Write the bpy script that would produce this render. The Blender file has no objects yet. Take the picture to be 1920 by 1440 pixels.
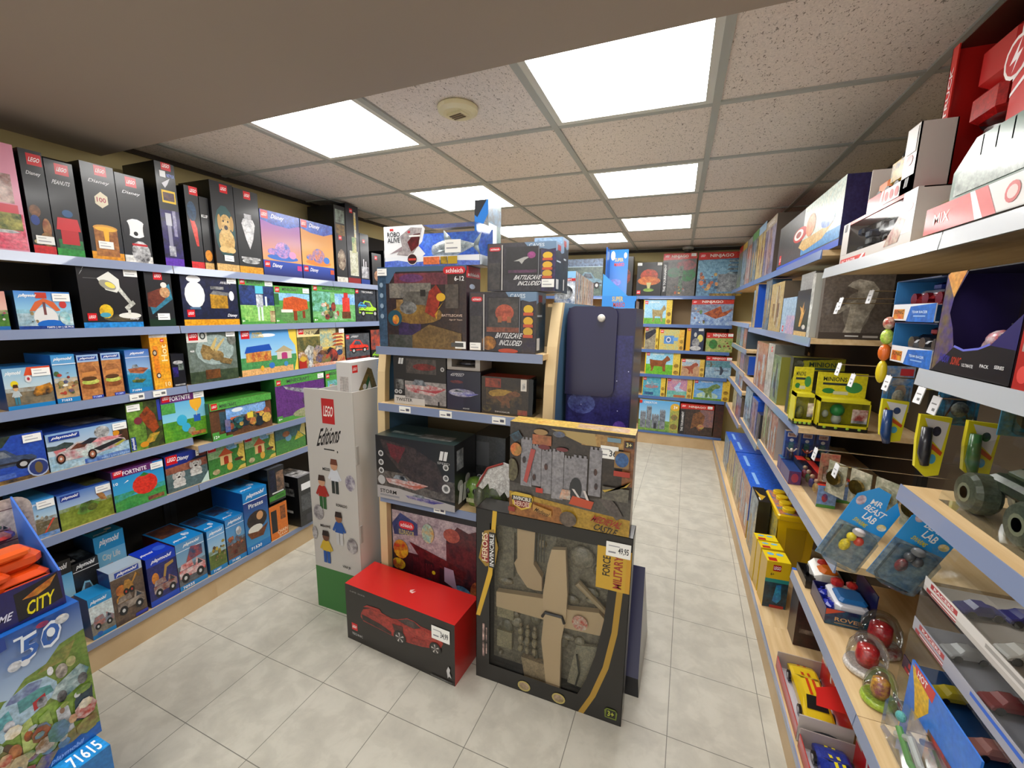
import bpy, math, random
from mathutils import Vector, Matrix
PI = math.pi
scn = bpy.context.scene
COL = scn.collection
RNG = random.Random(7)

# ---------------------------------------------------------------- camera
CAMZ = 1.536
FPX = 787.127
ROWS = [[0.930439, 0.366168, 0.014283], [-0.358625, 0.917896, -0.169868], [-0.07531, 0.152929, 0.985363]]
CR = [Vector(r) for r in ROWS]           # right, forward, up
cd = bpy.data.cameras.new('camera')
cam = bpy.data.objects.new('camera', cd)
COL.objects.link(cam)
cd.sensor_width = 36
cd.lens = FPX / 1920 * 36
cd.clip_start = 0.02
m = Matrix.Identity(4)
for i in range(3):
    m[i][0] = CR[0][i]; m[i][1] = CR[2][i]; m[i][2] = -CR[1][i]; m[i][3] = (0, 0, CAMZ)[i]
cam.matrix_world = m
scn.camera = cam

# ---------------------------------------------------------------- world, exposure
w = bpy.data.worlds.new('world'); scn.world = w; w.use_nodes = True
w.node_tree.nodes['Background'].inputs[0].default_value = (1.0, .96, .9, 1)
w.node_tree.nodes['Background'].inputs[1].default_value = 0.6
vs = scn.view_settings
vs.view_transform = 'Standard'; vs.look = 'None'; vs.gamma = 1; vs.use_curve_mapping = False
vs.exposure = 1.0
scn.cycles.transparent_max_bounces = 40
LAMP = 9.0                                  # emission of the ceiling light diffusers

# ---------------------------------------------------------------- helpers
def lin(c):
    return c / 12.92 if c <= .04045 else ((c + .055) / 1.055) ** 2.4
_cc = {}
def hx(s):
    if s not in _cc:
        t = s if len(s) == 6 else ''.join(a * 2 for a in s)
        _cc[s] = tuple(lin(int(t[i:i + 2], 16) / 255) for i in (0, 2, 4))
    return _cc[s]

def mat(name, col='888888', rough=.5, metal=0, **k):
    mt = bpy.data.materials.new(name); mt.use_nodes = True
    b = mt.node_tree.nodes['Principled BSDF']
    b.inputs['Base Color'].default_value = (*hx(col), 1)
    b.inputs['Roughness'].default_value = rough
    b.inputs['Metallic'].default_value = metal
    for a, v in k.items():
        b.inputs[a.replace('_', ' ')].default_value = v
    return mt

def printed(name, rough, coat=0, scale=30.0, contrast=.13, metal=0):
    """card / plastic whose flat print colours come from the mesh; a second colour is mottled in"""
    mt = bpy.data.materials.new(name); mt.use_nodes = True
    nt = mt.node_tree; N = nt.nodes; L = nt.links
    b = N['Principled BSDF']
    a1 = N.new('ShaderNodeAttribute'); a1.attribute_name = 'Col'
    a2 = N.new('ShaderNodeAttribute'); a2.attribute_name = 'Col2'
    tc = N.new('ShaderNodeTexCoord'); oi = N.new('ShaderNodeObjectInfo')
    mu = N.new('ShaderNodeMath'); mu.operation = 'MULTIPLY'; mu.inputs[1].default_value = 60
    L.new(oi.outputs['Random'], mu.inputs[0])
    nz = N.new('ShaderNodeTexNoise'); nz.noise_dimensions = '4D'
    nz.inputs['Scale'].default_value = scale; nz.inputs['Detail'].default_value = 6
    nz.inputs['Roughness'].default_value = .62
    L.new(tc.outputs['Object'], nz.inputs['Vector']); L.new(mu.outputs[0], nz.inputs['W'])
    mr = N.new('ShaderNodeMapRange'); mr.inputs[1].default_value = .5 - contrast; mr.inputs[2].default_value = .5 + contrast
    L.new(nz.outputs['Fac'], mr.inputs[0])
    m2 = N.new('ShaderNodeMath'); m2.operation = 'MULTIPLY'
    L.new(mr.outputs[0], m2.inputs[0]); L.new(a2.outputs['Alpha'], m2.inputs[1])
    n3 = N.new('ShaderNodeTexNoise'); n3.inputs['Scale'].default_value = scale * 3.2; n3.inputs['Detail'].default_value = 3
    L.new(tc.outputs['Object'], n3.inputs['Vector'])
    r3 = N.new('ShaderNodeMapRange'); r3.inputs[1].default_value = .3; r3.inputs[2].default_value = .7; r3.inputs[3].default_value = .72; r3.inputs[4].default_value = 1.28
    L.new(n3.outputs['Fac'], r3.inputs[0])
    f3 = N.new('ShaderNodeMix'); f3.data_type = 'FLOAT'; f3.inputs[2].default_value = 1
    L.new(a2.outputs['Alpha'], f3.inputs[0]); L.new(r3.outputs[0], f3.inputs[3])
    mx = N.new('ShaderNodeMix'); mx.data_type = 'RGBA'
    L.new(m2.outputs[0], mx.inputs[0]); L.new(a1.outputs['Color'], mx.inputs[6]); L.new(a2.outputs['Color'], mx.inputs[7])
    vm = N.new('ShaderNodeVectorMath'); vm.operation = 'SCALE'; L.new(mx.outputs[2], vm.inputs[0]); L.new(f3.outputs[0], vm.inputs['Scale'])
    L.new(vm.outputs[0], b.inputs['Base Color'])
    b.inputs['Roughness'].default_value = rough; b.inputs['Metallic'].default_value = metal
    b.inputs['Coat Weight'].default_value = coat; b.inputs['Coat Roughness'].default_value = .12
    return mt

CARD = printed('printed_glossy_card', .33, .25)
MATT = printed('printed_matt_card', .6)
PLAS = printed('moulded_plastic', .28, .3, 60)
CHROM = printed('chromed_plastic', .12, .5, 30, metal=.85)

def clear(name, tint='ffffff', gl=.16, rough=.06):
    mt = bpy.data.materials.new(name); mt.use_nodes = True
    nt = mt.node_tree; N = nt.nodes; L = nt.links
    for n in list(N):
        if n.type == 'BSDF_PRINCIPLED': N.remove(n)
    out = [n for n in N if n.type == 'OUTPUT_MATERIAL'][0]
    tr = N.new('ShaderNodeBsdfTransparent'); tr.inputs[0].default_value = (*hx(tint), 1)
    g = N.new('ShaderNodeBsdfGlossy'); g.inputs['Roughness'].default_value = rough
    fr = N.new('ShaderNodeFresnel'); fr.inputs[0].default_value = 1.45
    ad = N.new('ShaderNodeMath'); ad.operation = 'MULTIPLY_ADD'; ad.inputs[1].default_value = .6; ad.inputs[2].default_value = gl * .25
    L.new(fr.outputs[0], ad.inputs[0])
    mx = N.new('ShaderNodeMixShader')
    L.new(ad.outputs[0], mx.inputs[0]); L.new(tr.outputs[0], mx.inputs[1]); L.new(g.outputs[0], mx.inputs[2])
    L.new(mx.outputs[0], out.inputs[0])
    return mt
CLEAR = clear('clear_packaging_plastic', 'fafcfb', .1)

def wood(name, c1, c2, sc=(1.2, 14, 14), rough=.5):
    mt = bpy.data.materials.new(name); mt.use_nodes = True
    nt = mt.node_tree; N = nt.nodes; L = nt.links; b = N['Principled BSDF']
    tc = N.new('ShaderNodeTexCoord'); mp = N.new('ShaderNodeMapping'); mp.inputs['Scale'].default_value = sc
    nz = N.new('ShaderNodeTexNoise'); nz.inputs['Scale'].default_value = 3; nz.inputs['Detail'].default_value = 5
    cr = N.new('ShaderNodeValToRGB')
    cr.color_ramp.elements[0].position = .35; cr.color_ramp.elements[0].color = (*hx(c1), 1)
    cr.color_ramp.elements[1].position = .7; cr.color_ramp.elements[1].color = (*hx(c2), 1)
    L.new(tc.outputs['Object'], mp.inputs[0]); L.new(mp.outputs[0], nz.inputs[0]); L.new(nz.outputs[0], cr.inputs[0])
    L.new(cr.outputs[0], b.inputs['Base Color']); b.inputs['Roughness'].default_value = rough
    return mt
WOOD = wood('birch_laminate', 'cfae7c', 'e2c698')
WOODY = wood('birch_laminate_lengthwise', 'cfae7c', 'e2c698', (14, 1.2, 14))
KICK = wood('tan_laminate', 'bda078', 'cbb088', (2, 2, 2))
RAILG = mat('grey_blue_price_rail', '7f8cab', .3, Coat_Weight=.6)
RAILB = mat('deep_blue_price_rail', '48679f', .35, Coat_Weight=.4)
RAILW = mat('pale_grey_price_rail', 'b4b9be', .3, Coat_Weight=.6)
DARKB = mat('dark_back_board', '1f1b17', .8)
TANB = mat('tan_back_board', '9a8566', .65)
METAL = mat('dark_painted_metal', '2c2a27', .5, .2)
CHR = mat('chromed_wire', 'd8d8d8', .18, 1.0)
BLK = mat('black_plastic', '101012', .35)
WHT = mat('white_plastic', 'e8e6e0', .4)
PAPER = mat('white_paper', 'f2f1ec', .6)
INK = mat('dark_ink', '40454c', .6)

class MB:
    """collects faces with print colours; build() links them as one mesh object"""
    def __init__(s):
        s.v = []; s.f = []; s.m = []; s.c = []; s.d = []
    def face(s, pts, c='888', c2=None, mi=0, mix=1.0):
        n = len(s.v); s.v += [tuple(p) for p in pts]; k = len(pts)
        s.f.append(tuple(range(n, n + k))); s.m.append(mi)
        if isinstance(c, (list, tuple)): s.c += [(*hx(q), 1) for q in c]
        else: s.c += [(*hx(c), 1)] * k
        if c2 is None: s.d += [(0, 0, 0, 0)] * k
        elif isinstance(c2, (list, tuple)): s.d += [(*hx(q), mix) for q in c2]
        else: s.d += [(*hx(c2), mix)] * k
    def mesh(s, vs_, fs, c='888', c2=None, mi=0):
        n = len(s.v); s.v += [tuple(p) for p in vs_]
        for f in fs:
            s.f.append(tuple(n + i for i in f)); s.m.append(mi)
            s.c += [(*hx(c), 1)] * len(f)
            s.d += [(0, 0, 0, 0) if c2 is None else (*hx(c2), 1)] * len(f)
    def box(s, x0, y0, z0, x1, y1, z1, c='888', c2=None, mi=0, cols=None):
        p = [(x0, y0, z0), (x1, y0, z0), (x1, y1, z0), (x0, y1, z0), (x0, y0, z1), (x1, y0, z1), (x1, y1, z1), (x0, y1, z1)]
        F = dict(front=(0, 1, 5, 4), right=(1, 2, 6, 5), back=(2, 3, 7, 6), left=(3, 0, 4, 7), top=(4, 5, 6, 7), bottom=(3, 2, 1, 0))
        for k, q in F.items():
            cc = (cols or {}).get(k, c); 
            a, b_ = cc if isinstance(cc, tuple) else (cc, c2)
            s.face([p[i] for i in q], a, b_, mi)
    def rbox(s, x0, y0, z0, x1, y1, z1, r, c='888', c2=None, mi=0):
        """box with chamfered upright edges and top"""
        def ring(i, z): return [(x0 + r + i, y0 + i, z), (x1 - r - i, y0 + i, z), (x1 - i, y0 + r + i, z), (x1 - i, y1 - r - i, z), (x1 - r - i, y1 - i, z), (x0 + r + i, y1 - i, z), (x0 + i, y1 - r - i, z), (x0 + i, y0 + r + i, z)]
        s.rings([ring(r, z0), ring(0, z0 + r), ring(0, z1 - r), ring(r, z1)], c, c2, mi)
    def rings(s, rs, c='888', c2=None, mi=0, cap=True):
        k = len(rs[0]); vs_ = [p for r in rs for p in r]; fs = []
        for a in range(len(rs) - 1):
            for i in range(k):
                j = (i + 1) % k
                fs.append((a * k + i, a * k + j, (a + 1) * k + j, (a + 1) * k + i))
        if cap:
            fs.append(tuple(reversed(range(k)))); fs.append(tuple((len(rs) - 1) * k + i for i in range(k)))
        s.mesh(vs_, fs, c, c2, mi)
    def lathe(s, cx, cy, prof, n=16, c='888', c2=None, mi=0, ax='z'):
        rs = []
        for r, z in prof:
            ring = []
            for i in range(n):
                a = 2 * PI * i / n; p = (r * math.cos(a), r * math.sin(a), z)
                if ax == 'x': p = (p[2], p[0], p[1])
                elif ax == 'y': p = (p[0], -p[2], p[1])
                ring.append((cx[0] + p[0], cx[1] + p[1], cx[2] + p[2]) if isinstance(cx, tuple) else (cx + p[0], cy + p[1], p[2]))
            rs.append(ring)
        s.rings(rs, c, c2, mi)
    def tube(s, pts, r, n=8, c='888', mi=0):
        pts = [Vector(p) for p in pts]; rs = []
        for i, p in enumerate(pts):
            t = (pts[min(i + 1, len(pts) - 1)] - pts[max(i - 1, 0)]).normalized()
            up = Vector((0, 0, 1)) if abs(t.z) < .9 else Vector((1, 0, 0))
            a = t.cross(up).normalized(); b = t.cross(a)
            rr = r[i] if isinstance(r, (list, tuple)) else r
            rs.append([tuple(p + a * rr * math.cos(2 * PI * k / n) + b * rr * math.sin(2 * PI * k / n)) for k in range(n)])
        s.rings(rs, c, None, mi)
    def ell(s, cx, cy, cz, rx, ry, rz, c='888', c2=None, mi=0, n=12, k=7):
        vs_ = []; fs = []
        for a in range(k + 1):
            t = PI * a / k
            for i in range(n):
                q = 2 * PI * i / n
                vs_.append((cx + rx * math.sin(t) * math.cos(q), cy + ry * math.sin(t) * math.sin(q), cz - rz * math.cos(t)))
        for a in range(k):
            for i in range(n):
                j = (i + 1) % n; fs.append((a * n + i, a * n + j, (a + 1) * n + j, (a + 1) * n + i))
        s.mesh(vs_, fs, c, c2, mi)
    def build(s, name, mats=None, parent=None, loc=(0, 0, 0), rot=0, smooth=False):
        me = bpy.data.meshes.new(name)
        me.from_pydata(s.v, [], s.f)
        a = me.attributes.new('Col', 'FLOAT_COLOR', 'CORNER'); b = me.attributes.new('Col2', 'FLOAT_COLOR', 'CORNER')
        a.data.foreach_set('color', [x for q in s.c for x in q]); b.data.foreach_set('color', [x for q in s.d for x in q])
        for mt in (mats or [CARD]): me.materials.append(mt)
        me.polygons.foreach_set('material_index', s.m)
        if smooth: me.polygons.foreach_set('use_smooth', [True] * len(s.f))
        me.update()
        o = bpy.data.objects.new(name, me); COL.objects.link(o)
        if parent: o.parent = parent
        o.location = loc
        o.rotation_euler = rot if isinstance(rot, tuple) else (0, 0, rot)
        return o

def tag(o, label=None, cat=None, group=None, kind=None):
    if label:
        o['label'] = label
        if len(label.split()) > 16: print('LONG', label)
    if cat: o['category'] = cat
    if group: o['group'] = group
    if kind: o['kind'] = kind
    return o
def empty(name, loc, rot=0, label=None, cat=None, group=None):
    o = bpy.data.objects.new(name, None); COL.objects.link(o); o.location = loc
    o.rotation_euler = rot if isinstance(rot, tuple) else (0, 0, rot)
    o.empty_display_size = .05
    return tag(o, label, cat, group)
def copy_tree(o, parent=None):
    c = o.copy(); COL.objects.link(c)
    if parent: c.parent = parent
    for ch in list(o.children): copy_tree(ch, c)
    return c

# lettering -> polygons in a 0..1 x 0..1 box
_tx = {}
def glyphs(txt):
    if txt not in _tx:
        cu = bpy.data.curves.new('lettering', 'FONT'); cu.body = txt; cu.resolution_u = 2; cu.offset = .018
        ob = bpy.data.objects.new('lettering', cu); COL.objects.link(ob)
        dg = bpy.context.evaluated_depsgraph_get()
        me = bpy.data.meshes.new_from_object(ob.evaluated_get(dg))
        vs_ = [(v.co.x, v.co.y) for v in me.vertices]; fs = [tuple(p.vertices) for p in me.polygons]
        COL.objects.unlink(ob); bpy.data.objects.remove(ob); bpy.data.curves.remove(cu); bpy.data.meshes.remove(me)
        if vs_:
            x0 = min(v[0] for v in vs_); x1 = max(v[0] for v in vs_); y0 = min(v[1] for v in vs_); y1 = max(v[1] for v in vs_)
            vs_ = [((v[0] - x0) / max(x1 - x0, 1e-6), (v[1] - y0) / max(y1 - y0, 1e-6)) for v in vs_]
        _tx[txt] = (vs_, fs)
    return _tx[txt]

class Face:
    """a printable face: u to the right, v up, each print layer a hair above the one before"""
    def __init__(s, M, o, U, V, mi=0):
        s.M = M; s.o = Vector(o); s.U = Vector(U); s.V = Vector(V); s.n = s.U.cross(s.V).normalized()
        s.w = s.U.length; s.h = s.V.length; s.k = 1; s.mi = mi
    def P(s, u, v, lift=0):
        u = min(1, max(0, u)); v = min(1, max(0, v))
        return tuple(s.o + s.U * u + s.V * v + s.n * (.00015 * s.k + lift))
    def p(s, pts, c, c2=None, mix=1.0):
        s.M.face([s.P(*q) for q in pts], c, c2, s.mi, mix); s.k += 1
    def r(s, u0, v0, u1, v1, c, c2=None, mix=1.0):
        if isinstance(c, tuple): c = [c[0], c[0], c[1], c[1]]       # (bottom, top)
        s.p([(u0, v0), (u1, v0), (u1, v1), (u0, v1)], c, c2, mix)
    def e(s, u, v, ru, rv, c, c2=None, n=14, a=0, mix=1.0):
        ca, sa = math.cos(a), math.sin(a); asp = s.w / s.h
        pts = []
        for i in range(n):
            q = 2 * PI * i / n; x = ru * math.cos(q); y = rv * math.sin(q)
            pts.append((u + x * ca - y * sa / asp, v + x * sa * asp + y * ca))
        s.p(pts, c, c2, mix)
    def t(s, txt, u0, v0, u1, v1, c, shear=0.0, slope=0.0, rot=False):
        vs_, fs = glyphs(txt); n = len(s.M.v); out = []
        for x, y in vs_:
            if rot: uu, vv = u0 + (u1 - u0) * (1 - y), v0 + (v1 - v0) * x
            else: uu, vv = u0 + (u1 - u0) * (x + shear * y) / (1 + abs(shear)), v0 + (v1 - v0) * y + slope * x
            out.append(s.P(uu, vv))
        s.M.mesh(out, fs, c, None, s.mi); s.k += 1
    def sub(s, u0, v0, u1, v1):
        f = Face(s.M, s.o + s.U * u0 + s.V * v0, s.U * (u1 - u0), s.V * (v1 - v0), s.mi); f.k = s.k + 1; return f

# ------------------------------------------------ print motifs (all in face units)
def brick(F, u, v, sz):                       # red square logo with white letters, sz in metres
    a, b = sz / F.w, sz / F.h
    F.r(u, v, u + a, v + b, 'd3121c'); F.t('LEGO', u + a * .1, v + b * .3, u + a * .92, v + b * .7, 'ffffff', .15)
def disney(F, u0, v0, u1, v1, c='f4f4fa'): F.t('Disney', u0, v0, u1, v1, c, .15)
def pmob(F, u0, v0, u1, v1, c='ffffff', slope=0): F.t('playmobil', u0, v0, u1, v1, c, .12, slope)
def P_(F, u, v, w, h, pts, c, c2=None): F.p([(u + w * x, v + h * y) for x, y in pts], c, c2)
def car(F, u, v, w, h, body, b2=None, glass='20242c', fl=False, wh='15151a', hub='b8b8b8'):
    fx = (lambda x: 1 - x) if fl else (lambda x: x)
    def q(pts): return [(fx(x), y) for x, y in pts]
    P_(F, u, v, w, h, q([(0, .22), (.98, .16), (1, .42), (.93, .55), (.7, .62), (.55, .95), (.28, 1), (.1, .72), (.0, .6)]), body, b2)
    P_(F, u, v, w, h, q([(.2, .64), (.62, .6), (.52, .88), (.3, .92)]), glass, '5d6878')
    P_(F, u, v, w, h, q([(.02, .3), (.97, .26), (.97, .34), (.02, .4)]), '2b2b30')
    for x in (.2, .78):
        F.e(u + w * fx(x), v + h * .2, w * .115, h * .21, wh); F.e(u + w * fx(x), v + h * .2, w * .06, h * .11, hub)
def truck(F, u, v, w, h, c, c2='ddd', wh='18181c'):
    P_(F, u, v, w, h, [(0, .25), (1, .25), (1, .6), (.68, .95), (.62, .6), (0, .62)], c, c2)
    P_(F, u, v, w, h, [(.7, .6), (.92, .6), (.74, .86)], '2a3440')
    P_(F, u, v, w, h, [(.02, .64), (.55, .64), (.5, .95), (.1, .9)], c2, c)
    for x in (.2, .78): F.e(u + w * x, v + h * .22, w * .15, h * .22, wh); F.e(u + w * x, v + h * .22, w * .06, h * .09, 'c8c8c8')
def boat(F, u, v, w, h, c='f0f0f0', c2='c04434', water='3d4b5a'):
    P_(F, u, v, w, h, [(0, .55), (.08, .25), (.7, .1), (1, .5), (.6, .62)], c, c2)
    P_(F, u, v, w, h, [(.18, .6), (.55, .55), (.45, .85), (.25, .85)], '222730', 'a0a8b0')
    P_(F, u, v, w, h, [(.0, .42), (.75, .24), (.97, .45), (.6, .34)], c2)
def plane(F, u, v, w, h, c='d8d8d8', c2='9aa0a8'):
    P_(F, u, v, w, h, [(0, .42), (.85, .45), (1, .52), (.85, .6), (.05, .56)], c, c2)
    P_(F, u, v, w, h, [(.4, .5), (.62, .5), (.45, 1), (.32, 1)], c); P_(F, u, v, w, h, [(.4, .5), (.62, .5), (.5, 0), (.36, 0)], c)
    P_(F, u, v, w, h, [(.02, .5), (.14, .5), (.06, .85), (0, .85)], c2)
def dino(F, u, v, w, h, c='7a5a34', c2='c0a070'):
    P_(F, u, v, w, h, [(0, .55), (.3, .45), (.42, .3), (.4, .02), (.5, .02), (.54, .28), (.62, .05), (.7, .05), (.66, .4), (.78, .62), (.98, .7), (1, .85), (.85, .97), (.68, .88), (.5, .68), (.25, .62)], c, c2)
def beast(F, u, v, w, h, c='b86a34', c2='8a4a24'):
    P_(F, u, v, w, h, [(.05, .4), (.12, .1), (.05, 0), (.18, 0), (.24, .32), (.62, .3), (.66, 0), (.78, 0), (.76, .4), (.8, .6), (.98, .72), (.94, .86), (.82, 1), (.7, .8), (.6, .68), (.2, .7), (.02, .75)], c, c2)
def puppy(F, u, v, w, h, c='d9b878', c2='b89050'):
    F.e(u + w * .5, v + h * .3, w * .42, h * .32, c, c2); F.e(u + w * .28, v + h * .07, w * .2, h * .08, c); F.e(u + w * .72, v + h * .07, w * .2, h * .08, c)
    F.e(u + w * .5, v + h * .74, w * .3, h * .24, c, c2); F.e(u + w * .18, v + h * .76, w * .1, h * .2, c2); F.e(u + w * .82, v + h * .76, w * .1, h * .2, c2)
    F.e(u + w * .5, v + h * .64, w * .1, h * .06, '2a2020'); F.e(u + w * .38, v + h * .8, w * .04, h * .03, '2a2020'); F.e(u + w * .62, v + h * .8, w * .04, h * .03, '2a2020')
def house(F, u, v, w, h, wall='e8c890', roof='c05038', door='a03820'):
    F.r(u + w * .12, v, u + w * .88, v + h * .62, wall); P_(F, u, v, w, h, [(0, .55), (1, .55), (.5, 1)], roof)
    F.r(u + w * .35, v, u + w * .65, v + h * .4, door); F.e(u + w * .5, v + h * .4, w * .15, h * .09, door)
def tree(F, u, v, w, h, c='2f7a38', c2='54a04a', tr='5a4028'):
    F.r(u + w * .42, v, u + w * .58, v + h * .5, tr); F.e(u + w * .5, v + h * .65, w * .5, h * .35, c, c2)
def fort(F, u, v, w, h, c='8a8f98', c2='5d626c'):
    for x0, x1, t in ((0, .2, .7), (.22, .4, .95), (.42, .68, .6), (.7, .9, .82)):
        F.r(u + w * x0, v, u + w * x1, v + h * t, c, c2)
        n = 3
        for i in range(n):
            a = x0 + (x1 - x0) * (i + .1) / n; F.r(u + w * a, v + h * t, u + w * (a + (x1 - x0) * .22), v + h * (t + .06), c)
    F.r(u + w * .5, v, u + w * .6, v + h * .25, '2c2f36')
def folk(F, u, v, w, h, shirt='c03030', legs='2b4a90', skin='d8a878', hair='4a3020'):
    F.r(u + w * .3, v, u + w * .48, v + h * .36, legs); F.r(u + w * .52, v, u + w * .7, v + h * .36, legs)
    P_(F, u, v, w, h, [(.25, .36), (.75, .36), (.68, .68), (.32, .68)], shirt)
    P_(F, u, v, w, h, [(.3, .66), (.1, .42), (.2, .38), (.38, .6)], shirt); P_(F, u, v, w, h, [(.7, .66), (.9, .42), (.8, .38), (.62, .6)], shirt)
    F.e(u + w * .5, v + h * .8, w * .2, h * .14, skin); P_(F, u, v, w, h, [(.28, .82), (.72, .82), (.66, .98), (.34, .98)], hair)
def balloon(F, u, v, w, h, c='f0b030', b='2a62c0'):
    F.e(u + w * .5, v + h * .72, w * .45, h * .28, c); P_(F, u, v, w, h, [(.15, .6), (.85, .6), (.6, .4), (.4, .4)], c)
    F.r(u + w * .25, v + h * .05, u + w * .75, v + h * .28, b); F.r(u + w * .46, v + h * .25, u + w * .5, v + h * .5, 'e8d8b0')
def burger(F, u, v, w, h):
    F.e(u + w * .5, v + h * .2, w * .5, h * .16, '9a5a30', '6a3a1c'); F.e(u + w * .5, v + h * .38, w * .48, h * .12, '8fae3a', 'd8d870')
    F.e(u + w * .45, v + h * .52, w * .42, h * .1, '5a3a20'); P_(F, u, v, w, h, [(.05, .62), (.9, .72), (.85, .86), (.1, .8)], 'd08a4a')
    P_(F, u, v, w, h, [(.0, .85), (.95, .85), (.75, 1.1), (.2, 1.1)], 'b87a4a', '8a5530')
def digger(F, u, v, w, h, c='c89a2a'):
    P_(F, u, v, w, h, [(.1, .25), (.6, .25), (.6, .5), (.4, .8), (.2, .8), (.1, .5)], c, '7a5a20'); P_(F, u, v, w, h, [(.5, .5), (.62, .55), (.9, .95), (.8, 1)], c)
    P_(F, u, v, w, h, [(.8, 1), (.9, .95), (1, .7), (.92, .68)], '6a4c1c')
    for x in (.2, .5): F.e(u + w * x, v + h * .18, w * .14, h * .18, '1a1a1c'); F.e(u + w * x, v + h * .18, w * .05, h * .07, 'b03020')
def crowd(F, u0, v0, u1, v1, n, seed=1, pal=('8a5a3a', 'b04434', '3a5a8a', 'd8b070', '2a2a30', '5a7a4a', 'e0ddd0')):
    g = random.Random(seed)
    for i in range(n):
        a = u0 + (u1 - u0) * g.random(); b = v0 + (v1 - v0) * g.random(); s_ = (u1 - u0) * (.05 + .1 * g.random())
        F.e(a, b, s_, s_ * F.w / F.h * (.6 + g.random()), g.choice(pal), g.choice(pal), 7)
def studs(F, v0, v1, c, c2): F.r(0, v0, 1, v1, c, c2)

# ------------------------------------------------ a printed carton
def sticker(parent, x, z, wd=.05, ht=.03, y=-.0035, txt=None):
    M = MB(); M.box(0, 0, 0, wd, .0006, ht, 'f4f4f0')
    F = Face(M, (0, -.0002, 0), (wd, 0, 0), (0, 0, ht))
    F.r(.1, .7, .55, .77, 'a8a8ae')
    if not txt: F.r(.1, .3, .8, .4, '9a9aa2')
    else: F.r(.1, .25, .4, .35, '8a8a92')
    if txt: F.t(txt, .5, .2, .92, .7, '3a3a40')
    o = M.build('price_sticker', [MATT], parent, (x, y, z)); o['label'] = 'small white price sticker'; return o

def carton(label, loc, rot, w, d, h, side, top, art, art_side=None, art_top=None, st=(), name='toy_box', cat='toy box', group=None, mt=None, back=None):
    M = MB()
    M.box(0, 0, 0, w, d, h, side, cols={'top': top, 'back': back or side})
    F = Face(M, (0, 0, 0), (w, 0, 0), (0, 0, h))
    if art: art(F)
    G = Face(M, (w, 0, 0), (0, d, 0), (0, 0, h)); 
    H = Face(M, (0, d, 0), (0, -d, 0), (0, 0, h))
    if art_side: art_side(G); art_side(H)
    T = Face(M, (0, 0, h), (w, 0, 0), (0, d, 0))
    if art_top: art_top(T)
    o = M.build(name, [mt or CARD], None, loc, rot)
    tag(o, label, cat, group)
    for u, v in st: sticker(o, min(max(u * w - .025, .002), w - .052), min(v * h, h - .036))
    return o

# pixel column / row -> position along a real shelf edge
C0 = Vector((0, 0, CAMZ))
def along(P0, d, px):
    n = CR[0] - CR[1] * ((px - 960) / FPX); P0 = Vector(P0)
    return -n.dot(P0 - C0) / n.dot(Vector(d))
def hat(P, py, d=(0, 0, 1)):
    n = CR[2] + CR[1] * ((py - 720) / FPX)
    return -n.dot(Vector(P) - C0) / n.dot(Vector(d))
def onplane(px, py, axis, val):
    d = CR[0] * ((px - 960) / FPX) + CR[1] + CR[2] * (-(py - 720) / FPX)
    t = (val - C0[axis]) / d[axis]
    return C0 + d * t

class Shelf:
    def __init__(s, P0, d, rot, group, dmax, hmax=None):
        s.P0 = Vector(P0); s.d = Vector(d); s.rot = rot; s.group = group; s.last = -99; s.dmax = dmax; s.hmax = hmax
    def put(s, pl, pr, ty, depth, side, top, label, art, off=.012, lift=0, free=False, h=None, **k):
        back = Vector((s.d.y, -s.d.x, 0)) * -1      # pointing away from the viewer
        P = s.P0 + back * off + Vector((0, 0, lift))
        a = along(P, s.d, pl); b = along(P, s.d, pr)
        if not free:
            a = max(a, s.last + .003)
            s.last = b
        Q = P + s.d * a
        h = h or hat(Q, ty)
        if s.hmax: h = min(h, s.hmax - lift)
        depth = min(depth, s.dmax - off)
        k.setdefault('group', s.group)
        if len(label.split()) > 16: print('LONG', label)
        return carton(label, Q + Vector((0, 0, .001)), s.rot, max(b - a, .01), depth, h, side, top, art, **k)
# ================================================================ the room
XL, XR, YB, ZC = -2.56, .96, 5.47, 2.292
GX, GY = -.533, 1.819                        # ceiling grid origin, 0.6 m modules
def quadobj(name, pts, mt):
    M = MB(); M.face(pts, 'cccccc'); o = M.build(name, [mt]); o['kind'] = 'structure'; return o

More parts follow.
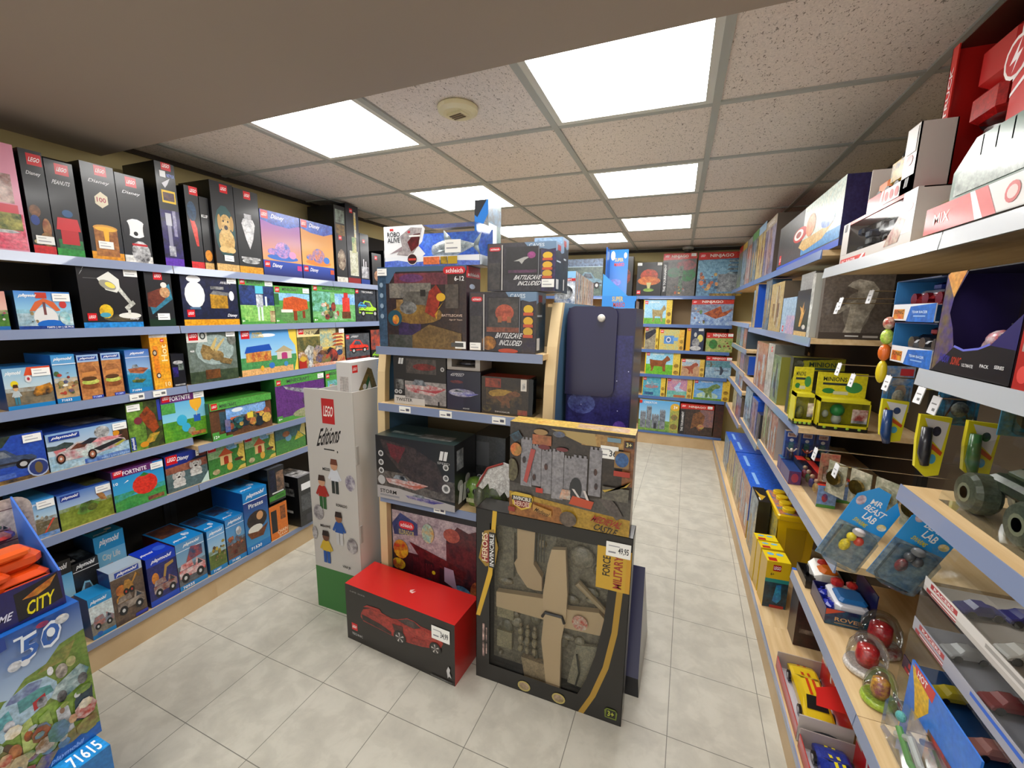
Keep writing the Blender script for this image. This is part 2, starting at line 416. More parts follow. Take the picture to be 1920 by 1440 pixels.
def tile_floor():
    mt = bpy.data.materials.new('pale_ceramic_tiles'); mt.use_nodes = True
    nt = mt.node_tree; N = nt.nodes; L = nt.links; b = N['Principled BSDF']
    tc = N.new('ShaderNodeTexCoord'); mp = N.new('ShaderNodeMapping'); s = 1 / .33345
    mp.inputs['Scale'].default_value = (s, s, s); L.new(tc.outputs['Object'], mp.inputs[0])
    br = N.new('ShaderNodeTexBrick'); br.offset = 0; br.squash = 1
    br.inputs['Scale'].default_value = 1; br.inputs['Brick Width'].default_value = 1; br.inputs['Row Height'].default_value = 1
    br.inputs['Mortar Size'].default_value = .0048; br.inputs['Mortar Smooth'].default_value = .3
    br.inputs['Color1'].default_value = (1, 1, 1, 1); br.inputs['Color2'].default_value = (1, 1, 1, 1); br.inputs['Mortar'].default_value = (0, 0, 0, 1)
    L.new(mp.outputs[0], br.inputs[0])
    n1 = N.new('ShaderNodeTexNoise'); n1.inputs['Scale'].default_value = 9; n1.inputs['Detail'].default_value = 7; n1.inputs['Roughness'].default_value = .6; n1.inputs['Distortion'].default_value = .35
    L.new(tc.outputs['Object'], n1.inputs[0])
    cr = N.new('ShaderNodeValToRGB'); e = cr.color_ramp.elements
    e[0].position = .3; e[0].color = (*hx('b2aea2'), 1); e[1].position = .74; e[1].color = (*hx('cac6b9'), 1)
    q = e.new(.5); q.color = (*hx('bebaad'), 1); q = e.new(.56); q.color = (*hx('c4c0b3'), 1)
    L.new(n1.outputs[0], cr.inputs[0])
    mx = N.new('ShaderNodeMix'); mx.data_type = 'RGBA'; mx.inputs[6].default_value = (*hx('76736a'), 1)
    L.new(br.outputs['Color'], mx.inputs[0]); L.new(cr.outputs[0], mx.inputs[7])
    L.new(mx.outputs[2], b.inputs['Base Color']); b.inputs['Roughness'].default_value = .34
    b.inputs['Specular IOR Level'].default_value = .35
    bp = N.new('ShaderNodeBump'); bp.inputs['Strength'].default_value = .25; bp.inputs['Distance'].default_value = .002
    L.new(br.outputs['Color'], bp.inputs['Height']); L.new(bp.outputs[0], b.inputs['Normal'])
    return mt
fa = -.021; fo = Vector((-1.9405, .8087, 0)); Rz = Matrix.Rotation(-fa, 3, 'Z')
pts = [tuple(Rz @ (Vector(p) - fo)) for p in ((XL, -1.6, 0), (XR, -1.6, 0), (XR, YB, 0), (XL, YB, 0))]
M = MB(); M.face(pts, 'ccc'); fl = M.build('floor', [tile_floor()], None, fo, fa); fl['kind'] = 'structure'

def fissured():
    mt = bpy.data.materials.new('fissured_mineral_tile'); mt.use_nodes = True
    nt = mt.node_tree; N = nt.nodes; L = nt.links; b = N['Principled BSDF']
    tc = N.new('ShaderNodeTexCoord'); mp = N.new('ShaderNodeMapping'); mp.inputs['Scale'].default_value = (1, .45, 1)
    L.new(tc.outputs['Object'], mp.inputs[0])
    n1 = N.new('ShaderNodeTexNoise'); n1.inputs['Scale'].default_value = 150; n1.inputs['Detail'].default_value = 3; n1.inputs['Distortion'].default_value = 1.2
    n2 = N.new('ShaderNodeTexNoise'); n2.inputs['Scale'].default_value = 200; n2.inputs['Detail'].default_value = 3
    L.new(mp.outputs[0], n1.inputs[0]); L.new(tc.outputs['Object'], n2.inputs[0])
    c1 = N.new('ShaderNodeMapRange'); c1.inputs[1].default_value = .60; c1.inputs[2].default_value = .66
    L.new(n1.outputs[0], c1.inputs[0])
    c2 = N.new('ShaderNodeMapRange'); c2.inputs[1].default_value = .3; c2.inputs[2].default_value = .7; c2.inputs[3].default_value = .86; c2.inputs[4].default_value = 1.05
    L.new(n2.outputs[0], c2.inputs[0])
    mx = N.new('ShaderNodeMix'); mx.data_type = 'RGBA'; mx.inputs[6].default_value = (*hx('e6ddd6'), 1); mx.inputs[7].default_value = (*hx('8f867d'), 1)
    L.new(c1.outputs[0], mx.inputs[0])
    vm = N.new('ShaderNodeVectorMath'); vm.operation = 'SCALE'; L.new(mx.outputs[2], vm.inputs[0]); L.new(c2.outputs[0], vm.inputs['Scale'])
    L.new(vm.outputs[0], b.inputs['Base Color']); b.inputs['Roughness'].default_value = .85
    return mt
quadobj('ceiling', [(XL, 1.1, ZC), (XL, YB, ZC), (XR, YB, ZC), (XR, 1.1, ZC)], fissured())
SOFF = mat('painted_plaster', 'a09488', .7)
M = MB()
zs = 2.222; e0, e1 = (XL, 1.255), (XR, 1.196)
M.face([(XL, -1.6, zs), (*e0, zs), (*e1, zs), (XR, -1.6, zs)]); M.face([(*e0, zs), (*e0, ZC), (*e1, ZC), (*e1, zs)])
o = M.build('trim_1', [SOFF]); o['kind'] = 'structure'
WALL = mat('cream_wall_paint', 'c8b884', .75)
quadobj('wall_left', [(XL, -1.6, 0), (XL, YB, 0), (XL, YB, ZC), (XL, -1.6, ZC)], WALL)
quadobj('wall_back', [(XL, YB, 0), (XR, YB, 0), (XR, YB, ZC), (XL, YB, ZC)], WALL)
quadobj('wall_right', [(XR, YB, 0), (XR, -1.6, 0), (XR, -1.6, ZC), (XR, YB, ZC)], WALL)
# grid rails
M = MB()
for i in range(-3, 3):
    x = GX + .6 * i; M.box(x - .013, 1.2, ZC - .008, x + .013, YB, ZC + .004, '99a09c')
for j in range(-1, 7):
    y = GY + .6 * j; M.box(XL, y - .012, ZC - .007, XR, y + .012, ZC + .004, '99a09c')
RAIL = mat('grey_ceiling_rail', 'a9ada9', .5)
o = M.build('trim_2', [RAIL]); o['kind'] = 'structure'
M = MB()
for a, b_ in (((XL, 1.3, ZC - .02), (XL + .02, YB, ZC)), ((XR - .02, 1.3, ZC - .02), (XR, YB, ZC)), ((XL, YB - .02, ZC - .035), (XR, YB, ZC))):
    M.box(*a, *b_)
o = M.build('trim_3', [mat('dark_edge_trim', '4a4238', .6)]); o['kind'] = 'structure'

EMIT = bpy.data.materials.new('lit_diffuser'); EMIT.use_nodes = True
b = EMIT.node_tree.nodes['Principled BSDF']
b.inputs['Base Color'].default_value = (1, 1, 1, 1); b.inputs['Emission Color'].default_value = (1.0, .985, .96, 1); b.inputs['Emission Strength'].default_value = LAMP
FRM = mat('white_light_frame', 'd0d2cc', .4)
def panel(i, j, label):
    x, y = GX + .6 * i, GY + .6 * j
    t = empty('ceiling_light', (x + .3, y + .3, ZC), 0, label, 'ceiling light', 'square lit ceiling panels')
    M = MB()
    for a in ((-.288, -.288, .288, -.262), (-.288, .262, .288, .288), (-.288, -.262, -.262, .262), (.262, -.262, .288, .262)):
        M.box(a[0], a[1], -.006, a[2], a[3], .002, 'd8d8d2')
    M.build('light_frame', [FRM], t)
    M = MB(); M.box(-.262, -.262, -.003, .262, .262, .003, 'fff'); M.build('diffuser', [EMIT], t)
def rear(x, y, label):  # added fill lamp, out of view behind the camera, to brighten the foreground
    t = empty('ceiling_light', (x, y, zs), 0, label, 'ceiling light', 'square lit ceiling panels')
    M = MB()
    for q in ((-.288, -.288, .288, -.262), (-.288, .262, .288, .288), (-.288, -.262, -.262, .262), (.262, -.262, .288, .262)):
        M.box(q[0], q[1], -.012, q[2], q[3], -.001, 'd8d8d2')
    M.build('light_frame', [FRM], t)
    M = MB(); M.box(-.262, -.262, -.009, .262, .262, -.002, 'fff'); M.build('diffuser', [EMIT], t)
rear(-1.3, -.35, 'lit panel in the plaster soffit behind the viewer, left side')
rear(-.1, -.35, 'lit panel in the plaster soffit behind the viewer, right side')
panel(0, -1, 'largest lit square ceiling panel, at top centre right, cut by the plaster soffit')
panel(-2, -1, 'lit square ceiling panel left of the smoke detector, above the left shelves')
panel(0, 1, 'second lit ceiling panel along the right column, between two plain tiles')
panel(-2, 1, 'lit ceiling panel directly above the shark box and the blue and black box')
panel(0, 3, 'third lit ceiling panel of the right column, nearest the dome camera')
panel(-2, 3, 'lit ceiling panel behind the boxes stacked on the centre display')
panel(-1, 4, 'farthest lit ceiling panel, low above the back shelves')

t = empty('smoke_detector', (-.835, 1.535, ZC), math.radians(-12), 'round cream ceiling detector with a square recessed grille', 'detector')
M = MB(); M.lathe(0, 0, [(.072, .0), (.078, -.006), (.074, -.018), (.055, -.026)], 28, 'd8cfa8'); M.build('detector_body', [PLAS], t)
M = MB(); M.box(-.034, -.026, -.033, .034, .026, -.024, 'cfc6a0'); 
for k in range(3): M.box(-.027, -.018 + .013 * k, -.0345, .027, -.010 + .013 * k, -.032, '4a3c2c')
M.build('grille', [PLAS], t)
t = empty('dome_camera', (.035, 5.33, ZC - .008), 0, 'small round dome camera on the ceiling near the back wall', 'camera')
M = MB(); M.lathe(0, 0, [(.06, 0), (.06, -.022), (.05, -.028)], 20, 'd8d8d0'); M.build('mount', [PLAS], t)
M = MB(); M.lathe(0, 0, [(.046, -.026), (.044, -.045), (.03, -.065), (.008, -.074)], 18, '50544c'); M.build('dome', [PLAS], t, smooth=True)

# ================================================================ shelving
def shelving(label, loc, rot, width, levels, depth, base, baseh, top, rail=RAILG, back=DARKB, wood_=WOOD, kick=KICK, grp='shelving runs along the walls', backh=None, slats=0, rails_light=None):
    """levels: (height, front offset, rail material or None[, x0, x1]); y = 0 is the front edge of the upper shelves"""
    t = empty('shelving_unit', loc, rot, label, 'shelving', grp)
    M = MB(); M.box(0.002, depth - .012, baseh, width - .002, depth, top, '444'); M.build('back_panel', [back], t)
    M = MB(); M.box(0, base, baseh - .022, width, depth, baseh, 'ddd'); bs = M.build('base_shelf', [wood_], t)
    M = MB(); M.box(0, base + .004, .0, width, base + .022, baseh - .022, 'ddd'); M.build('plinth', [kick], t)
    M = MB(); M.box(0, base - .005, baseh - .024, width, base, baseh + .003, 'ddd'); M.build('price_rail', [rail], bs)
    for lv in levels:
        z, off, rm = lv[:3]; x0, x1 = lv[3:5] if len(lv) > 3 else (0, width)
        M = MB(); M.box(x0 + .001, off, z - .022, x1 - .001, depth - .014, z, 'ddd'); b_ = M.build('shelf_board', [wood_], t)
        rm = rm or rail
        M = MB(); M.mesh([(x0 + .002, off - .006, z - .034), (x1 - .002, off - .006, z - .034), (x1 - .002, off - .002, z + .002), (x0 + .002, off - .002, z + .002), (x0 + .002, off, z - .034), (x1 - .002, off, z - .034), (x1 - .002, off, z + .002), (x0 + .002, off, z + .002)], [(0, 1, 2, 3), (1, 5, 6, 2), (0, 3, 7, 4), (3, 2, 6, 7), (0, 4, 5, 1), (4, 7, 6, 5)], 'ccc')
        rl = M.build('price_rail', [rm], b_)
        if rails_light and z in rails_light:
            for u in rails_light[z]:
                M = MB(); M.box(x0 + u, off - .0085, z - .03, x0 + u + .055, off - .0062, z - .002, 'f0efe8'); 
                F = Face(M, (x0 + u, off - .0086, z - .03), (.055, 0, 0), (0, 0, .028)); F.r(.12, .3, .5, .42, '777'); F.r(.6, .3, .9, .7, '666')
                M.build('price_ticket', [MATT], rl)
    M = MB()
    for x in (0, width - .03): M.box(x + .001, depth - .03, 0, x + .029, depth - .013, top, '888')
    M.build('upright', [METAL], t)
    return t
Z1, Z2, Z3, Z4, Z5, Z0 = 1.725, 1.443, 1.15, .84, .625, .135
DL = .295
for y0, y1, z4, z5, nm in ((-.45, .55, .882, .63, 'left wall shelving bay beside the toy truck display box'), (.55, 1.32, .882, .63, 'left wall shelving bay holding the tall black boxes and the large patterned car box'),
                   (1.32, 2.32, .84, .618, 'left wall shelving bay behind the white cardboard display, with the puppy box on top'), (2.32, 3.4, .84, .618, 'left wall shelving bay holding the purple and orange creature set boxes on top'),
                   (3.4, 4.4, .84, .618, 'left wall shelving bay hidden behind the centre display'), (4.4, 5.1, .84, .618, 'left wall shelving bay in the far left corner')):
    shelving(nm, (-2.25, y0, 0), PI / 2, y1 - y0, [(Z1, 0, None), (Z2, 0, None), (Z3, 0, None), (z4, 0 if z4 > .85 else -.03, None), (.63, 0, None)], DL, -.055, Z0, 2.15, grp='left wall shelving bays', rail=RAILG,
             rails_light={Z3: (.53, .62)} if y0 == .55 else None)
GL = 'toy boxes on the left wall shelves'
def LS(z, x=-2.25): return Shelf((x, 0, z), (0, 1, 0), PI / 2, GL, .25, {Z1: .56, Z2: .255, Z3: .267, .882: .24, .84: .272, .63: .186}[z])

# ------------------------------------------------ left wall, top shelf
S = LS(Z1); BK = '17171a'
def a_pink(F):
    F.r(0, 0, 1, 1, 'e79ab4'); brick(F, .3, .82, .055); F.r(.06, .45, .88, .72, '8a5a52', 'd8c0b8'); F.r(0, .36, .92, .44, 'd8505c')
    F.r(0, .02, .98, .36, 'd8506a', 'e88898'); F.r(.05, .2, .95, .36, '1f4a34', 'b8b060'); plane(F, -.0, .08, .9, .2, 'e8e4e0')
S.put(-62, 57, 240, .2, 'c86a84', 'e79ab4', 'pink toy box with a white plane picture, first on the top left shelf', a_pink)
def a_blk(strip, pic, word=None, wy=.8, ly=.86, lx=.3, s1=None, ls=.04):
    def f(F):
        F.r(0, 0, 1, 1, '222326'); 
        if strip: F.r(0, 0, 1, .085, strip, s1 or strip)
        brick(F, lx, ly, ls)
        if word: F.t(word, .16, wy - .045, .84, wy, 'd8d8dc', .1)
        if pic: pic(F)
    return f
def p_statue(F):
    F.e(.3, .42, .25, .06, '8a5a34', '5a3a24'); F.e(.25, .33, .2, .05, '24408a'); F.e(.72, .26, .2, .1, '8a4a30', 'b08050'); F.e(.66, .15, .3, .07, '9a7040', '6a4a30'); F.e(.3, .12, .25, .025, 'c8b888'); F.e(.75, .14, .2, .025, 'c8b888')
S.put(66, 108, 276, .2, '0d0d0f', '16161a', 'tall black toy box with brown figure picture and red strip at its foot', a_blk('c81c22', p_statue, 'Disney'), st=[(.55, .1)])
def p_kennel(F):
    F.r(.1, .08, .98, .18, '1f5a34', '2f7a44'); F.r(.22, .13, .86, .3, 'c02830'); P_(F, .08, .28, .88, .13, [(0, 0), (1, 0), (.92, 1), (.1, 1)], 'd03038'); F.e(.55, .46, .2, .04, '2a5a8a')
S.put(110, 161, 296, .2, '0c0c0e', '1c1c20', 'tall black toy box with a red kennel picture and a green studded strip', a_blk('2f9a3c', p_kennel, 'PEANUTS', .8, .86, .34, '1f7a30'))
def p_honey(F):
    F.r(.14, .04, .86, .34, '8a5228', 'b87a38'); F.e(.5, .34, .38, .035, 'd89a40'); F.e(.5, .33, .33, .025, 'f0b83c'); F.p([(.42, .33), (.6, .33), (.57, .2), (.5, .17), (.44, .2)], 'f2b42c')
    F.p([(.3, .66), (.5, .72), (.7, .68), (.7, .6), (.5, .55), (.3, .59)], 'e8dcc0'); F.t('100', .36, .61, .64, .66, 'b03048')
S.put(175, 235, 300, .2, '0b0b0d', '9a9aa0', 'tall black toy box with an open honey jar picture and orange strip', a_blk('e8a020', p_honey, 'Disney', .84, .885, .4, 'd08810'), st=[(.45, .12)])
def p_dog2(F): F.e(.6, .12, .34, .14, 'e8e8ea', '3a3a3e'); F.e(.5, .4, .4, .11, 'f0f0f2'); F.e(.16, .38, .12, .1, '202024'); F.e(.85, .38, .1, .1, '202024'); F.e(.48, .34, .08, .025, '121214'); F.r(.3, .2, .85, .225, 'c02830')
S.put(235, 288, 322, .2, '0d0d10', 'b0b0b4', 'tall black toy box with a white and black dog picture and white strip', a_blk('e8e8e4', p_dog2, 'Disney', .82, .87, .34, 'c8c8c4'))
def p_robot(F):
    F.r(0, .08, 1, .55, '2c1f66', '16142c'); F.r(.2, .62, .9, .74, 'e8c020'); F.r(.26, .64, .84, .72, '6a4a3a', '3a2a44'); F.r(.25, .4, .55, .52, 'b8b8c4'); F.r(.62, .3, .8, .55, '9a98b0', '4a3a80'); F.r(.3, .2, .5, .4, '8a88a0'); F.r(.26, .1, .6, .2, 'c8c8cc', '7a7a90')
    F.r(.2, .86, .5, .92, 'f0f0f0'); F.t('NETFLIX', .55, .87, .95, .9, '8aa0f0'); F.p([(.25, .8), (.7, .86), (.55, .8), (.4, .76)], 'd8d8e0')
S.last = -99
def mk(*a, **k): return S.put(*a, **k)
mk(312, 347, 300, .28, '070708', '2a2a2e', 'tallest narrow black and purple toy box with a yellow framed picture', a_blk('5a2aa8', p_robot, None, .8, .93, .32))
def p_rocket(F): F.p([(.1, .72), (.35, .7), (.7, .5), (.72, .28), (.55, .28), (.3, .5)], 'c8302c', 'e8604c'); F.e(.4, .7, .35, .12, '2c4a6a', '22303c')
mk(361, 385, 346, .25, '08080a', '9a9aa0', 'narrow black toy box with a red rocket picture and red strip', a_blk('c8282c', p_rocket, None, .8, .9, .35))
mk(386.5, 403, 368, .12, '0b0b0d', '141416', 'slim black toy box with an orange bird picture, set back beside the puppy box', lambda F: (F.r(0, 0, 1, 1, '17171a'), F.r(0, 0, 1, .1, 'd8b070', 'c09858'), F.e(.5, .2, .4, .08, 'e09020', 'c87818'), F.t('KLIF', .1, .72, .8, .76, 'e8e8e8')), off=.03)
mk(405, 450, 336, .26, '0a0a0c', '232326', 'tall black toy box with a golden puppy picture and pale wooden strip', a_blk('d8b070', lambda F: (F.e(.5, .45, .45, .3, '1f4a4c'), puppy(F, .12, .22, .84, .44)), None, .8, .89, .42, 'c09858'), st=[(.55, .12)])
mk(451, 494.5, 351, .26, '0c0c0e', '232326', 'tall black toy box with a white spacecraft picture and orange strip', a_blk('e0a028', lambda F: (F.p([(.3, .66), (.7, .66), (.78, .6), (.66, .42), (.5, .3), (.36, .42), (.22, .6)], 'e8e8e8', 'b8b8bc'), F.r(.35, .66, .65, .72, 'c8c8cc', '8a8a90'), F.e(.5, .15, .38, .03, '6a6a6c', 'c8c8c8'), F.r(.1, .17, .9, .2, 'd8d8d8', '555')), None, .8, .9, .4, 'c88818'))
def a_disney(bg1, bg2, c1, c2, sym):
    def f(F):
        F.r(0, 0, 1, .24, ('182060', '2a50b8')); F.r(0, .24, 1, .85, (bg1, bg2)); F.p([(0, .85), (.3, .8), (.7, .79), (1, .86), (1, 1), (0, 1)], '2c3fa0', '4c74d8')
        brick(F, .02, .87, .045); disney(F, .24, .87, .6, .96); brick(F, .03, .13, .035); disney(F, .2, .12, .48, .2)
        F.e(.5, .3, .4, .05, c2); F.e(.5, .42, .2, .13, c1, c2); F.e(.24, .38, .12, .05, c2, c1); F.e(.75, .36, .1, .06, c1); F.r(.86, .12, .98, .2, sym)
    return f
mk(496, 568, 390.7, .1, '1b1c3e', '3a55b8', 'wide purple and gold toy box with a gift set picture on top left shelf', a_disney('e8a868', '9a60b8', 'd898c8', '3a70c8', 'c83a8a'))
mk(569.5, 628, 410, .1, '1a1b34', '3a55b8', 'wide blue and orange toy box with a small blue set picture on top left shelf', a_disney('e8b060', 'd89048', '3a78d0', 'e88838', 'c85028'))
mk(633, 653, 383, .27, '101114', '1a1a1e', 'tall black toy box with small photographs in a column, top left shelf', lambda F: (F.r(0, 0, 1, 1, '1b1b1e'), F.r(.1, .78, .9, .95, '8a9a8c', '4a4a44'), F.r(.1, .62, .9, .76, '8a6a30', '3a2a1c'), brick(F, .3, .56, .03), F.e(.5, .3, .38, .14, 'b8a890', '4a2a20'), F.r(0, 0, 1, .07, 'e0ddd4', 'b8b4a8')))
mk(654, 677, 381, .27, '0c0c0f', '1e1e22', 'tall black toy box with a pale castle tower picture, top left shelf', lambda F: (F.r(0, 0, 1, 1, '1c1d28'), F.r(.2, .1, .85, .42, 'a8a888', 'd8d8c8'), F.r(.4, .4, .75, .6, 'c0b880', '5a8a5a'), F.r(.62, .6, .78, .92, 'c8c8b8', 'd8b850'), brick(F, .3, .9, .03), F.r(0, 0, 1, .07, '8a1a1c')))
mk(678, 694, 437, .2, '0c0c0f', '1e1e22', 'small black toy box with a white skyline picture, top left shelf', lambda F: (F.r(0, 0, 1, 1, '1a1b20'), F.r(.1, .12, .9, .35, 'c8c8cc', '6a6a70'), F.r(.3, .3, .4, .5, 'd8d8dc'), F.r(.55, .3, .65, .46, 'd8d8dc'), brick(F, .3, .82, .025), F.r(0, 0, 1, .1, '1c3c8a')))
mk(699, 716, 474, .2, '101014', '1e1e22', 'small black toy box with a tan picture, far on the top left shelf', lambda F: (F.r(0, 0, 1, 1, '1f1e20'), brick(F, .3, .8, .03), F.e(.5, .3, .3, .16, 'b88a68', '6a4a38')))
mk(722, 760, 470, .2, '101014', '1e1e22', 'black toy box mostly hidden behind the shark box', lambda F: F.r(0, 0, 1, 1, '1a1a1e', '2c2c34'))

# ------------------------------------------------ second shelf
S = LS(Z2)
def a_pm(F, sky='6aa8d8', sky2='9cc8e8', ground='7a8a4a', g2='5a6a34', foot='1a86c8', logo=True, lx=(.06, .82, .5, .93), hd=None):
    F.r(0, 0, 1, .5, ground, g2, .8); F.r(0, .45, 1, 1, (sky2, sky)); F.r(0, .42, 1, .52, ground, sky2, .8)
    if hd: F.r(0, .78, 1, 1, hd)
    if foot: F.r(0, 0, 1, .1, foot)
    if logo: pmob(F, *lx)
mk(-30, 21, 545, .15, '2c5a34', '4a7ab8', 'toy box with farm scene picture at far left of second left shelf', lambda F: (a_pm(F, 'd89a90', 'e8c0b0', '5a8a3a', '3a6a2a', '2a6ab0'), crowd(F, .5, .25, .95, .7, 9, 3)), )
def a_pool(F):
    a_pm(F, '4a8ad8', '9ad0e8', '88b8c8', 'd8e4e4', None); F.r(0, 0, .35, .42, 'b8ccd4', '88a8b8'); F.e(.5, .3, .22, .3, 'e4e4e4'); F.p([(.22, .48), (.34, .72), (.5, .82), (.68, .72), (.78, .5), (.7, .48), (.5, .72), (.32, .48)], 'd8683a'); F.r(.47, .38, .52, .72, '7a4a4a')
    F.e(.58, .13, .26, .12, '1a6ac8'); F.r(0, 0, 1, .09, '1a3a8a', '2a50a0'); F.e(.84, .66, .07, .1, 'c83a3a'); F.r(.36, .82, .56, .97, 'c8402c'); F.t('72073 | 4+ | 36 PCS', .48, .015, .98, .075, 'ffffff'); crowd(F, .1, .2, .35, .5, 4, 5, ('3a3a34', '5a6a4a', 'a08a60')); F.e(.84, .3, .1, .18, 'c8d8d8', '7ac0c8'); pmob(F, .1, .84, .38, .92)
mk(37, 140, 545, .15, '14213c', '2a66b8', 'toy box with a paddling pool and orange arch picture, second left shelf', a_pool, st=[(.86, .87)])
def a_lamp(F):
    F.r(0, 0, 1, 1, '1e1d1e'); F.r(0, 0, 1, .09, '1c74c0', '2890dc'); F.e(.62, .16, .3, .06, '6a6048', '2a2822')
    F.e(.78, .2, .2, .05, 'e8e8e0'); F.r(.75, .22, .8, .3, 'd8d8d0'); F.p([(.74, .28), (.9, .4), (.86, .46), (.7, .34)], 'd8d8d0', 'a8a8a0'); F.p([(.86, .4), (.66, .68), (.6, .64), (.82, .36)], 'e0e0d8', 'a8a8a0')
    F.p([(.3, .8), (.5, .92), (.66, .8), (.66, .66), (.6, .58), (.42, .62)], 'e8e8e0'); F.e(.46, .7, .15, .07, 'a09c8c', a=-.5); F.e(.5, .7, .09, .04, 'f0dc60', a=-.5)
    F.e(.38, .27, .115, .115, 'e8c428', 'd0a020'); F.e(.36, .21, .09, .04, '4aa0b8'); brick(F, .07, .12, .03); disney(F, .76, .12, .94, .17)
    F.t('Luxo', .03, .84, .26, .91, 'd8d8d8', .3, .3); F.r(.08, .795, .3, .8, '888')
mk(159, 270, 492.5, .2, '0e0e10', '1a1a1c', 'large black toy box with a white desk lamp and yellow ball picture', a_lamp, st=[(.87, .94)])
def a_flask(F):
    F.r(0, 0, 1, 1, '1d1e20'); brick(F, .34, .84, .035); F.r(0, 0, 1, .14, '12301c'); F.p([(.05, .45), (.9, .78), (.98, .5), (.15, .22)], '3a8aa8', '2a6a80'); F.p([(.05, .6), (.6, .7), (.7, .5), (.3, .34), (.02, .36)], '5a2418', '7a3a28'); F.e(.7, .62, .2, .1, 'd8b080', 'a86a40'); F.e(.68, .75, .12, .05, 'e8e0d8'); F.r(.25, .18, .75, .186, 'aaa')
mk(282, 330.5, 503, .2, '0d0f10', '1a1a1c', 'black toy box with a brown figure on a teal banner picture', a_flask, st=[(.55, .12)])
def a_cube(F):
    F.r(0, 0, 1, 1, '14162a', '1c2246'); F.r(0, 0, 1, .12, 'e8a820', 'd08c14'); F.e(.22, .6, .17, .26, 'e4e6e8'); F.e(.22, .9, .12, .07, 'f0f0f2'); F.r(.12, .32, .3, .36, '4a6a8a')
    F.r(.48, .34, .8, .62, 'c89420', '7a5a1c'); F.p([(.48, .62), (.55, .7), (.86, .66), (.8, .6)], '8a8a8c', '4a4a4c'); F.r(.5, .72, .74, .78, '9a9a98', '4a4a4c'); F.e(.88, .6, .05, .1, 'e8e8e8'); brick(F, .06, .17, .035); disney(F, .76, .15, .97, .23); F.t("WALL-E", .66, .84, .92, .89, 'd8d8dc', .2)
mk(347, 450, 511, .1, '0c0c10', '16161a', 'black toy box with a white pod and a yellow cube machine picture', a_cube, st=[(.9, .9)])
def a_mine(pic, hd=.85, txt=(.22, .88, .68, .96)):
    def f(F):
        F.r(0, 0, 1, 1, '4f9a44', '5cae4e', .5); pic(F); F.p([(0, hd), (1, hd), (1, 1), (0, 1)], '57a548', '4c9840'); brick(F, .03, hd + .015, .03); F.t('MINECRAFT', *txt, '46484a')
        F.p([(0, 0), (.3, 0), (.3, .05), (.18, .05), (.18, .1), (.1, .1), (.1, .15), (0, .15)], '4f9e42'); F.t('8+', .02, .05, .09, .1, 'ffffff')
    return f
mk(454, 517, 518, .1, '24502a', '4c9840', 'green topped toy box with a white blocky figure picture', a_mine(lambda F: (F.r(0, .4, 1, .86, '2c4488', '14203c'), F.r(0, .06, 1, .42, '6ab050', 'a0d070'), F.r(.45, .68, .68, .85, '5ac0dc'), F.r(.46, .38, .66, .66, 'e0e4e8', '8a90a0'), F.r(.48, .08, .54, .38, 'd8ece0'), F.r(.58, .08, .64, .38, 'd8ece0'), F.r(.72, .4, .78, .62, 'd8e4e8'), F.r(.84, .04, 1, .3, 'c8c090', '8a5a34'))), st=[(.86, .94)], group='green topped toy boxes')
mk(518, 583, 535.6, .1, '24502a', '4c9840', 'green topped toy box with an orange blocky animal picture', a_mine(lambda F: (F.r(0, 0, 1, .45, '6a9a5a', '4f7f44'), F.r(0, .62, 1, .85, '7ab0e0', '9ad0f0'), F.p([(.2, .34), (.24, .68), (.5, .74), (.92, .66), (.94, .4), (.7, .34)], 'd8602a', 'b84a1c'), F.r(.16, .3, .48, .38, 'e8e4dc'), F.r(.5, .08, .6, .34, '8a3a1c'), F.r(.76, .14, .84, .34, '8a3a1c'), F.r(0, .5, .12, .8, '2f6a34')), .82), st=[(.9, .9)])
mk(588, 667, 533.6, .1, '24502a', '4c9840', 'green topped toy box with a red tower and forest picture', a_mine(lambda F: (F.r(0, .04, 1, .84, '5aa058', '8ac888'), F.r(.5, .5, 1, .8, '5a9ad8', 'a8d0f0'), F.r(0, .3, .4, .84, '3a8044', '8ad0c0'), F.r(.68, .3, .86, .7, 'c82c24', 'e04a3c'), F.r(.72, .7, .82, .95, 'c02c24'), F.r(.66, .1, .88, .3, '7a4a2c', '4a2c1c'), crowd(F, .18, .15, .6, .5, 16, 8)), .84), st=[(.95, .9)])
mk(668, 706, 541, .1, '15161c', '20222a', 'black toy box with a lime green racing car picture, behind the centre display', lambda F: (F.r(0, 0, 1, 1, '1a1c24', '3a4048'), brick(F, .03, .86, .03), F.t('TECHNIC', .3, .88, .85, .94, 'e0e0e0'), car(F, .15, .15, 1.0, .5, '8ac82c', 'b8e040'), car(F, .12, .4, .4, .2, '3a9ad8')))
mk(708, 760, 541, .1, '15161c', '20222a', 'dark toy box on the second left shelf hidden by the centre display', lambda F: F.r(0, 0, 1, 1, '2a2c34', '4a5058'))

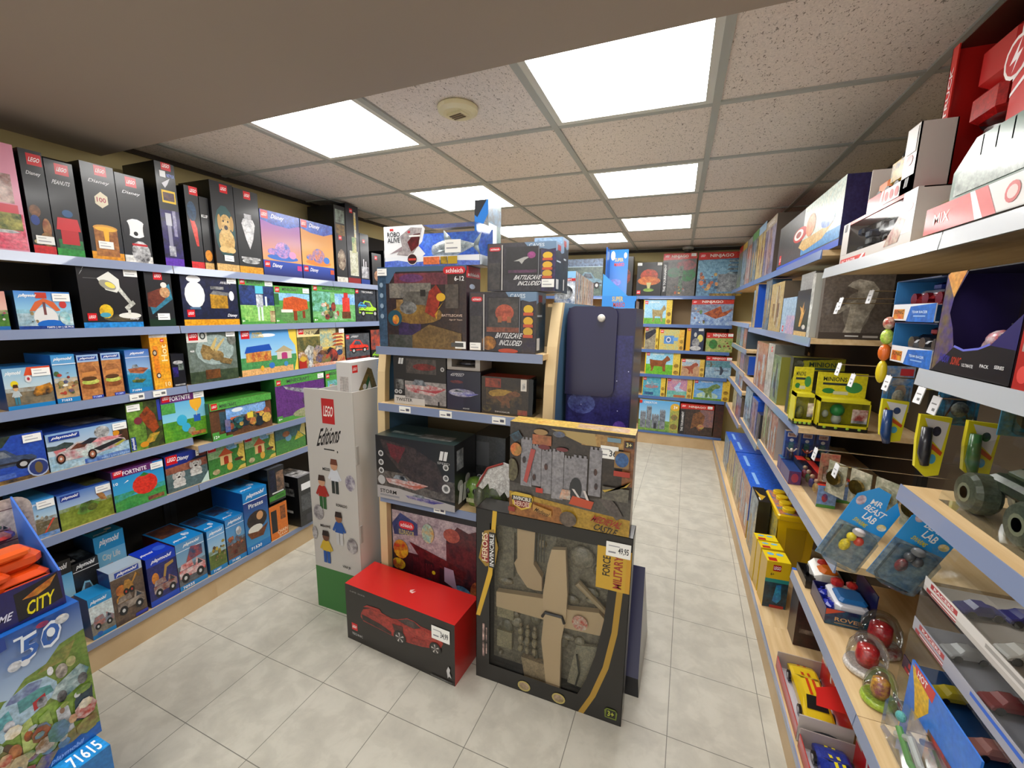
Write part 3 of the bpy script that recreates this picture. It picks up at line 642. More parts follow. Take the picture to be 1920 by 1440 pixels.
# ------------------------------------------------ third shelf
S = LS(Z3)
def a_dig(F): a_pm(F, '88b8d8', 'c8d8dc', '8a7a60', '5a5a50', '1c80c4', lx=(.04, .82, .38, .93)); F.p([(.42, .8), (.5, 1), (1, 1), (1, .8)], 'd8502c'); F.e(.2, .62, .08, .08, 'e8d02a'); folk(F, .08, .12, .26, .5, 'b8c4c8', '3a7a90'); F.p([(.55, .35), (.62, .5), (.95, .58), (1, .4), (.9, .3), (.6, .28)], 'd8902c', '2a2a2a'); F.e(.5, .72, .07, .09, 'e0d8d8'); F.e(.5, .72, .03, .04, 'b03040')
mk(17, 105, 693, .2, '123c74', '2a78c0', 'toy box with a yellow helmet worker and digger picture, third left shelf', a_dig, st=[(.86, .9)], off=.004)
mk(109, 152, 667, .2, '1a5ca8', '1c78c0', 'tall light blue toy box with riders picture beside the burger boxes', lambda F: (a_pm(F, '3a90d0', '9cc4d8', 'c8a878', '9a7a58', '1c80c4', lx=(.08, .87, .9, .95)), crowd(F, .1, .2, .95, .62, 22, 11), F.r(0, .8, 1, .815, 'fff'), F.t('71033', .15, .03, .6, .08, 'fff')))
for k, (a, b_) in enumerate(((155.6, 195), (199.7, 235))):
    mk(a, b_, 667 - 4 * k, .2, '1a1c50', '2a4a90', ('navy sided toy box with a layered burger picture, nearer to the tall light blue box', 'navy sided toy box with a layered burger picture, nearer to the speedboat box')[k], lambda F: (F.r(0, 0, 1, .9, 'a8683c', 'c88a50'), F.r(0, .84, 1, 1, '9ab8dc'), F.r(.06, .88, .92, .96, '24489a'), pmob(F, .12, .89, .86, .95), burger(F, .06, .2, .86, .5), F.r(.45, .0, 1, .07, '2a44a8'), F.t('71389', .5, .015, .9, .055, 'c8d8ff')), group='burger picture boxes on the third left shelf')
mk(243.7, 288, 657.5, .2, '12569c', '1c80c4', 'light blue toy box with a speedboat picture, third left shelf', lambda F: (a_pm(F, '3a68b8', '9cc0e0', '2a90b8', '1f7aa8', '1c80c4', lx=(.2, .88, .8, .95)), F.r(0, .82, 1, .83, 'fff'), boat(F, .05, .4, .85, .3, 'c87848', '7a3a2c'), boat(F, .15, .2, .6, .18, 'a8b040', '3a4a20'), F.t('71094', .1, .03, .5, .08, 'fff')))
def a_gold(F): F.r(0, 0, 1, 1, 'e09018', 'f0b030'); F.r(0, .93, 1, 1, 'b0a8a0', 'e0dcd4'); F.r(.12, .2, .42, .78, 'd87018', 'e89028'); F.e(.22, .66, .13, .055, '3a2a24'); F.e(.22, .66, .08, .033, 'c8b8a0'); F.e(.3, .25, .13, .05, '3a2a24'); F.e(.3, .25, .08, .03, 'e0d8c8'); F.t('10', .6, .04, .92, .12, 'f8dca0'); brick(F, .6, .85, .014); F.t('Hot', .56, .5, .9, .8, 'f8e4a8', rot=True)
mk(291.6, 324, 626.6, .06, '9a6210', 'c8c0b0', 'tall narrow golden yellow toy box with an orange car seen from above', a_gold, off=.004)
mk(327, 350.5, 665, .06, '0d0d12', '1c1c22', 'small black window box with a purple figure picture beside the golden box', lambda F: (F.r(0, 0, 1, 1, '16151c'), F.r(.05, .3, .45, .6, '3a2a90', '1a1440'), F.e(.5, .74, .4, .06, 'd8d8d8', '555'), F.r(.5, .5, .9, .7, '1a1a1e', '8a9a90'), F.r(.1, .03, .9, .08, 'aaa', '222')), off=.004)
def a_tri(F):
    F.r(0, 0, 1, 1, '5a6458', '7c8a84', .7); F.e(.55, .62, .4, .3, 'a8b8b4', '8a9c98'); F.r(0, 0, 1, .22, '2c3a28', '46543a'); brick(F, .04, .8, .05); F.r(.0, .78, .4, 1, 'd8d8d0'); brick(F, .04, .82, .045); F.e(.31, .9, .06, .07, '2c3230'); F.e(.31, .9, .035, .045, 'b8bcb8')
    F.p([(.24, .6), (.3, .74), (.52, .66), (.56, .52), (.4, .42), (.28, .46)], 'a88c58', '7a6034'); F.p([(.5, .6), (.6, .84), (.57, .86), (.44, .66)], 'c8b070'); F.p([(.56, .58), (.76, .82), (.74, .84), (.52, .64)], 'c8b070'); F.e(.58, .5, .13, .1, 'a88c58', '6a5430'); F.p([(.6, .48), (.9, .4), (.84, .3), (.62, .36)], '9a8050', '5a4628'); F.r(.3, .06, .6, .24, '7a4c24', '4a2c18'); F.e(.92, .8, .1, .1, '4a4c44', '8a8c84'); F.t('468', .04, .6, .12, .64, 'eee')
mk(359, 448, 617, .1, '20241f', '5a645c', 'grey green toy box with a tan horned dinosaur picture', a_tri, st=[(.9, .96)])
def a_isl(F): F.r(0, 0, 1, .4, '5aa060', '3f8a4c'); F.r(0, .0, .9, .14, 'd8a468', 'e8b878'); F.r(0, .4, 1, 1, ('a8d8f0', '4a9ae0')); F.e(.45, .88, .15, .04, 'f0f4f8'); F.p([(.92, 0), (.98, .3), (.96, .6), (.86, .8), (.84, 1), (1, 1), (1, 0)], 'f0d050'); brick(F, .03, .82, .05); F.t('ANIMAL', .2, .9, .38, .96, 'e8c840'); F.t('CROSSING', .19, .83, .39, .89, 'e8c840'); F.r(.08, .3, .5, .52, 'e0b050', 'b0402c'); F.p([(.06, .5), (.52, .54), (.48, .68), (.1, .64)], '1c50b0'); house(F, .56, .3, .36, .32, 'd8d0c0', 'b8a880', 'b83a7a'); F.e(.5, .18, .05, .07, '3a78c8'); F.e(.76, .18, .04, .06, '4a90c0'); F.e(.33, .14, .03, .06, 'e8b030')
mk(455, 560, 621, .1, '2a4a2c', '5a9ad0', 'colourful toy box with two small island houses picture', a_isl)
def a_pag(F):
    F.r(0, 0, 1, .5, '6a5a44', 'c8a04a'); F.r(0, .45, 1, .85, ('e0c060', 'f0dc90')); F.r(0, .45, .45, .8, '4a5234', '8a7a40'); F.r(.45, .5, .8, 1, 'd8c070', '7aa8a8'); F.p([(0, .8), (.3, .82), (.44, 1), (0, 1)], 'e8d8a0'); brick(F, .03, .87, .04); F.t('ONE PIECE', .14, .86, .42, .94, '3a3a3a')
    for k in range(4): F.p([(.7 - .0 * k, .5 + .1 * k), (.98, .52 + .1 * k), (.92, .58 + .1 * k), (.76, .56 + .1 * k)], '8a3828', 'b8603c')
    F.r(.78, .3, .94, .5, '2a2c3a', 'b8b4a0'); crowd(F, .05, .12, .9, .34, 26, 21); F.r(.3, 0, 1, .08, 'c88a70', 'e8b8a0'); F.r(0, 0, .14, .2, 'b02c24'); F.e(.08, .24, .06, .07, 'd8b040')
mk(561, 648, 618, .1, '4a3c1c', 'c8a85a', 'yellow toy box with a pagoda street picture, third left shelf', a_pag, st=[(.93, .95)])
mk(650, 694, 627, .1, '181214', '28282c', 'dark toy box with a red sports car picture, above the white display box', lambda F: (F.r(0, 0, 1, 1, '3a3e44', '5a5e64'), brick(F, .03, .82, .03), F.r(0, 0, 1, .15, '2a1214', '8a2a20'), F.t('SPEED', .2, .86, .55, .93, 'e8e8e8', .2), car(F, .15, .28, .8, .5, 'c8261c', 'e04434')))
mk(697, 716, 619, .1, '14161a', '28282c', 'dark red and grey toy box with green car at its foot, third left shelf', lambda F: (F.r(0, .3, 1, 1, 'b84a34', '3a3a3e'), F.r(0, 0, 1, .3, '1a1a1c'), car(F, .1, .02, .9, .2, '8ac02c')))
mk(718, 770, 619, .1, '14161a', '28282c', 'dark toy box on the third left shelf hidden by the centre display', lambda F: F.r(0, 0, 1, 1, '3a3a3e', '20242a'))

# ------------------------------------------------ fourth shelf
S = LS(.882)
def a_suv(F): F.r(0, 0, 1, 1, '2040a0', '3058b8', .8); F.r(.0, .1, .6, .2, '5a7ac8', '3a58a8'); F.p([(0, .74), (.5, .78), (.62, 1), (0, 1)], '16181c', '3a4a3c'); car(F, .1, .25, .78, .5, '34425c', '4a5a78', '8a9098'); F.r(0, 0, 1, .08, '2a2c30', '8a6a38'); F.e(.88, .2, .14, .2, 'a8b8d8'); F.e(.88, .2, .12, .17, '2c3c78'); F.e(.88, .2, .05, .13, '6a5a3c'); pmob(F, .0, .76, .36, .85)
mk(-70, 93, 838, .17, '14204a', '24303c', 'blue toy box with a dark car picture at far left of fourth left shelf', a_suv, st=[(.86, .9)])
def a_coupe(F):
    F.r(0, 0, 1, .4, 'b8d0dc', '88b0c8'); F.r(.4, .0, 1, .14, '2a50a8', '7aa0d0'); F.r(0, .4, 1, 1, ('c8d4dc', '8ab0d8')); F.p([(0, .55), (.3, .52), (.3, .66), (.2, .72), (.1, .66), (0, .68)], '2a3834', '4a5a58'); F.e(.66, .8, .1, .17, '3a3c40', 'd8d8d8'); F.r(.8, .4, 1, .8, '5a3a20', '2a241c'); F.e(.84, .68, .045, .08, 'd89020')
    F.p([(.08, .36), (.1, .22), (.5, .2), (.84, .3), (.96, .42), (.94, .5), (.72, .66), (.5, .64), (.34, .66), (.2, .52), (.08, .46)], 'c8d8d4', 'b87880'); F.p([(.48, .56), (.66, .64), (.92, .6), (.8, .52)], 'c86a74', 'e0989c'); F.p([(.24, .48), (.34, .62), (.48, .6), (.42, .48)], '8a4a34', '3a2c28'); F.p([(.36, .58), (.5, .7), (.6, .66), (.5, .54)], '2a2c34'); F.p([(.52, .38), (.86, .52), (.94, .46), (.6, .28)], '24282c'); F.p([(.78, .34), (.92, .46), (.95, .42), (.84, .32)], 'a8a83c'); F.p([(.08, .46), (.2, .5), (.2, .56), (.06, .54)], 'c87478')
    for x, y in ((.13, .3), (.5, .24)): F.e(x, y, .055, .14, '2a1a18'); F.e(x, y, .035, .09, 'a86a50'); F.e(x, y, .015, .04, 'd8d0c8')
    F.r(.03, .8, .38, .95, '1c3c94'); pmob(F, .05, .83, .36, .92); F.t('70921 | 5+ | 57 PCS', .6, .03, .98, .08, 'b8d0f0')
def top_blue(T): T.r(0, 0, .8, .95, '1c3c90', '2a50a8'); T.r(.4, .3, 1, .9, '4a4a5a', '9aa0b0')
mk(96, 245, 817, .25, '141e48', '24408a', 'large toy box with a pale green and pink patterned car picture', a_coupe, art_top=top_blue, st=[(.92, .9)])
def a_jun(F): F.r(0, 0, 1, 1, '3a5a20', '7aa83c'); F.r(.5, 0, 1, 1, '2a2c1c', '4a5a24'); F.p([(.35, .72), (.6, .9), (.8, .7), (.9, .4), (.7, .3), (.5, .5)], 'a8481c', '4a2818'); F.e(.3, .62, .12, .08, '7a2c3a'); F.p([(.4, .1), (.6, .3), (.9, .3), (.7, .12)], 'd8a030', '5a7a30'); F.e(.4, .1, .13, .06, 'd89020'); F.r(.02, .02, .16, .3, '1c3c90'); F.t('playmobil', .04, .04, .14, .28, 'fff', rot=True); F.r(.9, .55, 1, 1, '3040a0')
mk(247, 309, 759, .17, '1c2418', '2a2a24', 'dark green toy box with a jungle picture set on its end', a_jun, st=[(.14, .84)])
def a_fort(pic):
    def f(F): pic(F); F.p([(0, .83), (.72, .83), (.82, .9), (.78, 1), (0, 1)], '5a2060', '6a2870'); brick(F, .03, .86, .035); F.t('FORTNITE', .2, .86, .66, .96, 'f4f0f8')
    return f
mk(309, 390, 744, .12, '1c2a20', '5a2060', 'toy box with a golden hot air balloon and blue bear shaped picture', a_fort(lambda F: (F.r(0, 0, 1, .45, '6aa82c', '3f8a2c'), F.r(0, .42, 1, 1, ('8ad0e8', '48a0d8')), F.r(0, .6, .3, .82, '3a8a3c', '5aa850'), balloon(F, .62, .3, .32, .66), F.e(.42, .42, .12, .12, '3ab0d8'), F.e(.5, .25, .1, .1, '3ab0d8'), F.e(.62, .15, .09, .08, 'a87a5a', '8a9a6a'), F.r(.6, .04, .95, .12, 'c8902c', '8a2a4a'))), off=.012, st=[(.9, .94)])
S = LS(.84, -2.22)
def a_long(F): F.r(0, 0, 1, 1, '5a3a26', '6e4a30', .8); F.r(.14, .2, .9, .72, '3a5a6c', '2c3a34'); F.r(.24, .48, .9, .78, '6aa0e0', '9ac0f0'); F.r(.3, .42, .9, .52, 'e07a3c', 'd05a3c'); F.e(.42, .7, .09, .06, 'e8f0f8'); crowd(F, .28, .26, .92, .44, 40, 31, ('2a6a3c', '24303a', 'd8b050', '6a4a34', '3a7a8a', 'b85a3c')); F.r(.56, .4, .66, .56, 'e8d048'); F.r(.2, .15, .28, .5, '2a56a0', '8a7a8a'); F.p([(0, .8), (1, .8), (1, 1), (0, 1)], '4f9c42', '5cae4c'); brick(F, .02, .82, .032); F.t('MINECRAFT', .14, .84, .4, .93, '3c403e'); F.p([(0, 0), (.3, 0), (.3, .06), (.2, .06), (.2, .14), (.1, .14), (.1, .22), (0, .22)], '4f9e42'); F.t('12+', .02, .05, .1, .13, 'fff')
mk(398, 511, 758, .2, '1f5a28', '46903a', 'long green and brown toy box with a row of small figures picture', a_long, st=[(.92, .92)])
mk(521, 611, 712.5, .12, '1f5a28', '46903a', 'large green and purple toy box with a grey dragon shape picture', a_mine(lambda F: (F.r(.0, .1, 1, .86, '5a2c70', '6e3a88'), F.p([(.15, .82), (.5, .7), (.9, .62), (.8, .5), (.5, .6), (.2, .74)], 'b8b8c0', '4a4450'), F.e(.75, .4, .25, .2, '2c2434', '5a3a6a'), F.e(.7, .12, .4, .12, 'b0a888', '8a9a68')), .84), st=[(.92, .93)])
mk(614, 645, 693, .12, '1f5a28', '46903a', 'narrow green toy box with a small framed picture, behind the white display', a_mine(lambda F: (F.r(.1, .4, .9, .75, '7ac0e0', '5a9a5a'), F.r(.2, .45, .5, .65, 'c8b070', '4a7ac0'),), .8), )
mk(647, 770, 700, .12, '1f5a28', '46903a', 'green toy box on the fourth left shelf hidden by the white display', lambda F: F.r(0, 0, 1, 1, '3a8a3a', '5a3a28'))

# ------------------------------------------------ fifth shelf
S = LS(.63)
mk(66, 113, 944, .2, '13406e', '2a80c4', 'light blue toy box with a zoo picture behind the toy truck display', lambda F: (a_pm(F, '3a90d0', 'c0d8e4', '7a6a4c', '54503c', None, lx=(.0, .86, .45, .94)), crowd(F, .1, .25, .6, .62, 12, 5, ('8a8478', '6a6458', 'b0a898')), F.p([(.3, .05), (.5, .15), (.9, .45), (.8, .45)], 'd0503c'), F.r(0, 0, 1, .12, '2a80d0', 'a0a8b8')), st=[(.7, .84)])
mk(117, 215, 932, .25, '14244c', '24489c', 'toy box with a green hunting vehicle and long eared figure picture', lambda F: (F.r(0, 0, 1, .6, '6a7a24', '8a9a3c'), F.r(0, .55, 1, 1, ('a8c0dc', '4a78c0')), F.r(0, .5, 1, .6, '7a8a3c', '9ab0a8'), F.p([(.3, .35), (.4, .6), (.6, .62), (.75, .5), (.6, .3), (.4, .28)], '6a9a3c', '3a4a28'), F.e(.6, .42, .1, .1, '3a3c24', '6a7a30'), F.p([(.7, .9), (.85, .7), (.9, .5), (.78, .55), (.7, .75)], '7a3a1c', 'b88a50'), F.r(.05, .8, .4, .96, '1c3c94'), pmob(F, .07, .83, .38, .93)), art_top=lambda T: (T.r(0, 0, .6, .9, '1c3c90', '2a50a8'), T.r(.6, .1, 1, .9, '3a3a34', '6a7040')), st=[(.88, .86)])
mk(218.5, 313, 883, .12, '2a1838', '5a2060', 'toy box with a large red tomato picture and purple header', a_fort(lambda F: (F.r(0, 0, 1, .35, '2f8a44', '4fa04c'), F.r(0, .3, 1, 1, ('3aa8d8', '1c84cc')), F.p([(0, .22), (.4, .34), (1, .3), (1, .42), (0, .42)], '3aa0a8', '3f9850'), F.e(.6, .5, .25, .26, 'd0281c', 'e03c2c'), F.p([(.5, .72), (.6, .8), (.7, .72), (.6, .7)], '2c7a34'), F.t('10', .02, .66, .1, .73, 'fff'), F.r(.62, .04, .95, .14, 'a8842c', '6a2040'), F.p([(.2, .66), (.28, .72), (.3, .7)], 'fff'))), off=.004, st=[(.88, .88)])
mk(316, 392, 858, .12, '1a2038', '2a48a8', 'toy box with two white dogs on a grey street picture', lambda F: (F.r(0, 0, 1, .6, '4a6064', '5f777a'), F.r(0, .5, 1, .72, 'a86850', '7a4438'), F.p([(0, .68), (.5, .7), (1, .9), (1, 1), (0, 1)], '1f2f88'), brick(F, .03, .76, .05), disney(F, .26, .78, .58, .92), puppy(F, .1, .1, .36, .42, 'd8d8d4', 'b8b4b0'), puppy(F, .52, .28, .36, .42, 'd8d8d4', 'b8b4b0'), F.p([(.78, 0), (1, 0), (1, .3)], 'c8e0d8'), F.r(.8, .78, 1, .9, '6a3028')), st=[(.86, .93)])
def a_dog(F): F.r(0, 0, 1, 1, '4a8a3c', '3c7a38'); F.r(0, .55, .5, .9, 'a0c090', '78a870'); F.r(.5, .7, .8, .98, '6aa8d8', 'a8d0e8'); F.p([(.0, .94), (1, .94), (1, 1), (0, 1)], 'e8d860'); F.p([(.78, .5), (.86, .7), (.84, .96), (1, 1), (1, .2), (.9, .25)], 'e8d060', 'd8b850'); house(F, .26, .3, .42, .5, 'e0c080', 'c85a34', 'a8341c'); F.e(.55, .2, .08, .12, 'd8a83c'); F.e(.18, .15, .1, .08, 'c8b890', '8a7a50'); F.e(.82, .35, .13, .05, '5a3020'); F.r(0, .76, .22, .92, 'c8a8a8'); brick(F, .02, .78, .04); F.p([(.75, .02), (1, .02), (1, .14), (.85, .12)], 'd8c05a')
mk(394, 461, 835, .1, '2a4a24', 'e0d058', 'yellow edged toy box with a cottage picture, beside the two dogs box', a_dog, st=[(.85, .93)], group='yellow edged cottage boxes')
mk(462.5, 517, 817, .1, '2a4a24', 'e0d058', 'yellow edged toy box with a cottage picture, second from the two dogs box', a_dog, st=[(.85, .93)], group='yellow edged cottage boxes')
mk(518.5, 574, 800, .1, '24402a', 'e0d058', 'dark green toy box with yellow tent picture beside the white display', lambda F: (F.r(0, 0, 1, .5, '3c7a38', '4a8a3c'), F.r(0, .5, 1, 1, '2c5a60', '3a7078'), F.p([(.62, .35), (.75, .65), (.95, .4)], 'd8c83a', 'b8a02c'), F.e(.42, .5, .1, .12, '6aa0c0'), F.e(.35, .65, .12, .1, 'a8683c', '7a4a2c'), F.p([(.8, .6), (.9, .9), (1, 1), (1, .4)], 'e0d080')))
mk(577, 700, 800, .1, '24402a', 'e0d058', 'green toy box on the fifth left shelf hidden by the white display', lambda F: F.r(0, 0, 1, 1, '3c7a38', '2c5a60'))

# ------------------------------------------------ base shelf, left
def base(pl, pr, ty, depth, side, top, label, art, off=.01, **k):
    sh = Shelf((-2.305 + .10, 0, Z0), (0, 1, 0), PI / 2, GL, .34, .452)
    return sh.put(pl, pr, ty, depth, side, top, label, art, off=off, free=True, **k)
def tpb(c, c2='7a4a34'): return lambda T: (T.r(0, 0, 1, 1, c), T.r(.08, .45, .95, .98, c2, '3a2a30'), pmob(T, .1, .1, .6, .2), T.e(.7, .3, .12, .08, 'fff', c))
def a_city(F): F.r(0, .0, 1, .1, '1c80c4'); F.r(0, .1, 1, .8, 'b8c8cc', 'd8e0e0'); F.r(0, .1, 1, .4, '6a6458', '8a8478'); F.r(0, .8, 1, 1, '1c8ccc'); pmob(F, .08, .84, .8, .94); truck(F, .1, .2, .85, .35, 'b85a34', '7a8a9a'); F.e(.3, .1, .12, .05, '2a60b0')
base(176, 219, 1127, .1, '123c6c', '1c8ccc', 'small light blue toy box with a rescue vehicle picture, bottom left shelf front', a_city, off=.0)
base(219.5, 278, 1078, .09, '1a2460', 'a8b8c8', 'grey blue toy box with a brown rover and orange dog picture', lambda F: (F.r(0, 0, 1, .9, '4a3a34', '6a5644'), F.r(0, .86, 1, 1, 'b0bccc'), F.r(.15, .87, .9, .97, '24409a'), pmob(F, .2, .885, .86, .955), F.e(.28, .62, .16, .1, 'c8742c', '8a4a24'), F.e(.3, .45, .2, .1, 'c88a34', '8a7a5a'), digger(F, .3, .5, .6, .34, 'b8843c'), truck(F, .1, .16, .85, .38, 'a89a8c', '5a4a44'), F.r(.6, .02, 1, .08, '2a34a0')), off=.0)
base(285, 338, 1052, .13, '141c54', '1c3cb4', 'navy toy box with a rescue dog and crane truck picture, bottom left shelf', lambda F: (F.r(0, 0, 1, 1, '20245c', '2c2c6a'), F.r(0, 0, 1, .12, '1c48b8'), F.r(0, .82, 1, 1, '1c3cb0'), pmob(F, .15, .86, .88, .95), F.e(.24, .55, .12, .12, 'd88a2c', 'a85a24'), F.p([(.5, .5), (.6, .75), (.9, .78), (.9, .72), (.66, .68), (.58, .5)], 'a88444'), truck(F, .15, .14, .8, .4, 'a8a09c', '7a3428')), off=.0, art_top=lambda T: (T.r(0, 0, 1, 1, '1c3cc0'), pmob(T, .05, .3, .5, .5), T.e(.75, .5, .2, .2, '3a60d8')))
base(339, 390, 1024, .26, '4a1a1c', '1c84cc', 'light blue toy box with a red fire engine picture', lambda F: (a_pm(F, '5a90c0', '8aa8bc', '4a4c54', '6a6c70', '1c80c4', lx=(.25, .88, .85, .96)), F.r(0, .82, 1, .83, 'fff'), truck(F, .04, .14, .92, .45, 'c0302c', 'd8d0d0'), F.p([(.3, .55), (.5, .85), (.9, .8), (.9, .6)], 'a84a44', '3a4a6a'), F.t('70935', .1, .02, .5, .08, 'fff')), off=.0, art_top=tpb('1c84cc'))
base(396, 427.5, 998, .22, '1a5a98', '1c84cc', 'light blue toy box with a riders picture beside the fire engine box', lambda F: (a_pm(F, '4a98d8', 'b0ccdc', '6a7a34', '4a5a28', '1c80c4', lx=(.12, .87, .9, .95)), F.r(0, .82, 1, .83, 'fff'), crowd(F, .2, .25, .9, .65, 20, 41, ('3a2c24', '6a4a2c', 'c8b03c', '8a7a50')), F.t('71487', .15, .03, .6, .08, 'fff')), off=.0, art_top=tpb('1c84cc', '1c5a90'))
base(430, 463.5, 977, .22, '1a5a98', '1c84cc', 'light blue toy box with an armoured riders picture beside the pirate box', lambda F: (a_pm(F, '3a80c0', '6aa0c8', '5a4a3c', '7a3a2c', '1c80c4', lx=(.12, .87, .9, .95)), F.r(0, .82, 1, .83, 'fff'), crowd(F, .15, .2, .9, .6, 20, 43, ('6a2c24', '3a2c28', 'b8683c', '5a6a7a')), F.e(.65, .66, .15, .1, 'c8ccd0', '8a9098'), F.t('71483', .15, .03, .6, .08, 'fff')), off=.0, art_top=tpb('1c84cc', '1c5a90'))
base(465, 508.5, 927, .26, '124a90', '1c84cc', 'tall light blue toy box with a pirate rowing boat picture', lambda F: (F.r(0, .84, 1, 1, '1c84cc'), F.r(0, .1, 1, .84, ('3a90c8', '24307c')), F.r(0, 0, 1, .12, '1c78c0'), F.r(0, .83, 1, .84, 'fff'), pmob(F, .12, .88, .9, .96), F.t('Pirates', .2, .72, .8, .79, 'e8e8ea'), F.e(.5, .5, .42, .15, '241c1c', '3a2c28'), F.e(.62, .55, .14, .07, 'd09a68'), F.e(.4, .36, .3, .07, 'e0dcd0'), F.p([(.05, .34), (.2, .22), (.7, .2), (.95, .38), (.5, .3)], '7a4424', '5a3018'), F.t('71530', .15, .04, .6, .09, 'fff')), off=-.005, art_top=tpb('1c88d0', '2a70b0'))
base(509.5, 541.5, 953, .12, '1c1c1c', '2a2a2a', 'orange window toy box with a black tool, underneath the black and green window box', lambda F: (F.r(0, 0, 1, 1, 'd8701c', 'e88424', .4), F.r(.08, .2, .4, .85, '17171a'), F.r(.6, .5, .9, .9, '3a3020', 'a8581c'), F.t('CHAIN', .38, .12, .95, .22, 'f8d8b0'), F.t('SAW', .45, .02, .95, .1, 'f8d8b0')), off=.0)
o = base(506, 536, 878, .16, '0e0e10', '141416', 'black window toy box with a green base, on top of the orange one', lambda F: (F.r(0, 0, 1, 1, '17181c', '24242a'), F.r(.1, .3, .45, .95, '0c0d18', '202440'), F.r(.5, .3, .95, .86, 'a07a60', '3a3430'), F.p([(0, .06), (1, .06), (1, .24), (0, .2)], '3f8a2c'), F.t('GREEN', .35, .1, .9, .18, '1c4a18'), F.r(.2, .25, .9, .29, 'd8dcd8')), off=.0, lift=.235)
base(565, 590, 897, .2, '101012', '8a8a90', 'tall black toy box with grey printed top, right end of bottom left shelf', lambda F: (F.r(0, 0, 1, 1, '26262a', '30302f'), F.r(.15, .3, .95, .62, '3a3c3e', '5a5c5e'), F.r(.45, .05, .9, .2, '3c3c40'), F.r(.2, .72, .95, .85, 'f4f4f4')), art_side=lambda G: (G.r(.1, .78, .6, .86, 'a8a8a8', '333'), G.r(.2, .6, .8, .75, '8a8a8a', '2a2a2a'), G.r(.3, .25, .7, .3, 'c8c8c8')), art_top=lambda T: T.r(.1, .1, .95, .9, 'd8d8d8', '333'), off=-.03, lift=.004)
# second row standing behind
def behind(pl, pr, by, ty, x, depth, side, top, label, art, **k):
    P0 = Vector((x, 0, Z0)); d = Vector((0, 1, 0)); a = along(P0, d, pl); b_ = along(P0, d, pr)
    h = hat(P0 + d * a, ty)
    return carton(label, P0 + d * a + Vector((0, 0, .001)), PI / 2, b_ - a, depth, h, side, top, art, group=GL, **k)
behind(198, 251, 1050, 1011, -2.34, .17, '17406c', '1c8ccc', 'light blue toy box with open car picture, behind the bottom left front row', lambda F: (F.r(0, 0, 1, .55, '4a4638', '6a6450'), F.r(0, .5, 1, .8, ('8ac0dc', '6ab4dc')), F.r(0, .8, 1, 1, '1c94d0'), pmob(F, .15, .86, .85, .96), F.t('City Life', .2, .66, .8, .76, 'd8dcd8'), truck(F, .06, .4, .9, .24, '98a0a0', 'b8706a')), art_top=tpb('1c94d0', '6a4a40'))
behind(156, 202, 1098, 1061, -2.325, .18, '0a0c10', '141a24', 'black toy box with a pale blue beetle shaped car picture', lambda F: (F.r(0, 0, 1, 1, '1c1c1e', '26282a'), F.r(0, .88, 1, 1, '101012'), pmob(F, .12, .9, .88, .98), F.r(0, .87, 1, .88, 'ddd'), car(F, .15, .35, .75, .35, '7ab4d0', '9acce0', '3a4a54'), F.e(.75, .38, .15, .06, 'a87a60'), F.t('70640', .1, .06, .5, .12, 'ddd')), art_top=lambda T: (T.r(0, 0, 1, 1, '12161c'), T.r(.4, .2, .95, .7, '6a7a88', '1c2028'), pmob(T, .05, .1, .3, .3)))
behind(113, 155, 1120, 1064, -2.325, .18, '0a0c10', '141a24', 'black topped toy box with a desert road picture, bottom left shelf', lambda F: (F.r(0, 0, 1, .55, '8a6a5a', '6a5248'), F.r(0, .5, 1, .82, ('9cc8dc', '4a9ccc')), F.r(0, .82, 1, 1, '101012'), pmob(F, .1, .87, .85, .96), F.r(0, 0, 1, .1, '101012')), art_top=lambda T: (T.r(0, 0, 1, 1, '16181c'), T.r(.1, .2, .6, .6, '8a7a50', '2c5a90')))
# ================================================================ back wall
for x0, x1, nm in ((-2.2, -1.45, 'back wall shelving bay in the left corner'), (-1.45, -.455, 'back wall shelving bay hidden behind the centre display'), (-.455, .545, 'back wall shelving bay at the end of the right aisle')):
    shelving(nm, (x0, 5.17, 0), 0, x1 - x0, [(1.735, 0, None), (1.418, 0, None), (1.125, 0, None), (.834, 0, None), (.572, 0, None)], .285, -.04, .155, 2.0, rail=RAILB, back=TANB, grp='back wall shelving bays')
GB = 'toy boxes on the back wall shelves'
def BS(z): return Shelf((0, 5.17, z), (1, 0, 0), 0, GB, .22, {1.735: .5, 1.418: .28, 1.125: .262, .834: .26, .572: .23, .155: .38}[z])
def a_ninja(F, pic, hd=.84, bs=.05, side=None):
    pic(F); F.p([(0, hd), (1, hd + .03), (1, 1), (0, 1)], 'b82820', 'c83a2c'); brick(F, .03, hd + .03, bs); F.t('NINJAGO', .25, hd + .04, .75, .96, 'ece8e0')
    if side: F.r(.0, 0, .16, .8, '202024'); F.t('THE TOURNAMENT', .05, .1, .12, .75, 'e8e8e8', rot=True)
S = BS(1.735)
S.put(1052, 1128, 487, .2, '2a3438', '3a4a50', 'wide dark toy box with a grey vehicle picture, top of back wall at left', lambda F: (F.r(0, 0, 1, 1, '3a4a48', '5a6a60'), F.r(.0, .78, 1, .8, 'a0b8c8'), F.r(0, .8, 1, 1, '30405a', '6a88b0'), car(F, .4, .2, .6, .45, '4a6a7a', '7a98a8'), crowd(F, .05, .2, .6, .6, 10, 3)))
S.put(1150, 1184, 482, .15, '18181a', '242426', 'dark toy box standing behind the blue display carton on the back wall', lambda F: (F.r(0, 0, 1, 1, '1c1c1e'), F.e(.6, .5, .3, .2, '8a3028', '3a2420')))
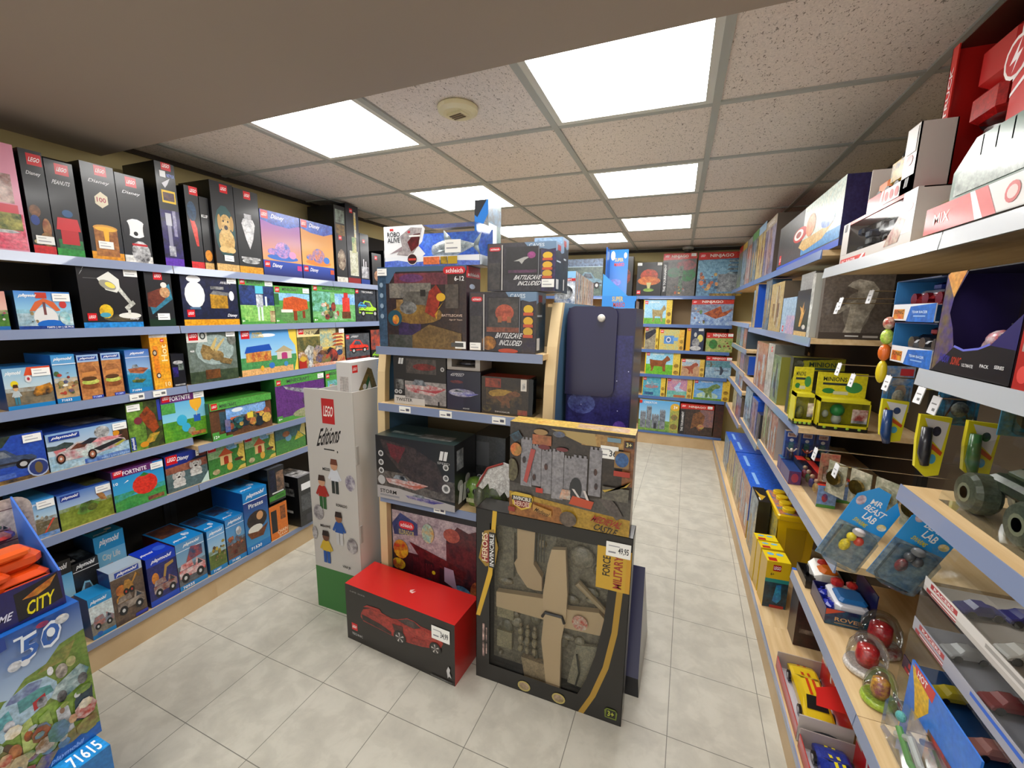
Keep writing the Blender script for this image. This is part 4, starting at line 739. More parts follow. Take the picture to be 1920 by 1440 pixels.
S.put(1192, 1238, 492.5, .1, '141416', '202022', 'black toy box with an autumn red tree picture, top back shelf', lambda F: (F.r(0, 0, 1, 1, '1e1d1f'), brick(F, .03, .06, .04), F.e(.5, .6, .36, .2, 'c0432c', '7a3a24'), F.e(.5, .45, .46, .13, 'c87434', 'a04a2a'), F.p([(.46, .2), (.54, .2), (.6, .4), (.4, .4)], 'b8b078'), F.e(.5, .18, .22, .05, '8aa84a', '5a7a34')), st=[(.06, .93), (.94, .94)])
S.put(1239, 1301, 476, .1, '1a1a1c', '8a2420', 'large dark toy box with green smoke picture and red title band', lambda F: (a_ninja(F, lambda F: (F.r(0, 0, 1, 1, '484a48', '6a6664'), F.e(.75, .5, .25, .16, '2a7a40', '3f5a44'), F.e(.35, .55, .2, .12, '3a7050', '5a6a60'), F.e(.7, .72, .3, .12, 'a85a60', '6a5454'), F.r(.5, .1, .62, .7, '2c3030', '6a8a70'), crowd(F, .4, .06, .8, .24, 8, 7)), .84, .06, True)), st=[(.9, .93)])
S.put(1304, 1391, 474, .1, '1a1a1e', 'a82820', 'largest toy box on top back shelf, blue picture with dark pagoda', lambda F: a_ninja(F, lambda F: (F.r(0, 0, 1, 1, '6a98b8', '3a5a78'), F.r(0, .4, .7, .82, '8ab8d0', '5a88a8'), F.r(.45, .1, .98, .5, '5a6068', '9aa0a4'), *[F.p([(.6 + .02 * k, .5 + .09 * k), (.95 - .02 * k, .5 + .09 * k), (.88, .55 + .09 * k), (.68, .55 + .09 * k)], '24303c', '9ab0b8') for k in range(4)], crowd(F, .05, .12, .45, .5, 16, 71, ('a83a30', '8a4a38', 'c8704a', '3a4a5a', 'c8b070')), F.r(.3, .0, 1, .06, 'b8983c', '4a3a24')), .83, .06))
S = BS(1.418)
def a_creat(F, bg, bg2, pic, rt='d8b83c', word=True):
    F.r(0, 0, 1, 1, bg, bg2, .7); pic(F); F.r(.8, 0, 1, 1, rt, 'e8cc5a', .7); F.r(0, 0, .03, 1, 'e8c020'); brick(F, .04, .83, .035)
    for k in (.12, .42): F.e(.9, k, .07, .09, 'b08a2c', '7a5a24')
    if word: F.t('CREATOR', .22, .87, .55, .94, 'f0f0e8')
S.put(1205, 1258, 562.5, .08, 'c89a20', 'd8b83c', 'toy box with a tan beast picture on blue, second back shelf', lambda F: a_creat(F, '88c0e0', 'b8dcec', lambda F: (F.r(0, 0, 1, .25, '5a9a3c', '7ab850'), beast(F, .3, .1, .5, .7, 'b0a070', '8a7448'))))
S.put(1294, 1372, 561, .08, '4a1a18', 'a82820', 'red topped toy box with a flying orange dragon shape picture', lambda F: a_ninja(F, lambda F: (F.r(0, 0, 1, 1, '5a78b0', 'a8c0d8'), F.r(0, .5, 1, .8, '88a0b8', '6a6a80'), F.p([(.3, .45), (.5, .6), (.7, .75), (.75, .5), (1, .65), (.85, .4), (.6, .25)], 'b8602c', '7a3428'), crowd(F, .05, .1, .35, .65, 8, 5)), .8, .04))
S = BS(1.125)
S.put(1207, 1233, 611.6, .08, 'c89a20', 'd8b83c', 'toy box with black bird wing picture, third back shelf', lambda F: a_creat(F, 'a8a088', '5a5048', lambda F: (F.p([(0, .7), (.7, .9), (.9, .8), (.4, .5), (.1, .4)], '24242a', '3a3a44'),), word=False))
S.put(1234.5, 1281, 617.5, .08, 'c89018', 'd8a83c', 'orange toy box with a blue camera picture, third back shelf', lambda F: a_creat(F, 'd8b850', '9ac0a0', lambda F: (F.r(.2, .3, .6, .7, '5a90d0', '4a80c0'), F.e(.38, .5, .1, .14, 'c8d0dc'), F.e(.38, .5, .06, .08, '3a5a8a'), F.r(.55, .45, .75, .62, '6aa0d8')), 'd89a2c', False))
S.put(1285, 1318, 612.5, .1, 'c89018', '1c2440', 'navy and yellow toy box with a grey moon walker picture', lambda F: (F.r(0, 0, 1, 1, '1e2a48'), F.r(0, 0, .24, 1, 'e0a418'), brick(F, .05, .86, .03), F.e(.78, .55, .16, .16, 'd8d070'), F.e(.55, .35, .22, .2, 'a8a8a8', '6a6a70'), F.e(.55, .12, .32, .1, '9a9a9c', 'c8c8c8'), F.e(.5, .7, .08, .1, 'b8b8b8')), st=[(.8, .94)])
S.put(1322, 1372, 624, .1, '4a1a18', 'a82820', 'small red topped toy box with green fighters picture', lambda F: a_ninja(F, lambda F: (F.r(0, 0, 1, 1, 'b8b070', '6a9a4a'), F.e(.28, .4, .16, .25, '2f8a3c', '3a5a2c'), crowd(F, .5, .15, .95, .6, 10, 9, ('2a2a24', '8a3a2c', '6a6a4a'))), .72, .03), st=[(.9, .9)])
S = BS(.834)
S.put(1208, 1273, 657.6, .08, 'c8a020', 'd8b83c', 'toy box with a brown horse on green grass picture', lambda F: a_creat(F, '7ac0dc', 'c0e0ec', lambda F: (F.r(0, 0, .8, .45, '7ac03c', '5aa830'), beast(F, .12, .14, .62, .72, '9a5a30', '7a4424'))))
S.put(1275, 1319, 673, .08, 'a88018', 'c8a83c', 'toy box with a red brown raptor dinosaur picture', lambda F: a_creat(F, 'c8a078', '9a7058', lambda F: (F.r(0, .6, .8, 1, '8ab0c8', 'c0b8b0'), dino(F, .08, .12, .66, .72, '8a3a28', 'a85a3c')), 'c8a040'))
S.put(1321, 1369, 668, .08, '4a1a18', 'a82820', 'red topped toy box with a grey blue jet over water picture', lambda F: a_ninja(F, lambda F: (F.r(0, 0, 1, 1, '6a90b0', 'a8c0cc'), F.r(0, .5, 1, .8, '6a9aa0', '4a7888'), plane(F, .35, .15, .6, .4, '3a4250', '8a98a8'), plane(F, .05, .5, .35, .25, '5a5a4a')), .8, .035), st=[(.9, .93)])
S = BS(.572)
S.put(1203, 1246, 706, .08, 'c8a020', 'd8b83c', 'toy box with a shark shaped blue picture, fifth back shelf', lambda F: a_creat(F, '3a90b0', '7ac0c8', lambda F: (F.e(.4, .5, .3, .1, '6a8a98', 'c8685a'), F.r(.1, .05, .5, .2, '3a6aa0', '2a4a6a'), plane(F, .2, .5, .5, .3, '7a98a8', 'c0c8cc')), word=False))
S.put(1248, 1296, 707, .08, '8a5a90', 'b880a8', 'pink purple toy box with a white swan shape on water picture', lambda F: a_creat(F, 'a878a8', 'd8a098', lambda F: (F.r(0, 0, .8, .35, '5aa8a0', '88c0b0'), F.p([(.3, .5), (.5, .8), (.56, .78), (.5, .5), (.75, .35), (.4, .3)], 'c8d8e8', '8ab0d0'), F.r(.3, .02, .75, .14, 'b86a3c')), 'c8a04a'))
S.put(1297.5, 1366, 711, .08, 'c8a020', 'd8b83c', 'toy box with a green tyrannosaurus picture on blue', lambda F: a_creat(F, '5a98d8', '8ab8e0', lambda F: (F.e(.4, .2, .3, .2, 'c8dca0', '8ab8d8'), F.r(0, 0, .8, .1, '6a9a3c', '5a8a30'), dino(F, .08, .1, .66, .76, '3f6a34', '8a9a5c')), 'd8b030'))
S = BS(.155); S.P0.y = 5.13
S.put(1196, 1270, 748, .12, '6a7a34', 'c8b050', 'large toy box with a grey medieval castle picture, bottom back shelf', lambda F: (F.r(0, .3, 1, 1, ('a8d8f0', '5aa8e0')), F.r(0, 0, 1, .35, '5a8a3c', '8ab050'), fort(F, .04, .08, .7, .72, '8e949c', '5a606a'), F.r(.78, 0, 1, .78, 'c0b050', '88a050'), F.e(.9, .82, .12, .12, 'e0b030'), F.t('3', .86, .77, .9, .87, 'fff'), F.t('1', .92, .79, .95, .85, 'fff'), F.e(.89, .5, .08, .09, 'a8603c', '6a7a4a'), F.e(.89, .2, .09, .09, '9a6a3c', '6a7a3c'), F.t('CREATOR', .12, .88, .45, .95, 'e8f0f8'), F.r(0, .88, .07, .98, 'd03020')))
S.put(1272, 1334, 757, .12, '2a1816', 'a82820', 'large dark toy box with a rusty robot picture, bottom back shelf', lambda F: a_ninja(F, lambda F: (F.r(0, 0, 1, 1, '4a3830', '2c2220'), F.r(.6, .3, 1, .85, '6a5a64', '9a6a60'), F.p([(.35, .2), (.4, .7), (.6, .8), (.75, .65), (.7, .2), (.6, .15), (.5, .3)], '5a3a28', '8a5a34'), F.e(.65, .3, .1, .08, 'a8a03c', 'c04a6a')), .84, .05, True), st=[(.88, .92)])
S.put(1336, 1352, 760, .12, '2a1816', '4a2020', 'narrow dark red toy box in the far right corner at the bottom', lambda F: F.r(0, 0, 1, 1, '4a2824', '2a2020'))

# ================================================================ centre display
X0, X1 = -1.268, -.476
def curve(z):                                     # bowed front edge of the side panels
    K = ((0, 1.566), (.35, 1.566), (.65, 1.57), (1.1, 1.585), (1.3, 1.60), (1.45, 1.635), (1.6, 1.70))
    for (za, ya), (zb, yb_) in zip(K, K[1:]):
        if z <= zb: return ya + (yb_ - ya) * (z - za) / (zb - za)
    return 1.7
g = empty('gondola_display', (X0, 1.55, 0), 0, 'double sided centre display shelving with bowed wooden edged blue side panels', 'shelving')
def W(M_, name, mats, parent): 
    M_.v = [(x - X0, y - 1.55, z) for x, y, z in M_.v]; return M_.build(name, mats, parent)
BLUP = mat('slate_blue_panel', '4f7596', .45); PALEP = mat('birch_edge', 'd8bf92', .5)
for x0, x1 in ((X0 - .026, X0), (X1, X1 + .026)):
    zs_ = [0, .1, .3, .5, .7, .9, 1.1, 1.25, 1.4, 1.5, 1.56, 1.575]; yb = 2.44
    M = MB()
    fr = [(curve(z), z) for z in zs_]
    for xx in (x0, x1):
        p = [(xx, y, z) for y, z in fr] + [(xx, yb, 1.575), (xx, yb, 0)]
        M.face(p if xx == x1 else list(reversed(p)), '888')
    for a, b_ in zip(fr, fr[1:]): M.face([(x0, a[0], a[1]), (x1, a[0], a[1]), (x1, b_[0], b_[1]), (x0, b_[0], b_[1])], '888', mi=1)
    M.face([(x0, fr[-1][0], 1.575), (x1, fr[-1][0], 1.575), (x1, yb, 1.575), (x0, yb, 1.575)], '888', mi=1)
    sp = W(M, 'side_panel', [BLUP, PALEP], g)
    # thick wooden edge band standing a little proud of the panel
    M = MB(); 
    for (ya, za), (yb2, zb) in zip(fr, fr[1:]):
        for dx0, dx1 in ((x0 - .008, x1 + .008),):
            M.mesh([(dx0, ya - .004, za), (dx1, ya - .004, za), (dx1, yb2 - .004, zb), (dx0, yb2 - .004, zb), (dx0, ya + .03, za), (dx1, ya + .03, za), (dx1, yb2 + .03, zb), (dx0, yb2 + .03, zb)], [(0, 1, 2, 3), (1, 5, 6, 2), (4, 0, 3, 7), (5, 4, 7, 6)], 'ccc')
    W(M, 'edge_band', [PALEP], sp)
M = MB(); M.box(X0 + .001, 1.955, .1, X1 - .001, 1.975, 1.56, '888'); W(M, 'back_panel', [mat('olive_tan_board', '8a7a5c', .65)], g)
M = MB(); M.box(X0 + .001, 1.575, .07, X1 - .001, 1.95, .095, '888'); bs = W(M, 'base_shelf', [WOOD], g)
M = MB(); M.box(X0 + .001, 1.582, 0, X1 - .001, 1.6, .069, '888'); W(M, 'plinth', [KICK], g)
for z, y, tags in ((1.372, 1.548, ()), (1.11, 1.548, (.12, .33, .58)), (.667, 1.535, (.3,))):
    M = MB(); M.box(X0 + .001, y, z - .022, X1 - .001, 1.952, z, '888'); b_ = W(M, 'shelf_board', [WOOD], g)
    M = MB(); M.box(X0 + .002, y - .006, z - .034, X1 - .002, y - .0005, z + .002, '888'); rl = W(M, 'price_rail', [RAILG], b_)
    for u in tags:
        M = MB(); M.box(X0 + u, y - .0085, z - .03, X0 + u + .06, y - .0062, z - .002, 'f0efe8'); F = Face(M, (X0 + u, y - .0087, z - .03), (.06, 0, 0), (0, 0, .028)); F.r(.1, .3, .5, .45, '667'); F.r(.6, .3, .9, .7, '556')
        W(M, 'price_ticket', [MATT], rl)
for z in (1.3, 1.0, .6):
    M = MB(); M.box(X0 + .001, 1.977, z - .022, X1 - .001, 2.40, z, '888'); W(M, 'shelf_board', [WOOD], g)
M = MB(); M.box(X0 + .001, 1.70, 1.53, X1 - .001, 2.42, 1.552, '888')

GC = 'toy boxes on the centre display'
def CB(px0, px1, y, z, ty, depth, side, top, label, art, dx0=None, dx1=None, **k):
    P0 = Vector((0, y, z)); d = Vector((1, 0, 0)); a = along(P0, d, px0) if dx0 is None else dx0; b_ = along(P0, d, px1) if dx1 is None else dx1
    h = hat(Vector((a, y, z)), ty)
    if len(label.split()) > 16: print('LONG', label)
    k.setdefault('group', GC)
    return carton(label, (a, y, z + .001), 0, b_ - a, depth, h, side, top, art, **k)
def pill(F, u0, v0, u1, v1, c='d0202c'):
    r_ = (v1 - v0) / 2; au = r_ * F.h / F.w
    F.r(u0 + au, v0, u1 - au, v1, c); F.e(u0 + au, v0 + r_, au, r_, c); F.e(u1 - au, v0 + r_, au, r_, c)
# top of the display: dragon cave box
def a_cave(F):
    F.r(0, 0, 1, 1, '241c24', '3a2824'); F.r(0, .94, 1, 1, '44607c'); F.r(0, 0, .1, 1, '2c4258', '3a5570'); F.p([(.1, .94), (.22, .94), (.14, .8), (.1, .8)], '44607c')
    F.r(.2, .78, .8, .92, '5a2a38', '7a3a44'); F.e(.4, .86, .14, .05, '4a2c50', '6a3a6a'); F.r(.14, .62, .62, .8, '5f5c5a', '8a8478'); F.r(.3, .5, .62, .7, '6a6660', '45423e'); F.r(.5, .64, .56, .72, '1c1a1c')
    F.r(.24, .12, .5, .5, '3c2a58', '241c3c'); F.r(.22, .36, .3, .6, '9a7a4a', '6a5030'); F.e(.45, .42, .3, .12, '6a4c28', '8a6a30'); F.e(.36, .5, .1, .08, '24242a', '8a8a88')
    F.p([(.55, .45), (.6, .7), (.68, .78), (.74, .68), (.7, .5), (.66, .38)], 'a03020', '7a2018'); F.e(.73, .63, .05, .05, 'd8a828'); F.p([(.68, .36), (.7, .5), (.76, .58), (.66, .42)], 'd8a828', 'a86a20'); F.r(.78, .5, .92, .78, '5a5048', '403a38')
    F.e(.2, .37, .085, .1, '1c4a5a'); F.e(.21, .35, .04, .06, 'b8502c', 'd8a030'); F.r(.12, .0, .4, .16, '4a4a48', '2c3430'); F.p([(.4, 0), (.4, .16), (.6, .3), (.95, .2), (.95, 0)], '5a4428', '7a6038')
    pill(F, .76, .9, .995, .985); F.t('schleich', .79, .915, .97, .965, 'f4e8e8'); F.t('6-12', .88, .82, .98, .875, 'f0f0f0'); F.t('BATTLECAVE', .74, .4, .96, .43, 'c8b0a0'); F.t('Age 6+ Years', .82, .35, .96, .375, 'c8b0a0'); F.r(.84, .04, .97, .09, '4a4c4c')
    for k in range(4): F.e(.05, .78 - .13 * k, .022, .03, '8aa0b4')
def s_cave(G): G.r(0, .0, 1, 1, '3a2028', '2a2028'); G.r(.05, .93, .95, .99, 'b02030'); G.r(0, .86, 1, .94, 'c02830'); G.t('schleich', .1, .88, .9, .92, 'fff'); G.e(.4, .76, .2, .03, 'b8c8e0')
CB(706, 876, 1.56, 1.372, 502, .13, '30202a', '54607a', 'large dark box with a stone wall cave and red dragon on top display shelf', a_cave, art_side=s_cave, st=[(.02, .93), (.98, .02)], dx0=-1.256, dx1=-.815)
# shark blister box
def shark_box():
    y, z = 1.575, 1.372 + hat(Vector((-1.262, 1.56, 1.372)), 502) + .002
    x0, x1 = along((0, y, z), (1, 0, 0), 722), along((0, y, z), (1, 0, 0), 900)
    h = hat(Vector((x0, y, z)), 426); w_ = x1 - x0; d_ = .125
    t = empty('toy_box', (x0, y, z), 0, 'white and blue window box with a shark toy, atop the dragon cave box', 'toy box', GC)
    M = MB(); M.box(0, 0, 0, w_, d_, .002, 'e8ecf0'); M.box(0, 0, 0, w_, .0015, h * .24, 'e8ecf2'); M.box(0, 0, 0, .0015, d_, h, '2a50b0'); M.box(0, d_ - .0015, 0, w_, d_, h * .92, '2c52b8', '4a78c8'); M.box(w_ - .0015, 0, 0, w_, d_, h * .24, 'e0e8f0')
    pts = [(0, 0), (0, 1), (.42, 1), (.45, .9), (.42, .6), (.38, .5), (.45, .3), (.42, .24), (0, .24)]
    M.face([(u * w_, -.0002, v * h) for u, v in pts if v >= .24 or u == 0] , 'eceef2')
    F = Face(M, (0, -.0004, 0), (w_, 0, 0), (0, 0, h))
    F.p([(0, 0), (1, 0), (1, .1), (.6, .14), (.3, .1), (.15, .16), (0, .14)], '4a62c0', '6a88d8'); 
    F.p([(.14, .3), (.2, .5), (.18, .75), (.3, .95), (.42, .92), (.4, .7), (.36, .45), (.3, .25)], '8a8488', 'b0a8a8'); F.p([(.26, .6), (.33, .78), (.4, .8), (.38, .5), (.3, .36)], '6a1c24', '3a1014'); F.r(.28, .72, .4, .76, 'f4f0ec'); F.p([(.06, .32), (.2, .5), (.2, .4)], '9a8a90'); F.e(.28, .84, .015, .03, 'c03040')
    F.t('ROBO', .04, .74, .18, .86, '30343c'); F.t('ALIVE', .04, .6, .18, .72, '30343c'); F.r(.07, .89, .11, .94, 'c83030'); F.e(.31, .18, .055, .14, 'e8e8e8'); F.e(.31, .18, .05, .125, '3a1a20'); F.r(.27, .15, .35, .2, 'd04038')
    F.r(.43, .04, .6, .22, 'd0683c', 'e07848'); F.r(.61, .04, .68, .22, 'c8a020', '6a5a20'); F.r(.685, .04, .78, .22, 'b8981c')
    G = Face(M, (w_ - .001, 0, 0), (0, d_, 0), (0, 0, h * .24)); G.r(0, 0, 1, 1, 'e8eef4', '9ab8e0'); G.r(.0, .3, .3, .8, 'c8a020'); G.e(.55, .6, .12, .2, 'c04050')
    M.build('carton', [CARD], t)
    M = MB(); x_ = w_ * .43
    M.mesh([(x_, 0, h * .24), (w_, 0, h * .24), (w_, d_, h * .24), (x_, 0, h * .98), (w_ * .96, 0, h * .98), (w_, d_, h * .98), (x_, d_, h * .98)], [(0, 1, 4, 3), (1, 2, 5, 4), (3, 4, 5, 6)], 'fff')
    M.build('clear_window', [CLEAR], t)
    M = MB(); n = 9; rs = []
    for k in range(n):
        s_ = k / (n - 1); xx = w_ * (.46 + .42 * s_); zz = h * (.42 + .1 * s_); r_ = h * .2 * math.sin(PI * (.12 + .85 * s_) ** .8) + .003
        rs.append([(xx, d_ * .45 + r_ * .7 * math.cos(2 * PI * i / 12), zz + r_ * math.sin(2 * PI * i / 12)) for i in range(12)])
    M.rings(rs, 'b8bcbc', '7a8488')
    def fin(a, b_, c): M.mesh([a, b_, c, (a[0], a[1] + .006, a[2]), (b_[0], b_[1] + .006, b_[2]), (c[0], c[1] + .006, c[2])], [(0, 1, 2), (5, 4, 3), (0, 3, 4, 1), (1, 4, 5, 2), (2, 5, 3, 0)], '8a9498')
    yy = d_ * .45
    fin((w_ * .58, yy, h * .55), (w_ * .7, yy, h * .55), (w_ * .57, yy, h * .9)); fin((w_ * .86, yy, h * .5), (w_ * .92, yy, h * .5), (w_ * .95, yy, h * .8)); fin((w_ * .86, yy, h * .5), (w_ * .92, yy, h * .5), (w_ * .94, yy, h * .28)); fin((w_ * .56, yy - .03, h * .4), (w_ * .66, yy - .02, h * .42), (w_ * .53, yy - .055, h * .26))
    M.build('toy_shark', [PLAS], t, smooth=True)
    sticker(t, w_ * .66, h * .3, w_ * .16, h * .3, -.006)
    return z
zsh = shark_box()
def a_battle(ic, ex, wnd):
    def f(F):
        F.r(0, 0, 1, 1, '242026', '34303a'); F.p([(.55, 1), (1, 1), (1, .86), (.9, .84), (.8, .87), (.7, .83), (.62, .88)], '6a86a4'); F.r(.8, 0, 1, .84, ic, '241c34'); F.t('CAVES', .62, .9, .84, .97, 'c8d4e0')
        F.r(.02, .86, .22, .98, '4a3434'); pill(F, .03, .84, .2, .92); F.t('schleich', .05, .86, .18, .9, 'eee')
        F.r(.28, .34, .76, .92, '18161a', '242228'); F.r(.3, .36, .74, .9, wnd, '1c1a1e', .8); ex(F); F.r(.02, .04, .2, .6, '2c2a2c', '46403e'); F.t('BATTLECAVE', .4, .24, .82, .33, 'dedee0', .1); F.t('INCLUDED', .46, .12, .82, .21, 'dedee0', .1)
        for v, c in ((.72, 'd8b020'), (.53, 'd8a828'), (.36, 'c8a030')): F.e(.89, v, .07, .07, c); F.r(.82, v - .1, .96, v - .05, 'c0502c')
        F.r(.22, .02, .24, .96, 'b0aca8'); F.r(.76, .3, .775, .9, '6a6a70')
    return f
def s_bat(G): G.r(0, 0, 1, 1, '34424e', '242a34'); G.p([(0, 1), (1, 1), (1, .84), (.7, .8), (.4, .86), (0, .8)], '7a96b4'); G.r(.2, .84, .6, .95, 'a03a40'); G.r(.1, .05, .4, .25, 'd8d8d8'); G.r(.1, .6, .6, .63, 'c0ccd8')
bz = 1.372; 
CB(888, 1010, 1.565, bz, 548, .12, '222428', '3a4a5c', 'dark window box with an orange pig shaped monster, lower of two beside the cave box', a_battle('3a302c', lambda F: (F.e(.54, .66, .14, .14, 'c0583c', '8a3c28'), F.r(.44, .5, .5, .6, '9a5a34'), F.r(.58, .5, .64, .6, '9a5a34'), F.r(.27, .34, .76, .42, '8a4a34', '5a3428'), F.e(.3, .15, .12, .12, 'b87a2c', '4a2c18'), F.e(.6, .03, .15, .04, 'b04024')), '4a4440'), art_side=s_bat, dx0=-.803, dx1=-.515, st=[(.06, .02)])
h1 = hat(Vector((-.803, 1.565, bz)), 548)
CB(914, 1040, 1.58, bz + h1 + .003, 458, .12, '222428', '5a7490', 'dark window box with a white winged dragon, upper of two beside the shark box', a_battle('40306a', lambda F: (F.p([(.4, .62), (.55, .7), (.66, .72), (.56, .64), (.52, .56), (.48, .62)], 'a8a8a4'), F.e(.66, .74, .06, .07, 'a03a80', '6a2c60'), F.r(.32, .38, .74, .44, '5a2c50', '241c24')), '141216'), art_side=s_bat, st=[(.92, .08)])
zt = bz + h1 + .003 + hat(Vector((-.7, 1.58, bz + h1)), 458)
CB(1000, 1052, 1.74, bz + h1 + .003, 447, .1, '8ca4b8', '9ab0c8', 'pale blue topped dark box standing behind the white dragon box', lambda F: (F.r(0, 0, 1, 1, '34303c', '2a2830'), F.r(0, .78, 1, 1, '88a8c8', '6a8cb0')), art_side=s_bat)
CB(890, 915, 1.715, zt - .03, 376, .14, '2c4a5c', '222a34', 'tall blue and black box standing on end above the other display boxes', lambda F: (F.r(0, 0, 1, 1, '1f74c8'), F.p([(0, .75), (0, 1), (.9, 1), (.2, .7)], '24282e'), F.p([(.4, .45), (1, .75), (1, .2)], '3a3a40', '8a8a8a'), F.r(.45, .5, .95, .54, 'c8c8c8')), art_side=lambda G: (G.r(0, 0, 1, 1, '33505c', '4a6a60'), G.r(.05, .05, .65, .6, 'd8dce4'), G.r(.0, .6, 1, .9, '3a6a8a', '2a3a44')))
M = MB(); M.tube([(.0, .0, .04), (-.02, 0, .07), (-.02, 0, .11), (0, 0, .14), (.02, 0, .11), (.02, 0, .07), (0, 0, .04)], .006, 8, '4ad83c')
o = M.build('toy_ring', [PLAS], None, (-.80, 1.72, zt - .04)); tag(o, 'bright lime green plastic ring beside the tall blue and black box', 'toy')
# middle shelf
def icons(F, pts, r=.03, c='c8c8c8'):
    for u, v in pts: F.e(u, v, r, r * F.w / F.h, c); F.e(u, v, r * .6, r * .6 * F.w / F.h, '8a8a8a', '2a2a2a')
def bolt(F, u, v, s, c='d8d8d8'):
    b = s * F.w / F.h
    F.p([(u, v), (u + s * .4, v), (u + s * .6, v + b), (u + s * .2, v + b)], c); F.p([(u + s * .5, v), (u + s * .9, v), (u + s * 1.1, v + b), (u + s * .7, v + b)], c)
CB(740, 837, 1.575, 1.11, 667, .2, '1a1a1c', '26262a', 'grey boat box with a red and white speedboat, left on the display middle shelf', lambda F: (F.r(0, 0, 1, 1, '2a2a2c'), F.r(0, 0, .5, .18, 'c8c4c0'), F.r(.25, .66, .82, .96, '5a5250', '3a3a3a'), F.e(.6, .8, .22, .07, '8a3034', '5a2828'), F.r(.22, .04, 1, .5, '7a7674', 'a09a98'), boat(F, .22, .18, .78, .42, 'c8c0bc', 'a84048'), F.r(.0, 0, .6, .14, 'c8c4c0'), F.t('TWISTER', .04, .06, .36, .13, '18181a'), bolt(F, .1, .84, .1), F.r(.04, .32, .2, .52, '8a8a88', '1a1a1a'), icons(F, [(.05, .26), (.13, .26), (.94, .78)], .035), F.r(.85, 0, .88, .12, '1a1a1a')))
CB(838.5, 901, 1.57, 1.11, 694, .16, '1a1a20', '2a2a2e', 'navy box with small purple and white boats, under the pale framed box', lambda F: (F.r(0, 0, 1, 1, '24263a'), F.r(.5, .0, 1, 1, '1c1e30'), F.t('4SPEED', .08, .86, .55, .94, 'b8b8bc', .2), F.e(.45, .45, .4, .1, 'b0acb4', '6a688a'), boat(F, .05, .35, .9, .2, 'b8b8c4', '4a4aa0'), F.e(.3, .72, .2, .04, '8a3a3c', '2a2a30'), F.t('4GHZ', .48, .05, .68, .08, 'c8c8c8')), dx0=None)
h2 = hat(Vector((-.92, 1.57, 1.11)), 694)
def framed():
    z = 1.11 + h2 + .003; x0, x1 = along((0, 1.58, z), (1, 0, 0), 838.5), along((0, 1.58, z), (1, 0, 0), 900); h = min(.135, 1.35 - 1.11 - h2 - .01)
    h = max(h, .05)
    t = empty('toy_box', (x0, 1.58, z), 0, 'pale grey framed window box with a dark toy, stacked above the boat box', 'toy box', GC)
    M = MB(); w_ = x1 - x0; M.box(0, 0, 0, w_, .12, h * .22, 'a8a098'); M.box(0, 0, h * .22, w_ * .14, .12, h, 'a8a4a0'); M.box(w_ * .86, 0, h * .22, w_, .12, h, 'a8a4a0'); M.box(w_ * .14, .1, h * .22, w_ * .86, .12, h, '1c1e2a'); M.build('carton', [CARD], t)
    M = MB(); M.ell(w_ * .5, .05, h * .45, w_ * .28, .03, h * .2, '2a2c38', '4a4c5a'); M.build('toy', [PLAS], t)
framed()
def dino_box():
    y, z = 1.572, 1.11; x0, x1 = along((0, y, z), (1, 0, 0), 903), along((0, y, z), (1, 0, 0), 990); h = hat(Vector((x0, y, z)), 705); w_ = x1 - x0
    t = empty('toy_box', (x0, y, z + .001), 0, 'black and orange box with a roaring dinosaur, right end of the display middle shelf', 'toy box', GC)
    M = MB(); M.box(0, 0, 0, w_, .1, h, '1c1814', cols={'top': '8a2c20'}); F = Face(M, (0, 0, 0), (w_, 0, 0), (0, 0, h))
    F.r(0, 0, 1, 1, '241c14', '342818'); F.r(.08, .72, .42, .96, '8a2c1c'); F.r(.1, .74, .4, .94, '3a2018', 'a04428'); F.r(.1, .26, .86, .7, '1c1612', '5a4420'); F.e(.45, .56, .3, .12, '8a6a24', 'a88434'); dino(F, .15, .18, .68, .5, '7a4a24', '4a3420'); F.e(.12, .14, .1, .08, '6a5a24', '241c14'); F.r(.78, .04, .98, .18, '6a5428', '8a3020'); F.t('DINOSAUR', .3, .06, .62, .1, 'b8b0a8'); F.r(.84, .68, .96, .98, 'd8d4cc'); F.r(.87, .72, .93, .88, '3a3a3a', 'd8d8d8')
    M.build('carton', [CARD], t)
    M = MB(); M.box(w_, .0, .0, w_ + .02, .1, h, 'fff'); M.build('clear_window', [CLEAR], t)
dino_box()
# lower shelf
def a_storm(F):
    F.r(0, 0, 1, 1, '26272a'); F.r(0, .15, 1, .45, '3a3634', '6a6460'); F.p([(0, 0), (1, 0), (1, .1), (.55, .16), (.3, .2), (0, .2)], 'a8a4a4'); F.t('STORM', .04, .09, .26, .15, '141416'); F.r(.04, .04, .3, .07, '8a8a90')
    F.p([(.06, .95), (.5, .88), (.78, .7), (.86, .5), (.84, .25), (.55, .3), (.3, .5), (.12, .75)], '463c3c', '2e2a2c'); F.p([(.15, .9), (.4, .86), (.3, .6), (.2, .7)], '6a2c34', '4a2c30')
    boat(F, .12, .2, .56, .25, 'b8b0b0', 'b06050'); boat(F, .38, .04, .5, .14, 'a098a8', '3a3480')
    icons(F, [(.07, .72), (.07, .58), (.07, .45)], .035); F.e(.07, .3, .05, .075, 'b0b0b0'); icons(F, [(.9, .66), (.9, .5)], .035); icons(F, [(.9, .34)], .05); bolt(F, .82, .76, .1); F.t('SPEED', .8, .7, .95, .735, 'a0a0a0')
